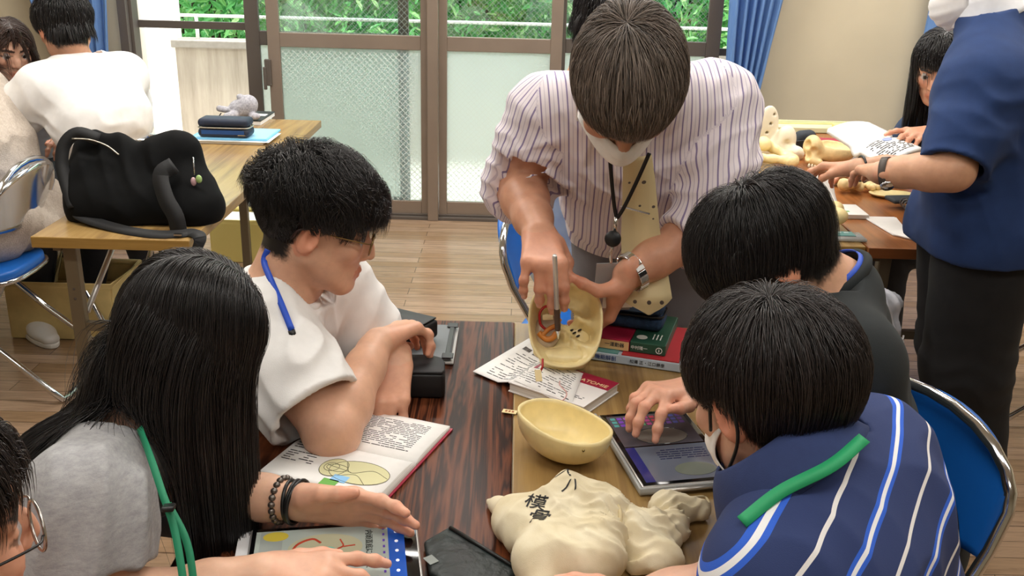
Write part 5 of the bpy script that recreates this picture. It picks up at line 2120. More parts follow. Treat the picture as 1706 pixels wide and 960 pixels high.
def person(label, J, H, skin, h=0.004, hands=(), arms='LR', arm_r=1.0, neck_r=0.052, hairline=None, haircol=(0.012, 0.010, 0.010), w=1.0, wt=True, group=None):
    loc = A(J['hip'][0], J['hip'][1], 0)
    t = thing('person', label, 'person', loc)
    B = Blob()
    s = H.get('s', 1.0)
    R, p = head(B, H['c'], H['fw'], H['up'], s)
    B.cap(p(0, -0.028, -0.05), J['neck'] + nrm(J['neck'] - J['hip']) * -0.01, neck_r, neck_r * 1.1, 0.03, tag='neck')
    torso(B, J, -0.024, w)
    for s_ in arms:
        r = [0.050, 0.046, 0.040, 0.042, 0.033, 0.0265]
        B.chain(arm_pts(J, s_), [q * arm_r for q in r], 0.02, tag='arm')
        B.ell(J['e' + s_], [0.041 * arm_r] * 3, None, 0.02, tag='elbow')
    tips = [hand(B, **q) for q in hands]
    V, F = B.mesh(h)
    o = fast_mesh('body', V, F, SKIN, t)
    col = skin_colors(B, V, skin, R, H['c'], hairline, haircol, s)
    set_color(o, col)
    return t, R, p, tips


def lanyard(parent, mat, pts, w=0.012, nor=None, name='lanyard'):
    pts = spline(pts, 8)
    return MB().strip(pts, nor, w, 0.0018).build(name, mat, parent, True)


def snap(pts, o, off=0.003):
    """settle points onto the surface of a garment"""
    bv = BVHTree.FromPolygons([v.co[:] for v in o.data.vertices], [tuple(f.vertices) for f in o.data.polygons])
    out = []
    nn = []
    for p in pts:
        q = bv.find_nearest(Vector(p))
        out.append(np.array(q[0]) + np.array(q[1]) * off)
        nn.append(np.array(q[1]))
    return out, nn


def onto(objs, px, py, off=0.004):
    """the point of a garment that the picture shows at (px, py)"""
    d = nrm(ray(px, py))
    best = None
    for o in objs:
        bv = BVHTree.FromPolygons([v.co[:] for v in o.data.vertices], [tuple(f.vertices) for f in o.data.polygons])
        h = bv.ray_cast(Vector((0, 0, CAM_H)), Vector(d))
        if h[0] is not None and (best is None or h[3] < best[1]):
            best = (np.array(h[0]), h[3])
    return best[0] - d * off


def mask(parent, p, s=1.0, mat=None, drop=0.0, strap=None, wid=0.070, name='face_mask'):
    G = []
    for b in np.linspace(1, -1, 15):
        row = []
        for a in np.linspace(-1, 1, 25):
            x = wid * a * (1 - 0.05 * b * b)
            y = 0.117 - 0.080 * abs(a) ** 1.8 - 0.018 * b * b - 0.012 * max(0, -b) + 0.0022 * math.sin(b * 11) * (1 - a * a) + (0.004 * math.exp(-(a / 0.25) ** 2) if b > 0.2 else 0)
            z = -0.060 + 0.046 * b * (1 - 0.30 * a * a) + drop + 0.004 * math.exp(-(a / 0.2) ** 2) * (1 if b > 0.8 else 0)
            row.append(p(x, y, z))
        G.append(row)
    o = MB().grid(G).build(name, mat or M('mask_white', '#f1f0ee', 0.8, var=0.02, vs=80), parent, True, solid=0.0016)
    for s_ in (-1, 1):
        pts = [p(wid * s_ * 0.98, 0.036, -0.028 + drop), p(0.078 * s_, 0.010, 0.012), p(0.084 * s_, -0.024, 0.020), p(0.086 * s_, -0.034, -0.006), p(0.080 * s_, -0.018, -0.040), p(wid * s_ * 0.98, 0.034, -0.088 + drop)]
        MB().tube(spline(pts, 6), 0.0022 if strap else 0.0012, 6).build('ear_loop', strap or M('loop_white', '#e8e8e8', 0.7), parent, True)
    return o


def glasses(parent, p, frame_m, lens_m, temple_m, tipm, r=(0.023, 0.019), y=0.101, z=-0.004):
    t = bpy.data.objects.new('glasses', None)
    C.objects.link(t)
    adopt(t, parent)
    for s_ in (-1, 1):
        ring = [p(s_ * 0.032 + r[0] * math.cos(a), y - 0.004 * abs(math.cos(a)) * 0 - abs(s_ * 0.032 + r[0] * math.cos(a)) * 0.16, z + r[1] * math.sin(a)) for a in np.linspace(0, 2 * PI, 28, endpoint=False)]
        MB().tube(ring, 0.0016, 7, close=True).build('rim', frame_m, t, True)
        n = len(ring)
        mesh_obj('lens', [np.mean(ring, 0)] + ring, [(0, i + 1, (i + 1) % n + 1) for i in range(n)], lens_m, t)
        tp = [p(s_ * 0.056, y - 0.011, z + 0.006), p(s_ * 0.068, y - 0.022, z + 0.008), p(s_ * 0.078, 0.030, z + 0.010), p(s_ * 0.082, -0.004, z + 0.012)]
        MB().tube(spline(tp, 6), 0.0012, 6).build('temple', temple_m, t, True)
        tp = [p(s_ * 0.082, -0.002, z + 0.012), p(s_ * 0.084, -0.020, z + 0.014), p(s_ * 0.083, -0.036, z + 0.006), p(s_ * 0.081, -0.044, z - 0.010)]
        MB().tube(spline(tp, 6), [0.0016] * 6 + [0.0022] * 13, 7).build('temple_tip', tipm, t, True)
    MB().tube(spline([p(-0.010, y - 0.002, z + 0.004), p(0, y + 0.002, z + 0.008), p(0.010, y - 0.002, z + 0.004)], 5), 0.0013, 6).build('bridge', frame_m, t, True)
    return t


lensm = NT('lens')
tp_ = lensm.n('BsdfTransparent')
tp_.inputs[0].default_value = (0.93, 0.93, 0.95, 1)
gl_ = lensm.n('BsdfGlossy')
gl_.inputs['Roughness'].default_value = 0.03
mx_ = lensm.n('MixShader')
mx_.inputs[0].default_value = 0.10
lensm.l(tp_.outputs[0], mx_.inputs[1])
lensm.l(gl_.outputs[0], mx_.inputs[2])
lensm.l(mx_.outputs[0], lensm.o.inputs['Surface'])
lensm = lensm.m
hair_black = hair_mat('hair_black', (0.006, 0.005, 0.005), (0.030, 0.026, 0.026), 0.34)
hair_soft = hair_mat('hair_soft_black', (0.008, 0.006, 0.006), (0.045, 0.034, 0.032), 0.38)
hair_grey = hair_mat('hair_greying_brown', (0.032, 0.022, 0.016), (0.36, 0.29, 0.24), 0.45)
hair_brown = hair_mat('hair_brown', (0.022, 0.010, 0.007), (0.085, 0.042, 0.028), 0.40)
white_cotton = cloth('white_cotton', '#eeedeb')
FLAT = [[4, 6, 5], [3, 6, 5], [4, 8, 6], [6, 10, 8]]
RELAX = [[18, 22, 14], [22, 28, 18], [26, 30, 20], [28, 32, 20]]
GRIP = [[50, 60, 30], [55, 65, 35], [60, 65, 35], [60, 60, 35]]
TH_SIDE = [(0.022, 0.026, 0.006), (0.052, 0.048, 0.012), (0.082, 0.056, 0.014), (0.106, 0.056, 0.014)]
TH_IN = [(0.022, 0.026, 0.008), (0.055, 0.040, 0.022), (0.084, 0.034, 0.034), (0.106, 0.022, 0.044)]

# ================================================================== the teacher
skT = '#d09c80'
J = dict(hip=A(0.33, 2.24, 0.88), chest=A(0.275, 2.00, 1.10), neck=A(0.225, 1.835, 1.235), sL=Q(1192, 178, 1.97), sR=Q(912, 196, 1.97))
J.update(eR=Q(866, 312, 2.03), wR=Q(898, 388, 1.86), eL=Q(1186, 372, 1.93), wL=Q(1046, 458, 1.87), hside=A(-1, -0.05, 0))
HT = dict(c=Q(1043, 143, 1.62), fw=A(0.0, -0.45, -0.89), up=A(0.03, -0.89, 0.45), s=1.04)


def hlT(x, y, z):
    ax = np.abs(x)
    return np.where(y > 0.03, z > 0.045, np.where(y > -0.015, z > 0.0, z > -0.060))


t, R, p, _ = person('person bending over the table in a purple-striped shirt, holding a pen to the model skull', J, HT, skT, 0.0032,
                    [dict(W=J['wR'], d=A(0.10, -0.92, -0.36), n=A(0.05, 0.36, -0.92), side=1, curl=[[50, 26, 15], [58, 28, 18], [62, 30, 20], [46, 34, 22]], thumb=[(0.024, 0.030, 0.012), (0.056, 0.044, 0.028), (0.084, 0.034, 0.052), (0.094, 0.026, 0.080)], spread=(0.03, 0.0, -0.06, -0.38), s=1.06),
                     dict(W=J['wL'], d=A(-0.25, 0.42, -0.86), n=A(-0.93, 0.10, 0.20), side=-1, curl=[[20, 30, 20], [22, 32, 20], [24, 32, 20], [24, 32, 20]], thumb=[(0.020, 0.026, 0.014), (0.022, 0.046, 0.044), (0.012, 0.052, 0.078), (0.006, 0.050, 0.106)], s=1.02)],
                    hairline=hlT, haircol=(0.05, 0.035, 0.028), arm_r=1.12, w=1.12, neck_r=0.06)
st = NT('striped_shirt')
at = st.n('Attribute', attribute_name='uvw')
sp = st.n('SeparateXYZ')
st.l(at.outputs['Vector'], sp.inputs[0])
fr_ = st.math('FRACT', st.math('MULTIPLY', sp.outputs[0], 1 / 0.0165))
ln = st.math('LESS_THAN', st.math('ABSOLUTE', st.math('SUBTRACT', fr_, 0.5)), 0.085)
fr2 = st.math('FRACT', st.math('ADD', st.math('MULTIPLY', sp.outputs[0], 1 / 0.0165), 0.5))
ln2 = st.math('MULTIPLY', st.math('LESS_THAN', st.math('ABSOLUTE', st.math('SUBTRACT', fr2, 0.5)), 0.05), 0.35)
st.base(st.mix(st.math('MAXIMUM', ln, ln2), lin('#ece4ea'), lin('#8f82a8'))).set(Roughness=0.85)
st.bump(st.noise(st.coord(), 500, 2), 0.2, 0.001)
fl = [(J['eR'] + A(0.02, -0.03, 0.02), nrm(J['eR'] - J['sR']), 0.035, 0.10, 0.007), (lerp(J['sR'], J['eR'], 0.4), A(0.3, 0.2, 0.9), 0.07, 0.11, 0.006), (lerp(J['sL'], J['eL'], 0.6), A(-0.4, 0.2, 0.8), 0.06, 0.12, 0.007),
      (J['chest'] + A(-0.12, -0.10, -0.03), A(0.8, 0, 0.5), 0.06, 0.12, 0.006), (J['chest'] + A(0.14, -0.08, 0), A(-0.8, 0, 0.6), 0.06, 0.12, 0.006), (J['sL'] + A(0.0, 0.02, 0.0), A(0.9, 0.2, 0.2), 0.06, 0.10, 0.004)]
shT = shirt('striped_shirt', J, st.m, t, 0.0042, 0.022, 1.14, (1.42, 1.12), (0.080, 0.062), fl, 0.0015, 0.066, A(-0.1, -0.75, 0.65), 0.03, None, 0.95, 0.022, True)
J2 = dict(J)
legs('trousers', J, cloth('grey_trousers', '#77757a', vs=20), t, [A(0.43, 2.20, 0.47), A(0.23, 2.20, 0.47)], [A(0.43, 2.25, 0), A(0.22, 2.25, 0)], 0.007, (0.105, 0.08, 0.07), lerp(J['hip'], J['chest'], 0.35))
for q in (A(0.43, 2.25, 0), A(0.22, 2.25, 0)):
    shoe('shoe', q, A(0, -1, 0), M('black_leather', '#131313', 0.35), black_plastic, t)
hair('hair', hair_grey, t, HT['c'], R, 16000, trim(-0.005, -0.06, 0.020), 1.06, hlT, (0.012, -0.058, 0.090), 0.06, 0.013, None, 12, 0.0007, 500, 0.16, 0.03, None, 0.6, 3, stick=0.3, stickz=-0.03, lenvar=(0.8, 1.08))
mask(t, p, 1.06)
# eyebrow lock of hair is part of the hair; tie, lanyard, badge
tie = NT('cream_tie')
tcv = tie.coord((1, 1, 1))
vn = tie.n('TexVoronoi')
vn.inputs['Scale'].default_value = 38
vn.inputs['Randomness'].default_value = 0.15
tie.l(tcv, vn.inputs['Vector'])
dt = tie.math('LESS_THAN', vn.outputs['Distance'], 0.16)
tie.base(tie.mix(dt, lin('#dccb9c'), lin('#5a4f48'))).set(Roughness=0.6)
tk = [Q(1062, 262, 1.76), Q(1064, 300, 1.80), Q(1066, 350, 1.85), Q(1068, 400, 1.88), Q(1074, 450, 1.89), Q(1080, 500, 1.885), Q(1081, 525, 1.88)]
tk = spline(tk, 5)
wd = np.interp(np.linspace(0, 1, len(tk)), [0, 0.3, 0.70, 0.834, 1.0], [0.052, 0.066, 0.088, 0.092, 0.004])
MB().strip(tk, A(-0.02, -0.95, 0.3), wd, 0.004).build('necktie', tie.m, t, True)
q = Q(1058, 350, 1.835)
o = MB().box(q, (0.058, 0.003, 0.004), rotz(0.0) @ np.array([[0.97, 0, 0.24], [0, 1, 0], [-0.24, 0, 0.97]]))
o.build('tie_clip', chrome, t, bevel=0.001)
bk = M('black_lanyard', '#101013', 0.6)
pL = [Q(1016, 262, 1.72), Q(1019, 300, 1.76), Q(1023, 340, 1.80), Q(1027, 362, 1.815)]
pR = [Q(1082, 255, 1.72), Q(1062, 300, 1.76), Q(1040, 345, 1.80), Q(1028, 364, 1.815)]
for q in (pL, pR):
    lanyard(t, bk, q, 0.007, A(0, -1, 0.2))
MB().tube([Q(1026, 362, 1.815), Q(1024, 386, 1.825)], 0.0035, 8).build('lanyard_clasp', chrome, t, True)
q = Q(1021, 398, 1.825)
MB().lathe([(0, 0.006), (0.012, 0.006), (0.0155, 0.003), (0.0155, -0.003), (0.012, -0.006), (0, -0.006)], 24, frame(A(0, -1, 0.3)), q).build('badge_reel', black_plastic, t, True)
MB().tube(spline([Q(1020, 412, 1.83), Q(1017, 425, 1.84), Q(1018, 438, 1.85)], 4), 0.003, 7).build('badge_clip', chrome, t, True)
o = MB().box(Q(1022, 478, 1.90), (0.075, 0.002, 0.115), frame(A(0, -0.3, 0.95), A(1, 0.1, 0)))
o.build('badge_sleeve', M('clear_sleeve', '#d8dadc', 0.2, **{'Transmission Weight': 0.6}), t)
MB().box(Q(1030, 496, 1.893), (0.060, 0.001, 0.05), frame(A(0, -0.3, 0.95), A(1, 0.1, 0))).build('badge_card', paper, t)
# wrist watch
wa = nrm(J['wL'] - J['eL'])
wc = J['wL'] - wa * 0.012
fr = frame(wa, A(0, -0.2, 1))
for k in range(22):
    a = 2 * PI * k / 22
    rad = fr[:, 0] * math.cos(a) * 0.0385 + fr[:, 1] * math.sin(a) * 0.0375
    Rk = np.stack([nrm(rad), np.cross(fr[:, 2], nrm(rad)), fr[:, 2]], 1)
    MB().box(wc + rad, (0.004, 0.0098, 0.018), Rk).build('watch_link', steel if k % 2 else chrome, t, bevel=0.001)

# pen in the right hand
pt0, pt1 = Q(924, 425, 1.735), Q(930, 566, 1.835)
pd = nrm(pt1 - pt0)
LP = float(np.linalg.norm(pt1 - pt0))
tp = thing('pen', 'silver ballpoint pen with a brown grip pointing into the skull', 'pen', pt1)
fp = frame(pd)
MB().lathe([(0, 0), (0.0035, 0.0), (0.0045, 0.004), (0.0048, LP * 0.62)], 14, fp, pt0).build('barrel', steel, tp, True)
MB().lathe([(0.0048, LP * 0.62), (0.0056, LP * 0.64), (0.0056, LP * 0.84), (0.005, LP * 0.88)], 14, fp, pt0).build('grip', M('brown_rubber', '#4f3a2c', 0.6), tp, True)
MB().lathe([(0.005, LP * 0.88), (0.0012, LP * 0.985), (0, LP)], 14, fp, pt0).build('tip', chrome, tp, True)

# ================================================================== boy with glasses
skB = '#dcae92'
HB = dict(c=Q(530, 374, 1.725), fw=A(0.94, 0.20, -0.29), up=A(0.28, 0.08, 0.95), s=1.01)
J = dict(neck=Q(462, 498, 1.755), chest=A(-0.50, 1.64, 0.745), hip=A(-0.70, 1.62, 0.56), sR=Q(432, 553, 1.665), sL=Q(545, 478, 1.93))
J.update(eR=Q(553, 722, 1.575), wR=Q(630, 570, 1.735), eL=Q(612, 575, 1.97), wL=Q(660, 602, 1.765), hside=A(0.1, -1, 0))


def hlB(x, y, z):
    return np.where(y > 0.045, z > 0.052, np.where(y > -0.005, z > 0.018, np.where(y > -0.04, z > 0.012, z > -0.062)))


t, R, p, _ = person('person in glasses and an oversized white tee, arms folded over the open book', J, HB, skB, 0.003,
                    [dict(W=J['wR'], d=Q(672, 548, 1.80) - Q(632, 568, 1.745), n=A(0.25, -0.12, -0.95), side=1, curl=[[22, 40, 25], [30, 48, 28], [36, 52, 30], [42, 55, 30]], thumb=TH_IN, s=0.97),
                     dict(W=J['wL'], d=A(-0.10, -0.86, -0.50), n=A(-0.05, 0.46, -0.88), side=-1, curl=[[12, 14, 10], [38, 42, 20], [42, 46, 22], [44, 46, 22]], thumb=TH_IN, spread=(0.22, 0.05, -0.06, -0.15), s=1.0)],
                    hairline=hlB, neck_r=0.056)
fl = [(lerp(J['sR'], J['eR'], 0.45), nrm(A(0.2, -0.3, 0.9)), 0.05, 0.12, 0.006), (J['sR'] + A(-0.05, 0, 0.03), A(0.6, 0, 0.6), 0.06, 0.10, 0.005), (J['chest'] + A(0.1, -0.05, 0), A(0.3, 0.9, 0.2), 0.05, 0.12, 0.006), (lerp(J['sL'], J['eL'], 0.6), A(0.6, 0.3, -0.6), 0.05, 0.1, 0.006)]
shB = shirt('white_tee', J, white_cotton, t, 0.004, 0.022, 1.0, (0.99, 0.80), (0.082, 0.086), fl, 0.0015, 0.064, A(0.45, 0.05, 0.9), 0.026)
V_ = J['neck']
ring = [J['neck'] + nrm(A(0.45, 0.05, 0.9)) * 0.022 + (frame(A(0.45, 0.05, 0.9))[:, 0] * math.cos(a) + frame(A(0.45, 0.05, 0.9))[:, 1] * math.sin(a)) * 0.068 for a in np.linspace(0, 2 * PI, 40, endpoint=False)]
MB().tube(ring, 0.0085, 8, close=True).build('collar', white_cotton, t, True)
legs('trousers', J, cloth('dark_trousers', '#2a2c33'), t, [A(-0.30, 1.75, 0.50), A(-0.30, 1.50, 0.50)], [A(-0.34, 1.78, 0), A(-0.34, 1.48, 0)], 0.009)
for q in (A(-0.34, 1.78, 0), A(-0.34, 1.48, 0)):
    shoe('shoe', q, A(1, 0, 0), M('white_sneaker', '#dad8d4', 0.6), M('white_sole', '#e8e6e2', 0.6), t)
hair('hair', hair_black, t, HB['c'], R, 16000, lambda x, y, z: np.where((z < 0.035) & (y < 0.03), 0.028, np.where(y > 0.03, 0.078, np.where(z > 0.07, 0.105, np.clip((z - 0.012) * 1.1 + 0.012, 0.02, 1)))), 1.02, hlB, (0.0, -0.050, 0.105), 0.08, 0.031,
     lambda x, y, z: np.stack([x * 0, 0.55 * (z > 0.05), 0.15 * (z > 0.04)], 1), 16, 0.0007, 190, 0.16, 0.16, None, 0.92, 5, stick=0.35, stickz=-0.05, frizz=0.0015, liftf=lambda x, y, z: np.clip((z - 0.005) / 0.05, 0.12, 1), lenvar=(0.7, 1.1))
glasses(t, p, M('gold_wire', '#8f7448', 0.3, 0.9), lensm, M('gold_wire'), M('dark_tortoise', '#2a1512', 0.35))
bl = M('blue_lanyard', '#1f4fc4', 0.6)
pts = [Q(445, 408, 1.80), Q(438, 430, 1.72), Q(452, 466, 1.67), Q(470, 505, 1.655), Q(487, 548, 1.66)]
bodB = [o for o in t.children if o.name.startswith('body')][0]
pts = spline([onto([shB, bodB], *q) for q in ((446, 416), (440, 436), (451, 466), (468, 505), (486, 550))], 6)
MB().strip(pts, A(0.1, -0.9, 0.4), 0.0105, 0.0018).build('lanyard', bl, t, True)
MB().tube([pts[-1] - A(0, 0.002, 0), pts[-1] + A(0.003, -0.002, -0.014)], 0.006, 8).build('lanyard_clasp', black_plastic, t, True)

# ================================================================== girl with long hair
skG = '#e0b59a'
HG = dict(c=Q(322, 556, 1.30), fw=A(0.74, 0.26, -0.62), up=A(0.60, 0.20, 0.78), s=0.93)
J = dict(neck=Q(212, 728, 1.32), chest=A(-0.65, 1.00, 0.67), hip=A(-0.78, 0.98, 0.50), sR=Q(138, 850, 1.14), sL=Q(275, 725, 1.47))
J.update(eR=A(-0.47, 0.93, 0.745), wR=Pz(425, 958, 0.758), eL=Q(335, 815, 1.40), wL=Pz(492, 836, 0.752), hside=A(0.1, -1, 0))
t, R, p, _ = person('person with long straight black hair and a grey tee, one finger on a tablet', J, HG, skG, 0.003,
                    [dict(W=J['wR'], d=A(0.98, 0.10, -0.04), n=A(0.02, 0.10, -1), side=1, curl=[[6, 10, 8], [18, 22, 12], [24, 26, 16], [26, 28, 18]], thumb=TH_SIDE, s=0.92),
                     dict(W=J['wL'], d=A(0.98, -0.10, -0.03), n=A(-0.08, -0.93, -0.30), side=-1, curl=[[10, 12, 8], [8, 12, 8], [6, 12, 8], [4, 12, 8]], thumb=[(0.022, 0.026, 0.010), (0.050, 0.044, 0.016), (0.076, 0.050, 0.018), (0.098, 0.054, 0.016)], spread=(0.06, 0.0, -0.05, -0.12), s=0.95)],
                    arm_r=0.9, hairline=std_hairline)
gt = NT('heather_grey')
gt.base(gt.ramp(gt.noise(gt.coord((60, 60, 160)), 1, 5, 0.8), [(0.3, lin('#8d8d90')), (0.7, lin('#b0b0b1'))])).set(Roughness=0.95)
gt.bump(gt.noise(gt.coord(), 600, 2), 0.3, 0.001)
fl = [(J['sR'] + A(0.03, -0.02, 0.0), A(0.9, 0.2, -0.2), 0.06, 0.10, 0.006), (lerp(J['sR'], J['sL'], 0.5) + A(0.05, 0, -0.05), A(0.2, 0.9, 0.2), 0.06, 0.12, 0.005)]
shG = shirt('grey_tee', J, gt.m, t, 0.0042, 0.016, 0.95, (0.75, 0.6), (0.066, 0.068), fl, 0.001, 0.058, A(0.5, 0.1, 0.85), 0.02)
legs('trousers', J, cloth('pale_denim', '#9fb2c4'), t, [A(-0.38, 1.12, 0.50), A(-0.38, 0.85, 0.50)], [A(-0.42, 1.14, 0), A(-0.42, 0.84, 0)], 0.009)
for q in (A(-0.42, 1.14, 0), A(-0.42, 0.84, 0)):
    shoe('shoe', q, A(1, 0, 0), M('white_sneaker'), M('white_sole'), t)


def pushers(caps):
    def f(P, lay):
        for a, b, r in caps:
            a, b = np.asarray(a), np.asarray(b)
            ab = b - a
            u = np.clip((P - a) @ ab / (ab @ ab), 0, 1)
            c = a + u[:, None] * ab
            q = P - c
            L = np.linalg.norm(q, axis=1) + 1e-9
            w = r + 0.012 * lay
            m = L < w
            P[m] = c[m] + q[m] / L[m][:, None] * w[m][:, None]
        return P
    return f


side, front, up = jframe(J)
pg = pushers([(J['sR'], J['neck'], 0.074), (J['sL'], J['neck'], 0.074), (J['neck'], p(0, -0.03, -0.06), 0.050), (J['chest'] - side * 0.06, J['chest'] + side * 0.06, 0.128), (J['neck'] * 0.7 + J['chest'] * 0.3, J['chest'], 0.105), (J['sR'], J['eR'], 0.072), (J['sL'], J['eL'], 0.070)])


def partcomb(x, y, z):
    s_ = np.where(x > 0.0, 1.0, -1.0)
    top = np.clip(z / 0.08, 0, 1)
    return np.stack([s_ * 1.3 * top, 0 * x - 0.2 * top, 0 * x], 1)


def hlG(x, y, z):
    return std_hairline(x, y, z) & ~((np.abs(x) < 0.0016) & (y > -0.05) & (z > 0.03))


hair('hair', hair_black, t, HG['c'], R, 19000, lambda x, y, z: np.where(y > 0.0, 0.46, 0.54), 0.93, hlG, (0.0, 0.03, 0.115), 0.58, 0.011, partcomb, 25, 0.0007, 700, 0.06, 0.0, pg, 0.75, 9, stick=0.5, stickz=0.02, lenvar=(0.52, 1.10))
gn = M('green_lanyard', '#1f8a63', 0.6)
pts = [Q(232, 712, 1.22), Q(250, 760, 1.16), Q(270, 820, 1.13), Q(290, 880, 1.115), Q(305, 965, 1.10), Q(312, 1030, 1.10)]
lanyard(t, gn, pts, 0.0085, A(0.2, -0.9, 0.3))
pts = [Q(280, 840, 1.145), Q(310, 900, 1.13), Q(322, 965, 1.12), Q(326, 1030, 1.12)]
lanyard(t, gn, pts, 0.0085, A(0.3, -0.9, 0.2))
o = MB().box(Q(281, 846, 1.11), (0.014, 0.006, 0.022), frame(A(0.2, -0.9, 0.3), A(0.9, 0.2, 0)))
o.build('lanyard_buckle', black_plastic, t, bevel=0.002)
# bracelets on the far wrist
wa = nrm(J['wL'] - J['eL'])
fr = frame(wa, A(0, 0, 1))
wc = J['wL'] - wa * 0.012
for k in range(20):
    a = 2 * PI * k / 20
    q = wc + (fr[:, 0] * math.cos(a) + fr[:, 1] * math.sin(a)) * 0.0305 - wa * 0.008
    MB().ell(q, (0.0052, 0.0052, 0.0046), None, 10, 6).build('bead', M('pewter', '#77706a', 0.3, 0.8), t, True)
for k in (0, 1, 2):
    ring = [wc + wa * (0.004 + k * 0.006) + (fr[:, 0] * math.cos(a) + fr[:, 1] * math.sin(a)) * (0.0285 + 0.001 * k) + wa * 0.004 * math.sin(a + k) for a in np.linspace(0, 2 * PI, 30, endpoint=False)]
    MB().tube(ring, 0.0027, 7, close=True).build('cord_bracelet', black_plastic, t, True)

# ================================================================== boy in the striped polo
skS = '#dbac92'
HS = dict(c=Q(1283, 652, 1.215), fw=A(-0.46, 0.80, -0.38), up=A(-0.26, 0.28, 0.92), s=1.08)
J = dict(neck=Q(1335, 800, 1.18), chest=Q(1408, 925, 1.20), hip=A(0.56, 1.10, 0.53), sL=Q(1296, 975, 1.09), sR=Q(1448, 760, 1.31))
J.update(eL=Pz(1275, 985, 0.785), wL=Pz(1062, 1005, 0.758), eR=A(0.50, 1.50, 0.765), wR=Pz(1148, 652, 0.765), hside=A(0.55, 0.8, 0))


def hlS(x, y, z):
    return np.where(y > 0.03, z > 0.045, np.where(y > -0.005, z > 0.005, np.where(y > -0.03, z > 0.0, z > -0.075)))


t, R, p, _ = person('person in a navy polo with white and blue stripes, leaning over the oak table', J, HS, skS, 0.0032,
                    [dict(W=J['wR'], d=nrm(Pz(1078, 652, 0.79) - Pz(1148, 650, 0.765)), n=A(-0.15, -0.25, -0.95), side=1, curl=[[40, 26, 14], [26, 38, 20], [30, 42, 22], [34, 44, 24]], thumb=TH_SIDE, spread=(0.55, 0.25, 0.05, -0.12), s=0.95),
                     dict(W=J['wL'], d=A(-0.9, 0.1, -0.1), n=A(0, 0.1, -1), side=-1, curl=RELAX, thumb=TH_SIDE, s=0.95)],
                    hairline=hlS, neck_r=0.056)
po = NT('striped_polo')
at = po.n('Attribute', attribute_name='uvw')
sp = po.n('SeparateXYZ')
po.l(at.outputs['Vector'], sp.inputs[0])
ph = po.math('FRACT', po.math('ADD', po.math('MULTIPLY', sp.outputs[1], 1 / 0.096), 0.18))
d1 = po.math('ABSOLUTE', po.math('SUBTRACT', ph, 0.25))
d2 = po.math('ABSOLUTE', po.math('SUBTRACT', ph, 0.75))
c_ = po.mix(po.math('LESS_THAN', d2, 0.080), lin('#2b3a68'), lin('#2f62d2'))
c_ = po.mix(po.math('LESS_THAN', d2, 0.027), c_, lin('#eef0f2'))
c_ = po.mix(po.math('LESS_THAN', d1, 0.027), c_, lin('#e8e6e4'))
po.base(c_).set(Roughness=0.9)
po.bump(po.noise(po.coord(), 800, 2), 0.25, 0.001)
fl = [(J['chest'] + A(0.1, -0.05, 0.1), A(0.5, 0.3, 0.8), 0.10, 0.14, 0.004), (J['sR'] + A(0.0, -0.05, -0.02), A(0.8, -0.3, -0.5), 0.06, 0.09, 0.004), (J['sL'] + A(0.05, 0, 0.02), A(0.6, 0.6, 0.1), 0.06, 0.09, 0.004)]
shS = shirt('striped_polo', J, po.m, t, 0.004, 0.014, 1.0, (0.72, 0.75), (0.072, 0.072), fl, 0.0008, 0.066, A(-0.35, 0.45, 0.82), 0.026, uv='flow', vax=UP * 0.68 - RT * 0.73)
nd = nrm(A(-0.60, 0.40, 0.69))
fr = frame(nd, A(1, 0, 0))
cn = J['neck'] - UP * 0.012
navyk = cloth('navy_knit', '#2b3a66', vs=90)
G = []
for v in np.linspace(0, 1, 8):
    row = []
    for a in np.linspace(0, 2 * PI, 49):
        rad = 0.068 + 0.040 * v ** 1.2
        q = cn + nd * (0.075 - 0.058 * v + 0.012 * math.sin(v * PI)) + (fr[:, 0] * math.cos(a) + fr[:, 1] * math.sin(a)) * rad
        row.append(q)
    G.append(row)
MB().grid(G).build('collar', navyk, t, True, solid=0.004)
colS = [o for o in t.children if o.name.startswith('collar')][0]
pts = spline([onto([shS, colS], *q, 0.009) for q in ((1440, 730), (1385, 776), (1300, 820), (1236, 870))], 8)
MB().strip(pts, A(-0.15, -0.6, 0.8), 0.015, 0.002).build('lanyard', M('bright_green_lanyard', '#21a066', 0.6), t, True)
legs('trousers', J, cloth('dark_trousers'), t, [A(0.30, 1.00, 0.50), A(0.30, 1.34, 0.50)], [A(0.26, 1.02, 0), A(0.28, 1.34, 0)], 0.009)
for q in (A(0.26, 1.02, 0), A(0.28, 1.34, 0)):
    shoe('shoe', q, A(-1, 0, 0), M('white_sneaker'), M('white_sole'), t)
hair('hair', hair_soft, t, HS['c'], R, 20000, trim(0.020, -0.100, 0.012), 1.08, hlS, (0.0, -0.035, 0.110), 0.08, 0.015, None, 14, 0.0006, 600, 0.11, 0.05, None, 0.6, 13, stick=0.4, stickz=-0.05, lenvar=(0.78, 1.08))
mask(t, p, 1.08, strap=M('black_strap', '#121214', 0.6))

# ================================================================== boy in black
skK = '#d9aa8c'
HK = dict(c=Q(1276, 432, 1.545), fw=A(-0.66, 0.06, -0.75), up=A(-0.74, 0.16, 0.66), s=1.06)
J = dict(neck=Q(1392, 492, 1.575), chest=A(0.565, 1.49, 0.74), hip=A(0.70, 1.53, 0.54), sL=Q(1408, 610, 1.43), sR=Q(1392, 535, 1.72))
J.update(eL=A(0.55, 1.36, 0.66), wL=A(0.42, 1.46, 0.58), eR=A(0.60, 1.80, 0.70), wR=A(0.46, 1.66, 0.62), hside=A(0.1, 1, 0))


def hlK(x, y, z):
    return np.where(y > 0.03, z > 0.045, np.where(y > -0.005, z > 0.010, np.where(y > -0.03, z > 0.005, z > -0.070)))


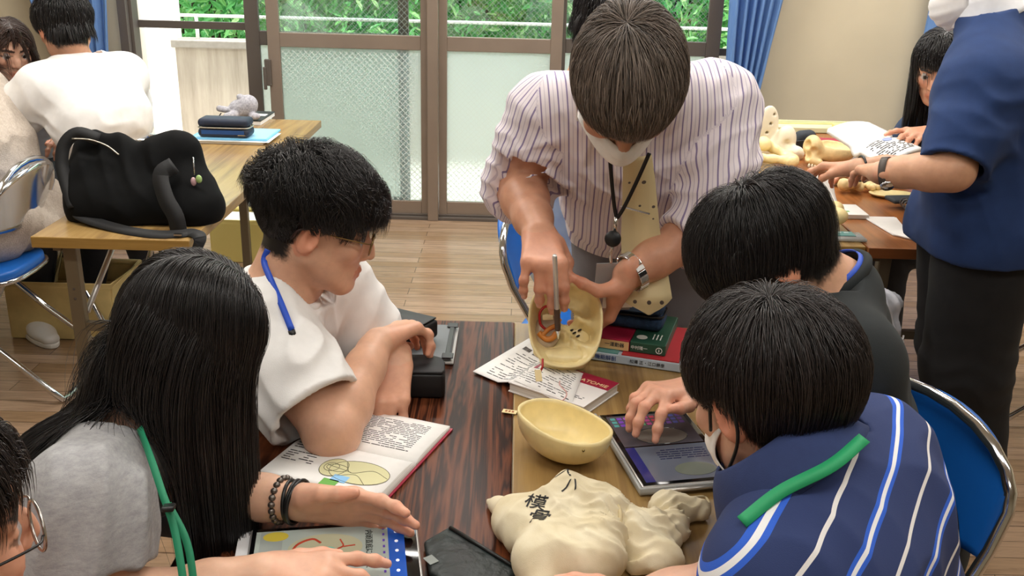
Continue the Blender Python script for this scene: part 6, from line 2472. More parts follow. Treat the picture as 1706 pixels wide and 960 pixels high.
t, R, p, _ = person('person in a black tee with head bowed low and black hair falling forward', J, HK, skK, 0.004,
                    [dict(W=J['wL'], d=A(-0.8, 0.4, -0.4), n=A(-0.3, 0, -0.9), side=-1, curl=RELAX, thumb=TH_SIDE), dict(W=J['wR'], d=A(-0.8, -0.4, -0.4), n=A(-0.3, 0, -0.9), side=1, curl=RELAX, thumb=TH_SIDE)],
                    hairline=hlK, neck_r=0.056)
black_tee = cloth('black_tee', '#1a2022', var=0.1)
shK = shirt('black_tee', J, black_tee, t, 0.005, 0.020, 1.0, (0.75, 0.75), (0.074, 0.076), [(J['chest'] + A(0.1, -0.08, 0.05), A(0.4, 0.2, 0.9), 0.07, 0.12, 0.004)], 0.001, 0.063, A(-0.6, 0.05, 0.8), 0.028)
nd = nrm(A(-0.6, 0.05, 0.8))
fr = frame(nd)
ring = [J['neck'] + nd * 0.03 + (fr[:, 0] * math.cos(a) + fr[:, 1] * math.sin(a)) * 0.070 for a in np.linspace(0, 2 * PI, 40, endpoint=False)]
MB().tube(ring, 0.009, 8, close=True).build('collar', black_tee, t, True)
ring = [J['neck'] + nd * 0.040 + (fr[:, 0] * math.cos(a) + fr[:, 1] * math.sin(a)) * 0.066 for a in np.linspace(0, 2 * PI, 41)]
MB().strip(ring, np.array([nrm(q - J['neck']) for q in ring]), 0.010, 0.002).build('lanyard', bl, t, True)
legs('trousers', J, cloth('dark_trousers'), t, [A(0.44, 1.42, 0.50), A(0.44, 1.66, 0.50)], [A(0.48, 1.42, 0), A(0.48, 1.66, 0)], 0.009)
for q in (A(0.48, 1.42, 0), A(0.48, 1.66, 0)):
    shoe('shoe', q, A(-1, 0, 0), M('black_sneaker', '#1b1b1d', 0.6), M('white_sole'), t)
hair('hair', hair_black, t, HK['c'], R, 18000, trim(0.004, -0.080, -0.045, 0.02), 1.06, hlK, (0.0, -0.05, 0.105), 0.14, 0.018, None, 14, 0.0006, 600, 0.11, 0.05, None, 0.6, 17, stick=0.4, stickz=-0.03, lenvar=(0.78, 1.1))

# ================================================================== the far table pair: bones and papers
def bone_obj(name, label, cat, base, build, mat=None, h=0.004, disp=None, part='bone'):
    t = thing(name, label, cat, base)
    B = Blob()
    build(B)
    blob_obj(part, B, h, mat or bone, t, disp)
    return t


def long_bone(a, b, r=0.013, head=0.024, two=True):
    def f(B):
        a_, b_ = np.asarray(a), np.asarray(b)
        ax = nrm(b_ - a_)
        sd = nrm(np.cross(ax, A(0, 0, 1)))
        B.chain([a_, lerp(a_, b_, 0.15), lerp(a_, b_, 0.5), lerp(a_, b_, 0.85), b_], [r * 1.5, r, r * 0.9, r, r * 1.5], 0.02)
        B.ell(b_ + sd * 0.017, (head, head * 0.9, head * 0.95), None, 0.012).ell(b_ - sd * 0.017, (head * 0.95, head * 0.9, head * 0.9), None, 0.012)
        B.ell(a_ + sd * 0.028 + ax * 0.004, (head, head, head), None, 0.015)
        B.ell(a_ - sd * 0.018, (head * 0.8, head * 0.7, head * 0.8), None, 0.012)
    return f


def zb_(px, py, z):
    return Pz(px, py, z)


c = zb_(1290, 250, 0.74)


def pelvis(B):
    q = c
    B.ell(q + A(-0.02, 0.06, 0.09), (0.045, 0.018, 0.075), rotz(0.3), 0.02)
    for k_ in range(3):
        B.ell(q + A(-0.025 + 0.012 * k_, 0.045, 0.06 + 0.035 * k_), (0.007, 0.03, 0.006), None, 0.003, -1)
    B.ell(q + A(0.055, 0.05, 0.03), (0.045, 0.03, 0.06), rotz(0.4), 0.02)
    B.cap(q + A(0.0, 0.05, -0.02), q + A(0.09, 0.02, -0.01), 0.022, 0.020, 0.02)
    B.ell(q + A(0.10, 0.03, -0.02), (0.028, 0.026, 0.03), None, 0.015)
    B.ell(q + A(0.05, 0.01, 0.02), (0.02, 0.03, 0.018), None, 0.01, -1)
    B.cap(q + A(-0.06, 0.05, -0.03), q + A(0.02, 0.05, 0.0), 0.025, 0.03, 0.03)


bone_obj('model_pelvis', 'cream model hip bone propped at the end of the bone pile', 'bone', A(c[0], c[1], 0.7), pelvis, M('bone_pale', '#efe6cf', 0.5, var=0.05), 0.005)
bone_obj('model_femur', 'long cream thigh bone lying on top of the bone pile', 'bone', zb_(1310, 262, 0.7), long_bone(zb_(1272, 238, 0.775), zb_(1312, 262, 0.725), 0.017, 0.026))
bone_obj('model_tibia', 'thick cream bone underneath the crossing thigh bone', 'bone', zb_(1290, 270, 0.7), long_bone(zb_(1255, 262, 0.728), zb_(1320, 268, 0.728), 0.016, 0.025))
c = zb_(1335, 252, 0.7)
t = thing('soft_case', 'dark slate soft case standing between the bones and the red book', 'case', c)
B = Blob()
B.cap(c + A(-0.035, 0.0, 0.03), c + A(0.035, 0.03, 0.035), 0.028, 0.03, 0.02).cap(c + A(-0.01, 0.0, 0.06), c + A(0.03, 0.02, 0.058), 0.026, 0.028, 0.02).cap(c + A(0.05, 0.02, 0.03), c + A(0.10, 0.0, 0.02), 0.02, 0.016, 0.02)
B.cut(A(c[0], c[1], 0.7012), (0, 0, -1), 0.3)
blob_obj('body', B, 0.005, M('slate_cloth', '#2b323a', 0.7, var=0.1), t)
MB().tube(spline([c + A(-0.04, -0.03, 0.045), c + A(0.0, -0.035, 0.05), c + A(0.04, -0.012, 0.05)], 5), 0.003, 6).build('zip', black_plastic, t, True)

# half skull with orbits and open bowl
c = zb_(1372, 278, 0.7)
t = thing('model_half_skull', 'tan half skull lying with its open side up beside the hand', 'skull', c)
B = Blob()
B.ell(c + A(0.035, 0.03, 0.055), (0.085, 0.065, 0.048), rotz(-0.25), 0.02)
B.ell(c + A(-0.045, 0.02, 0.075), (0.036, 0.05, 0.045), None, 0.02)
B.cap(c + A(-0.06, -0.01, 0.03), c + A(-0.03, -0.03, 0.02), 0.02, 0.016, 0.02)
B.ell(c + A(0.045, 0.02, 0.105), (0.080, 0.055, 0.05), rotz(-0.25), 0.006, -1)
B.ell(c + A(-0.075, 0.0, 0.085), (0.018, 0.018, 0.016), None, 0.006, -1).ell(c + A(-0.055, -0.035, 0.065), (0.018, 0.018, 0.017), None, 0.006, -1)
B.ell(c + A(-0.07, -0.02, 0.045), (0.010, 0.012, 0.014), None, 0.005, -1)
blob_obj('cranium', B, 0.0035, bone2, t, folds([], 0.002))
for i in range(5):
    MB().ell(c + A(-0.065 + i * 0.011, -0.028 - i * 0.003, 0.009), (0.005, 0.005, 0.0085), None, 8, 6).build('tooth', M('tooth'), t, True)


def book_block(name, label, cat, c, x, w, l, z0, z1, cm, sp=None, words=None, wm=None, size=0.012):
    x = nrm(A(x[0], x[1], 0))
    y = A(-x[1], x[0], 0)
    t = thing(name, label, cat, A(c[0], c[1], z0))
    slab(MB(), c, x, y, w - 0.004, l - 0.004, z0 + 0.0022, z1 - 0.0022).build('pages', MATS['page_edges'], t)
    b = MB()
    slab(b, c, x, y, w, l, z0 + 0.0002, z0 + 0.002)
    slab(b, c, x, y, w, l, z1 - 0.002, z1)
    slab(b, A(c[0], c[1], 0) - y * (l / 2), x, y, w, 0.002, z0 + 0.0002, z1)
    b.build('cover', cm, t)
    if words:
        text_mesh('spine_title', words, wm, A(c[0], c[1], (z0 + z1) / 2) - y * (l / 2 + 0.0013) + x * 0.02, x, A(0, 0, 1), size, t)
    return t


c = zb_(1405, 255, 0.7)
book_block('textbook', 'white-spined anatomy book under the crimson book on the far table', 'book', c, A(1, -0.12, 0), 0.24, 0.17, 0.7012, 0.722, M('white_cover'), words='アトラス', wm=M('crimson_band'))
book_block('textbook', 'crimson book on top of the white-spined one on the far table', 'book', c + A(0.004, 0.01, 0), A(1, -0.12, 0), 0.235, 0.16, 0.7225, 0.743, M('crimson_cover'))
c = zb_(1422, 268, 0.7)
t = thing('pen_case', 'teal and clear plastic pen case in front of the crimson book', 'pencil case', c)
MB().tube([c + A(-0.06, 0.0, 0.018), c + A(0.03, -0.01, 0.018)], 0.017, 14).build('clear_half', M('clear_plastic'), t, True)
MB().tube([c + A(0.03, -0.01, 0.018), c + A(0.075, -0.015, 0.018)], 0.0175, 14).build('teal_half', M('teal_plastic', '#23877f', 0.3), t, True)

# held-up open text book
hb = [Q(1378, 218, 3.02), Q(1447, 207, 3.30), Q(1535, 250, 3.05), Q(1478, 282, 2.78)]
t = thing('open_textbook', 'open white textbook held over the bones by the navy sweatshirt wearer', 'book', hb[0] * A(1, 1, 0))
t.location.z = 0.7
G = [[(1 - u) * ((1 - v) * hb[0] + v * hb[1]) + u * ((1 - v) * hb[3] + v * hb[2]) + A(0, 0, 0.012 * math.sin(PI * v) - 0.02 * math.exp(-((u - 0.5) / 0.05) ** 2)) for u in np.linspace(0, 1, 24)] for v in np.linspace(0, 1, 8)]
MB().grid(G).build('pages', paper, t, True, solid=0.014)
b = MB()
r_ = np.random.default_rng(8)
for i in range(12):
    uu = 0.56 + i * 0.033
    v0 = 0.1
    while v0 < 0.85:
        L_ = r_.uniform(0.03, 0.09)
        if r_.random() < 0.7 and not (0.45 < v0 < 0.75 and i < 5):
            b.box((uu, v0 + L_ / 2, 0.0085), (0.012, L_ * 0.85, 0.0006))
        v0 += L_
on_grid(b, G).build('print', ink, t)
b = MB().prism([(0.62 + 0.05 * math.cos(a), 0.60 + 0.12 * math.sin(a)) for a in np.linspace(0, 2 * PI, 20, endpoint=False)], 0.0084, 0.009)
on_grid(b, G).build('figure', M('figure_blue', '#8f9cc4', 0.8), t)
c = zb_(1366, 296, 0.724)
t = thing('ball', 'small grey ball gripped between finger and thumb over the far table', 'ball', c)
MB().ell(c, (0.022, 0.022, 0.022), None, 24, 14).build('ball_shell', M('grey_ball', '#c9c8c2', 0.5, var=0.1, vs=60), t, True)
bone_obj('model_fibula', 'smooth cream bone half hidden behind the reaching wrist', 'bone', zb_(1400, 300, 0.7), lambda B: B.cap(zb_(1385, 300, 0.72), zb_(1425, 292, 0.72), 0.016, 0.019, 0.01))


def foot_bones(B):
    r_ = np.random.default_rng(2)
    a, b_ = zb_(1412, 312, 0.722), zb_(1470, 308, 0.718)
    for i in range(26):
        u = r_.uniform(0, 1)
        q = lerp(a, b_, u) + A(r_.normal() * 0.012, r_.normal() * 0.028 * (1 - 0.3 * u), abs(r_.normal()) * 0.012 * (1 - u))
        B.ell(q, A(0.016, 0.011, 0.011) * r_.uniform(0.7, 1.3), rotz(r_.uniform(0, 3)), 0.004)
    B.ell(a + A(-0.01, 0, 0.008), (0.026, 0.022, 0.022), None, 0.008)


bone_obj('foot_bones', 'jointed cream foot bones lying under the wristwatch', 'bone', zb_(1440, 312, 0.7), foot_bones, bone2, 0.004)
c = zb_(1480, 328, 0.7)
t = thing('plate', 'flat oval cream bone plate at the edge beside the dark case', 'plate', c)
MB().lathe([(0, 0.004), (0.055, 0.002), (0.075, 0.010), (0.078, 0.013), (0.074, 0.013), (0.05, 0.006), (0, 0.007)], 36, None, c + A(0.01, 0, 0), 1, 0.62).build('dish', bone, t, True)
c = zb_(1500, 332, 0.73)
t = thing('phone_case', 'dark flat case with a coiled cord at the table edge', 'case', A(c[0], c[1], 0.7))
MB().box(c + A(0.02, 0.0, 0), (0.12, 0.07, 0.014), rotz(0.15)).build('shell', M('slate_cloth'), t, True, bevel=0.006, seg=3)
pts = []
for i in range(70):
    a = i * 0.42
    pts.append(c + A(-0.005 + 0.012 * math.cos(a), -0.035 - i * 0.0011 + 0.0, 0.002 + 0.012 * math.sin(a) - i * 0.0001))
MB().tube(pts, 0.0022, 5).build('cord', M('grey_cord', '#5a5552', 0.6), t, True)
c = zb_(1478, 376, 0.7)
t = thing('leaflet', 'white folded leaflet lying near the edge of the reddish table', 'paper', c)
cs = [zb_(1437, 362, 0.7015), zb_(1490, 363, 0.7015), zb_(1520, 400, 0.7015), zb_(1487, 392, 0.7015)]
MB().prism([(q[0], q[1]) for q in cs][::-1], 0.7014, 0.7045).build('sheet', paper, t)
MB().prism([(q[0] * 0.985 + 0.02, q[1] * 0.985 + 0.035) for q in cs][::-1], 0.7048, 0.7055).build('fold', paper, t)

# open book with a knee bone and clear pouch at the front edge
c = zb_(1362, 345, 0.7)
t = thing('open_sketchbook', 'open white book with one page curled up beneath the knee bone', 'book', c)
G = []
for v in np.linspace(0, 1, 14):
    row = []
    for u in np.linspace(0, 1, 8):
        a = v * 1.5
        row.append(A(c[0] - 0.075 + 0.15 * u, c[1] - 0.005 + 0.11 * math.sin(a) / 1.0, 0.703 + 0.085 * (1 - math.cos(a))))
    G.append(row)
MB().grid(G).build('curled_page', paper, t, True, solid=0.002)
b = MB()
for i in range(9):
    for j in range(5):
        if (i * 7 + j * 3) % 4:
            b.box((0.12 + j * 0.17, 0.2 + i * 0.075, -0.0016), (0.13, 0.018, 0.0006))
on_grid(b, G).build('print', M('pale_ink', '#8f9498', 0.8), t)
MB().box((c[0] + 0.02, c[1] - 0.075, 0.7075), (0.20, 0.13, 0.012)).build('lower_pages', MATS['page_edges'], t)
MB().box((c[0] + 0.02, c[1] - 0.075, 0.7140), (0.198, 0.128, 0.0008)).build('page', paper, t)
b = MB()
b.box((c[0] + 0.06, c[1] - 0.10, 0.7147), (0.02, 0.012, 0.0004))
b.build('green_mark', M('tab_6cb04a'), t)
k = zb_(1388, 356, 0.745)


def knee(B):
    B.cap(k + A(-0.06, 0.02, -0.002), k + A(-0.02, 0.0, 0), 0.020, 0.022, 0.02)
    B.ell(k + A(0.005, -0.02, -0.002), (0.034, 0.026, 0.026), None, 0.015)
    B.ell(k + A(0.012, 0.026, 0.006), (0.028, 0.024, 0.026), None, 0.015)
    B.ell(k + A(-0.02, -0.01, 0.016), (0.02, 0.016, 0.014), None, 0.012)


bone_obj('model_knee', 'rounded cream knee end of a bone resting on the open white book', 'bone', A(k[0], k[1], 0.7), knee, None, 0.0035)
c = zb_(1395, 397, 0.7)
t = thing('clear_pouch', 'clear zip pouch with a teal booklet at the front edge of the far table', 'pouch', c)
MB().box((c[0], c[1] - 0.0, 0.7055), (0.15, 0.075, 0.008)).build('bag', clear, t, True, bevel=0.003)
MB().box((c[0] - 0.01, c[1] + 0.012, 0.7105), (0.12, 0.045, 0.0016)).build('booklet', M('teal_cover'), t)
b = MB()
for i in range(4):
    b.box((c[0] - 0.035 + i * 0.022, c[1] + 0.022, 0.7116), (0.014, 0.006, 0.0004))
b.build('print', paper, t)

# pale green tray at the far end
c = zb_(1362, 216, 0.7)
t = thing('tray', 'pale green plastic tray at the far end of the bone table', 'tray', c)
b = MB().box2((c[0] - 0.22, c[1] - 0.10, 0.7012), (c[0] + 0.20, c[1] + 0.10, 0.706))
for q0, q1 in (((-0.22, -0.10), (0.20, -0.094)), ((-0.22, 0.094), (0.20, 0.10)), ((-0.22, -0.10), (-0.214, 0.10)), ((0.194, -0.10), (0.20, 0.10))):
    b.box2((c[0] + q0[0], c[1] + q0[1], 0.7012), (c[0] + q1[0], c[1] + q1[1], 0.725))
b.build('tray_body', M('pale_green_plastic', '#d6d8b2', 0.45), t, bevel=0.002)
q = c + A(0.11, -0.02, 0.0)
t = thing('eraser', 'pale yellow block lying in the green tray', 'eraser', A(q[0], q[1], 0.707))
MB().box2((q[0] - 0.045, q[1] - 0.03, 0.7072), (q[0] + 0.045, q[1] + 0.03, 0.73)).build('block', M('cream_yellow', '#e6d48e', 0.6), t, bevel=0.004)
q = c + A(-0.06, 0.0, 0.0)
t = thing('ruler', 'thin pale stick slanting across the green tray', 'stick', A(q[0], q[1], 0.707))
MB().box(A(q[0], q[1] + 0.0, 0.728), (0.30, 0.012, 0.004), rotz(0.12)).build('stick_body', M('cream_yellow'), t, bevel=0.001)

# ================================================================== standing man
skM = '#cfa081'
HM = dict(c=Q(1606, -72, 2.44), fw=A(-0.86, 0.20, -0.46), up=A(-0.44, 0.10, 0.88), s=1.0)
J = dict(neck=Q(1648, 34, 2.46), chest=A(1.185, 2.44, 1.14), hip=A(1.20, 2.44, 0.86), sL=Q(1640, 150, 2.30), sR=Q(1668, 90, 2.68))
J.update(eL=Q(1588, 284, 2.26), wL=Q(1468, 288, 2.36), eR=Q(1578, 285, 2.72), wR=Q(1428, 281, 2.70), hside=A(0.1, 1, 0))
t, R, p, _ = person('standing person in a navy sweatshirt with a lowered white mask, leafing through a textbook', J, HM, skM, 0.004,
                    [dict(W=J['wL'], d=nrm(Q(1425, 272, 2.55) - J['wL']), n=A(0.1, 0.35, -0.9), side=-1, curl=[[10, 15, 10], [14, 20, 12], [20, 25, 15], [26, 30, 18]], thumb=TH_SIDE, s=0.95),
                     dict(W=J['wR'], d=nrm(Q(1378, 278, 2.78) - J['wR']), n=A(-0.1, -0.2, -0.97), side=1, curl=[[25, 40, 22], [28, 42, 24], [32, 46, 26], [36, 48, 28]], thumb=TH_IN, s=0.98)],
                    hairline=std_hairline, arm_r=1.1)
navy_sw = cloth('navy_sweatshirt', '#183362', var=0.08)
fl = [(lerp(J['sL'], J['eL'], 0.35), A(0.2, 0.1, 0.95), 0.06, 0.09, 0.006), (J['chest'] + A(-0.05, -0.12, -0.08), A(0.6, 0, 0.8), 0.10, 0.16, 0.006), (J['hip'] + A(-0.03, -0.1, 0.1), A(0.9, 0.2, 0.2), 0.09, 0.16, 0.005)]
hm = A(1.17, 2.44, 0.775)


def skirt(B):
    sd = A(0.1, 1, 0)
    B.cap(J['hip'] + A(0, -0.08, -0.06), J['hip'] + A(0, 0.08, -0.06), 0.145, 0.145, 0.06, tag='torso')


shM = shirt('navy_sweatshirt', J, navy_sw, t, 0.006, 0.034, 1.12, (0.97, 0.97), (0.088, 0.080), fl, 0.002, 0.068, A(-0.25, 0, 0.95), 0.03, (hm, A(0.05, 0, -1)), 0.95, 0.015, extra=skirt)
nd = nrm(A(-0.35, 0.0, 0.93))
fr = frame(nd)
G = []
for v in np.linspace(0, 1, 6):
    row = []
    for a in np.linspace(0, 2 * PI, 41):
        row.append(J['neck'] + nd * (0.075 - 0.065 * v) + (fr[:, 0] * math.cos(a) + fr[:, 1] * math.sin(a)) * (0.064 + 0.024 * v))
    G.append(row)
MB().grid(G).build('shirt_collar', cloth('white_shirt', '#eceef2'), t, True, solid=0.004)
legs('trousers', J, cloth('black_trousers', '#101114', var=0.12), t, [A(1.21, 2.37, 0.46), A(1.27, 2.55, 0.46)], [A(1.30, 2.40, 0), A(1.36, 2.62, 0)], 0.008, (0.13, 0.11, 0.095))
for q in (A(1.30, 2.40, 0), A(1.36, 2.62, 0)):
    shoe('shoe', q, A(-1, 0.1, 0), M('black_sneaker'), M('white_sole'), t)
hair('hair', hair_black, t, HM['c'], R, 3000, lambda x, y, z: 0.06 + x * 0, 1.0, std_hairline, (0, -0.05, 0.105), 0.1, 0.015, None, 9, 0.0016, 200, 0.12, 0, None, 0.5, 31)
mask(t, p, 1.0, drop=-0.052)
wa = nrm(J['wL'] - J['eL'])
fr = frame(wa, A(0, -0.3, 1))
wc = J['wL'] - wa * 0.012
ring = [wc + (fr[:, 0] * math.cos(a) + fr[:, 1] * math.sin(a)) * 0.0365 for a in np.linspace(0, 2 * PI, 30, endpoint=False)]
ww = MB()
ww.strip(np.array(ring + ring[:1]), np.array([nrm(q - wc) for q in ring + ring[:1]]), 0.017, 0.003)
ww.build('watch_strap', M('brown_strap', '#4a4038', 0.6), t, True)
MB().lathe([(0, 0.008), (0.014, 0.008), (0.017, 0.004), (0.017, 0.0), (0, 0)], 20, frame(nrm(A(-0.1, -0.75, -0.65))), wc + nrm(A(-0.1, -0.75, -0.65)) * 0.036).build('watch_face', chrome, t, True)
wb_ = J['wR']
wa2 = nrm(J['wR'] - J['eR'])
fr = frame(wa2)
ring = [wb_ - wa2 * 0.01 + (fr[:, 0] * math.cos(a) + fr[:, 1] * math.sin(a)) * 0.034 for a in np.linspace(0, 2 * PI, 24, endpoint=False)]
MB().tube(ring, 0.0035, 7, close=True).build('wristband', black_plastic, t, True)

# ================================================================== girl at the right
HR = dict(c=Q(1569, 110, 3.22), fw=A(-0.50, -0.75, -0.40), up=A(-0.20, -0.33, 0.92), s=1.0)
J = dict(neck=A(1.50, 3.36, 1.02), chest=A(1.58, 3.36, 0.82), hip=A(1.68, 3.36, 0.54), sL=A(1.46, 3.20, 0.97), sR=A(1.52, 3.54, 0.97))
J.update(eL=A(1.47, 3.02, 0.76), wL=Q(1545, 222, 3.15), eR=A(1.40, 3.58, 0.76), wR=A(1.25, 3.45, 0.75), hside=A(0, 1, 0))
t, R, p, _ = person('person with black bangs and a navy sweater looking down behind the standing figure', J, HR, '#d3a184', 0.004,
                    [dict(W=J['wL'], d=nrm(Q(1500, 222, 3.05) - J['wL']), n=A(0, 0.2, -1), side=-1, curl=[[8, 12, 8], [20, 25, 15], [26, 30, 18], [30, 34, 20]], thumb=TH_IN, spread=(0.3, 0.05, -0.05, -0.15), s=0.92),
                     dict(W=J['wR'], d=A(-0.9, -0.3, 0), n=A(0, 0, -1), side=1, curl=RELAX, thumb=TH_SIDE, s=0.9)], arm_r=0.9, hairline=std_hairline)
shirt('navy_sweater', J, cloth('navy_sweater', '#2a3c58', var=0.08), t, 0.006, 0.02, 0.95, (1.75, 1.75), (0.062, 0.045), [(J['chest'], A(0.2, 0.5, 0.8), 0.08, 0.15, 0.005)], 0.001, 0.056, A(-0.2, 0, 0.95), 0.025)
legs('trousers', J, cloth('dark_trousers'), t, [A(1.32, 3.26, 0.50), A(1.32, 3.46, 0.50)], [A(1.36, 3.26, 0), A(1.36, 3.46, 0)], 0.01)
for q in (A(1.36, 3.26, 0), A(1.36, 3.46, 0)):
    shoe('shoe', q, A(-1, 0, 0), M('black_sneaker'), M('white_sole'), t)
pr_ = pushers([(J['sL'], J['neck'], 0.075), (J['sR'], J['neck'], 0.075), (J['chest'] - A(0, 0.06, 0), J['chest'] + A(0, 0.06, 0), 0.13)])
hair('hair', hair_black, t, HR['c'], R, 6000, lambda x, y, z: np.where(y > 0.005, 0.052, 0.30), 1.0, std_hairline, (0.0, -0.02, 0.115), 0.35, 0.018, None, 18, 0.0013, 300, 0.06, 0, pr_, 0.6, 33, stick=0.5, stickz=0.0)

# ================================================================== someone behind the teacher
HH = dict(c=A(0.275, 3.06, 1.262), fw=A(0.85, 0.3, -0.40), up=A(0.36, 0.1, 0.92), s=1.0)
J = dict(neck=A(0.20, 3.03, 1.07), chest=A(0.155, 3.02, 0.86), hip=A(0.15, 3.05, 0.54), sR=A(0.16, 2.84, 1.00), sL=A(0.19, 3.20, 1.00))
J.update(eR=A(0.24, 2.80, 0.76), wR=A(0.46, 2.83, 0.70), eL=A(0.30, 3.26, 0.76), wL=A(0.50, 3.18, 0.74), hside=A(0, -1, 0))
t, R, p, _ = person('person in pale blue almost wholly hidden behind the bending teacher', J, HH, '#d3a184', 0.005,
                    [dict(W=J['wR'], d=A(0.9, 0.2, 0), n=A(0, 0, -1), side=1, curl=RELAX, thumb=TH_SIDE), dict(W=J['wL'], d=A(0.9, -0.2, 0), n=A(0, 0, -1), side=-1, curl=RELAX, thumb=TH_SIDE)], hairline=std_hairline)
shirt('pale_blue_shirt', J, cloth('pale_blue_cotton', '#c4d0da'), t, 0.006, 0.022, 1.0, (1.7, 1.7), (0.066, 0.05), [(J['chest'], A(0.4, 0.3, 0.8), 0.08, 0.16, 0.006)], 0.0015, 0.06)
legs('trousers', J, cloth('pale_trousers', '#b3bcc6'), t, [A(0.46, 2.97, 0.52), A(0.46, 3.14, 0.52)], [A(0.44, 2.97, 0), A(0.44, 3.14, 0)], 0.01)
for q in (A(0.44, 2.97, 0), A(0.44, 3.14, 0)):
    shoe('shoe', q, A(1, 0, 0), M('white_sneaker'), M('white_sole'), t)
hair('hair', hair_black, t, HH['c'], R, 3500, lambda x, y, z: 0.09 + x * 0, 1.0, std_hairline, (0, -0.05, 0.105), 0.2, 0.02, None, 10, 0.0016, 250, 0.1, 0, None, 0.5, 35)

# ================================================================== left background: boy in white, girl, fleece
HL = dict(c=Q(107, 46, 3.52), fw=A(-0.62, 0.72, -0.30), up=A(-0.22, 0.20, 0.95), s=1.06)
J = dict(neck=Q(128, 108, 3.55), chest=Q(170, 200, 3.52), hip=A(-1.56, 3.70, 0.53), sL=Q(72, 150, 3.40), sR=Q(205, 128, 3.72))
J.update(eL=A(-1.86, 3.45, 0.80), wL=A(-2.00, 3.66, 0.74), eR=A(-1.60, 4.02, 0.74), wR=A(-1.80, 4.05, 0.74), hside=A(0.7, 0.7, 0))
t, R, p, _ = person('person seen from behind in a sunlit white long tee, sitting beyond the black bag', J, HL, '#d3a184', 0.005,
                    [dict(W=J['wL'], d=A(-0.5, 0.8, 0), n=A(0, 0, -1), side=-1, curl=RELAX, thumb=TH_SIDE), dict(W=J['wR'], d=A(-0.9, 0.2, 0), n=A(0, 0, -1), side=1, curl=RELAX, thumb=TH_SIDE)], hairline=hlS, w=1.05)


def lowback(B):
    B.cap(J['hip'] + A(-0.04, -0.06, 0.0), J['hip'] + A(0.04, 0.06, 0.0), 0.125, 0.125, 0.08, tag='torso')


shirt('white_top', J, white_cotton, t, 0.006, 0.026, 1.08, (1.2, 1.2), (0.085, 0.066), [(J['chest'] + A(0.05, -0.1, -0.15), A(0.5, 0.2, 0.8), 0.08, 0.16, 0.007), (J['sL'] + A(0.03, 0, -0.08), A(0.7, 0.1, 0.6), 0.06, 0.10, 0.006), (J['hip'] + A(0.05, -0.1, 0.12), A(0.6, 0, 0.8), 0.07, 0.14, 0.007)], 0.002, 0.064, A(-0.2, 0.2, 0.9), 0.028, extra=lowback)
legs('trousers', J, cloth('dark_trousers'), t, [A(-1.80, 3.72, 0.50), A(-1.62, 3.92, 0.50)], [A(-1.80, 3.85, 0), A(-1.62, 4.05, 0)], 0.01)
for q in (A(-1.80, 3.90, 0), A(-1.60, 4.10, 0)):
    shoe('shoe', q, A(-0.8, 0.3, 0), M('white_sneaker'), M('white_sole'), t)
hair('hair', hair_black, t, HL['c'], R, 5000, lambda x, y, z: np.where(z < 0.0, 0.035, np.where((np.abs(x) > 0.05) & (y > -0.05), np.clip(z * 1.1 + 0.02, 0.02, 1), 0.075)), 1.06, hlS, (0.0, -0.045, 0.108), 0.12, 0.020, None, 10, 0.0014, 300, 0.12, 0.05, None, 0.6, 37, stick=0.4)

HLG = dict(c=Q(12, 82, 3.65), fw=A(0.70, -0.64, -0.26), up=A(0.22, -0.16, 0.96), s=0.98)
J = dict(neck=Q(5, 160, 3.72), chest=A(-1.98, 3.80, 0.80), hip=A(-2.02, 3.90, 0.54), sR=Q(-42, 175, 3.55), sL=Q(62, 150, 3.90))
J.update(eR=A(-2.10, 3.50, 0.74), wR=A(-1.95, 3.36, 0.74), eL=A(-1.72, 3.92, 0.76), wL=A(-1.72, 3.72, 0.74), hside=A(-0.7, -0.7, 0))
t, R, p, _ = person('smiling person with long brown hair and a grey cardigan over black', J, HLG, '#dcae94', 0.0035,
                    [dict(W=J['wR'], d=A(0.5, -0.8, 0), n=A(0, 0, -1), side=1, curl=RELAX, thumb=TH_SIDE), dict(W=J['wL'], d=A(0.1, -0.9, 0), n=A(0, 0, -1), side=-1, curl=RELAX, thumb=TH_SIDE)], hairline=std_hairline, haircol=(0.03, 0.015, 0.01), arm_r=0.9)
shirt('black_top', J, cloth('black_knit', '#17171a'), t, 0.006, 0.010, 0.92, (0.5, 0.5), (0.060, 0.058), [], 0.001, 0.056, A(0.1, -0.1, 1), 0.02)
shirt('grey_cardigan', J, cloth('lavender_grey', '#b9bac6'), t, 0.006, 0.014, 0.80, (1.6, 1.6), (0.066, 0.05), [], 0.001, 0.10, A(0.35, -0.35, 0.8), 0.0)
legs('trousers', J, cloth('dark_trousers'), t, [A(-1.80, 3.62, 0.50), A(-1.66, 3.76, 0.50)], [A(-1.86, 3.50, 0), A(-1.70, 3.66, 0)], 0.01)
for q in (A(-1.86, 3.50, 0), A(-1.70, 3.66, 0)):
    shoe('shoe', q, A(0.7, -0.7, 0), M('white_sneaker'), M('white_sole'), t)
pl_ = pushers([(J['sR'], J['neck'], 0.068), (J['sL'], J['neck'], 0.068), (J['chest'] - A(0.05, 0, 0), J['chest'] + A(0.05, 0, 0), 0.125)])
hair('hair', hair_brown, t, HLG['c'], R, 7000, lambda x, y, z: np.where((y > 0.045) & (np.abs(x) < 0.012), 0.045, 0.40), 0.98, std_hairline, (0.0, 0.01, 0.115), 0.34, 0.016, lambda x, y, z: np.stack([np.sign(x) * (1.0 + 1.6 * (y > 0.02)) * np.clip(z / 0.06, 0, 1), 0 * x - 0.5 * (y > 0.02), 0 * x], 1), 20, 0.0012, 320, 0.06, 0, pl_, 0.65, 39, stick=0.5, stickz=0.02)

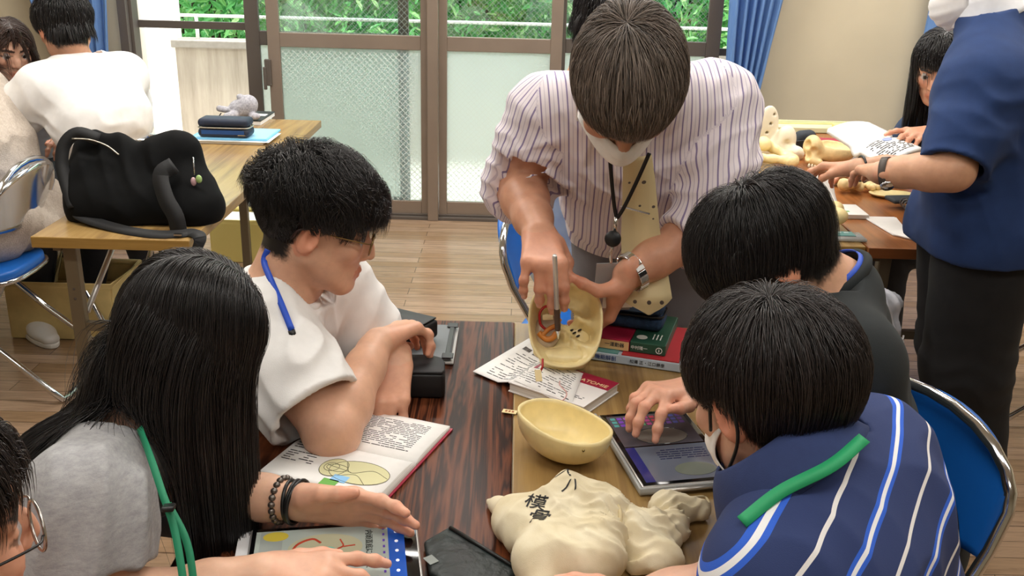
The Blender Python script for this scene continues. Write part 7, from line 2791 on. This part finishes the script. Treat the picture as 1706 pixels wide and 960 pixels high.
# fleece-clad sitter at the left edge
HF = dict(c=A(-2.08, 3.25, 1.17), fw=A(-0.85, 0.2, -0.48), up=A(-0.45, 0.1, 0.88), s=1.0)
J = dict(neck=A(-1.93, 3.24, 1.00), chest=A(-1.80, 3.22, 0.80), hip=A(-1.76, 3.22, 0.56), sL=A(-1.89, 3.05, 0.93), sR=A(-1.89, 3.42, 0.93))
J.update(eL=A(-2.10, 2.95, 0.72), wL=A(-2.30, 3.05, 0.72), eR=A(-2.10, 3.44, 0.74), wR=A(-2.30, 3.36, 0.74), hside=A(0, 1, 0))
t, R, p, _ = person('person in a beige fleece seated on the chrome chair, cut off by the frame edge', J, HF, '#d3a184', 0.006,
                    [dict(W=J['wL'], d=A(-0.9, 0.2, 0), n=A(0, 0, -1), side=-1, curl=RELAX, thumb=TH_SIDE), dict(W=J['wR'], d=A(-0.9, -0.1, 0), n=A(0, 0, -1), side=1, curl=RELAX, thumb=TH_SIDE)], hairline=std_hairline)
flc = NT('beige_fleece')
flc.base(flc.ramp(flc.noise(flc.coord(), 90, 5, 0.75), [(0.3, lin('#b3a698')), (0.7, lin('#cfc4b8'))])).set(Roughness=1.0)
flc.bump(flc.noise(flc.coord(), 260, 3), 0.9, 0.004)


def fleece_low(B):
    B.cap(A(-1.80, 3.06, 0.56), A(-1.80, 3.32, 0.56), 0.125, 0.125, 0.06)
    B.cap(A(-1.67, 3.34, 0.60), A(-1.64, 3.40, 0.44), 0.07, 0.06, 0.05)
    B.cap(A(-1.66, 3.10, 0.60), A(-1.63, 3.26, 0.50), 0.06, 0.05, 0.05)


shirt('fleece_jacket', J, flc.m, t, 0.006, 0.045, 1.1, (1.7, 1.7), (0.095, 0.06), [(A(-1.68, 3.25, 0.55), A(0, 1, 0.2), 0.09, 0.14, 0.012), (A(-1.75, 3.2, 0.85), A(0, 0.4, 0.9), 0.12, 0.18, 0.006)], 0.003, 0.062, A(-0.4, 0, 0.9), 0.03, extra=fleece_low)
legs('trousers', J, cloth('black_trousers'), t, [A(-2.18, 3.08, 0.50), A(-2.18, 3.30, 0.50)], [A(-2.14, 3.08, 0), A(-2.14, 3.30, 0)], 0.01)
for q in (A(-2.14, 3.08, 0), A(-2.14, 3.30, 0)):
    shoe('shoe', q, A(-1, 0, 0), M('white_sneaker'), M('white_sole'), t)
hair('hair', hair_black, t, HF['c'], R, 2500, lambda x, y, z: 0.08 + x * 0, 1.0, std_hairline, (0, -0.05, 0.105), 0.2, 0.02, None, 9, 0.0018, 200, 0.1, 0, None, 0.5, 41)

# ================================================================== corner of the frame: someone with glasses
HC = dict(fw=nrm(A(0.64, 0.74, -0.04)), up=A(0.10, -0.06, 0.99), s=1.0)
_rt = nrm(np.cross(HC['fw'], HC['up']))
HC['c'] = Q(64, 903, 0.80) - (_rt * 0.066 + HC['fw'] * 0.082 + np.cross(_rt, HC['fw']) * 0.006)
cc = HC['c']
J = dict(neck=cc + A(-0.09, -0.05, -0.15), chest=cc + A(-0.16, -0.08, -0.34), hip=A(cc[0] - 0.26, cc[1] - 0.12, 0.55), sR=cc + A(-0.04, -0.24, -0.21), sL=cc + A(-0.22, 0.10, -0.21))
J.update(eR=cc + A(0.06, -0.28, -0.40), wR=A(cc[0] + 0.26, cc[1] - 0.22, 0.765), eL=A(cc[0] - 0.08, cc[1] + 0.12, 0.72), wL=A(cc[0] + 0.05, cc[1] + 0.0, 0.70), hside=A(0.5, -0.85, 0))


def hlC(x, y, z):
    return np.where(y > 0.02, z > 0.06, np.where(y > -0.012, z > 0.015, z > -0.075))


t, R, p, _ = person('person in glasses with black hair peeking in at the lower corner', J, HC, '#e0a98c', 0.0035,
                    [dict(W=J['wR'], d=A(0.9, 0.3, 0), n=A(0, 0, -1), side=1, curl=RELAX, thumb=TH_SIDE), dict(W=J['wL'], d=A(0.9, -0.2, -0.1), n=A(0, 0, -1), side=-1, curl=RELAX, thumb=TH_SIDE)], hairline=hlC)
shirt('white_tee', J, white_cotton, t, 0.006, 0.014, 0.95, (0.7, 0.7), (0.066, 0.066), [], 0.001, 0.058)
legs('trousers', J, cloth('dark_trousers'), t, [J['hip'] + A(0.40, 0.0, -0.03), J['hip'] + A(0.30, 0.25, -0.03)], [A(cc[0] + 0.12, cc[1] - 0.12, 0), A(cc[0] + 0.02, cc[1] + 0.12, 0)], 0.01)
for q in (A(cc[0] + 0.12, cc[1] - 0.12, 0), A(cc[0] + 0.02, cc[1] + 0.12, 0)):
    shoe('shoe', q, A(0.8, 0.4, 0), M('white_sneaker'), M('white_sole'), t)
hair('hair', hair_soft, t, HC['c'], R, 9000, lambda x, y, z: np.where(y > 0.02, 0.05, np.where(z < 0, 0.06, np.where(np.abs(x) > 0.05, 0.06, 0.12))), 1.0, hlC, (0, -0.03, 0.112), 0.25, 0.018, None, 12, 0.0009, 400, 0.10, 0.03, None, 0.6, 43, stick=0.4)
glasses(t, p, M('silver_wire', '#b9b4ae', 0.25, 0.9), lensm, black_plastic, black_plastic, (0.024, 0.021))

# crumpled bag and small things on a chair under the far table
c = A(0.90, 2.36, 0.0)
q = Q(1465, 505, 2.55)
t = thing('plastic_bag', 'grey plastic bag with white wrappers in a basket under the reddish table', 'bag', A(q[0], q[1], 0))
B = Blob()
B.ell(q, (0.06, 0.05, 0.035), None, 0.02).ell(q + A(0.0, -0.01, -0.07), (0.065, 0.05, 0.06), None, 0.03).ell(q + A(0.025, -0.035, -0.06), (0.028, 0.022, 0.022), None, 0.01)
blob_obj('bag_body', B, 0.004, M('grey_film', '#aeb0b8', 0.35, var=0.12, vs=40), t, folds([(q, A(1, 0.2, 0.3), 0.03, 0.08, 0.006)], 0.003))
b = MB()
wr = MB()
for z in np.linspace(0.02, q[2] - 0.10, 5):
    MB().tube([(q[0] + 0.075 * math.cos(a), q[1] + 0.065 * math.sin(a), z) for a in np.linspace(0, 2 * PI, 28, endpoint=False)], 0.003, 5, close=True).build('basket_ring', steel, t, True)
for k in range(10):
    a = 2 * PI * k / 10
    MB().tube([(q[0] + 0.075 * math.cos(a), q[1] + 0.065 * math.sin(a), 0.003), (q[0] + 0.078 * math.cos(a), q[1] + 0.068 * math.sin(a), q[2] - 0.09)], 0.0025, 5).build('basket_wire', steel, t, True)
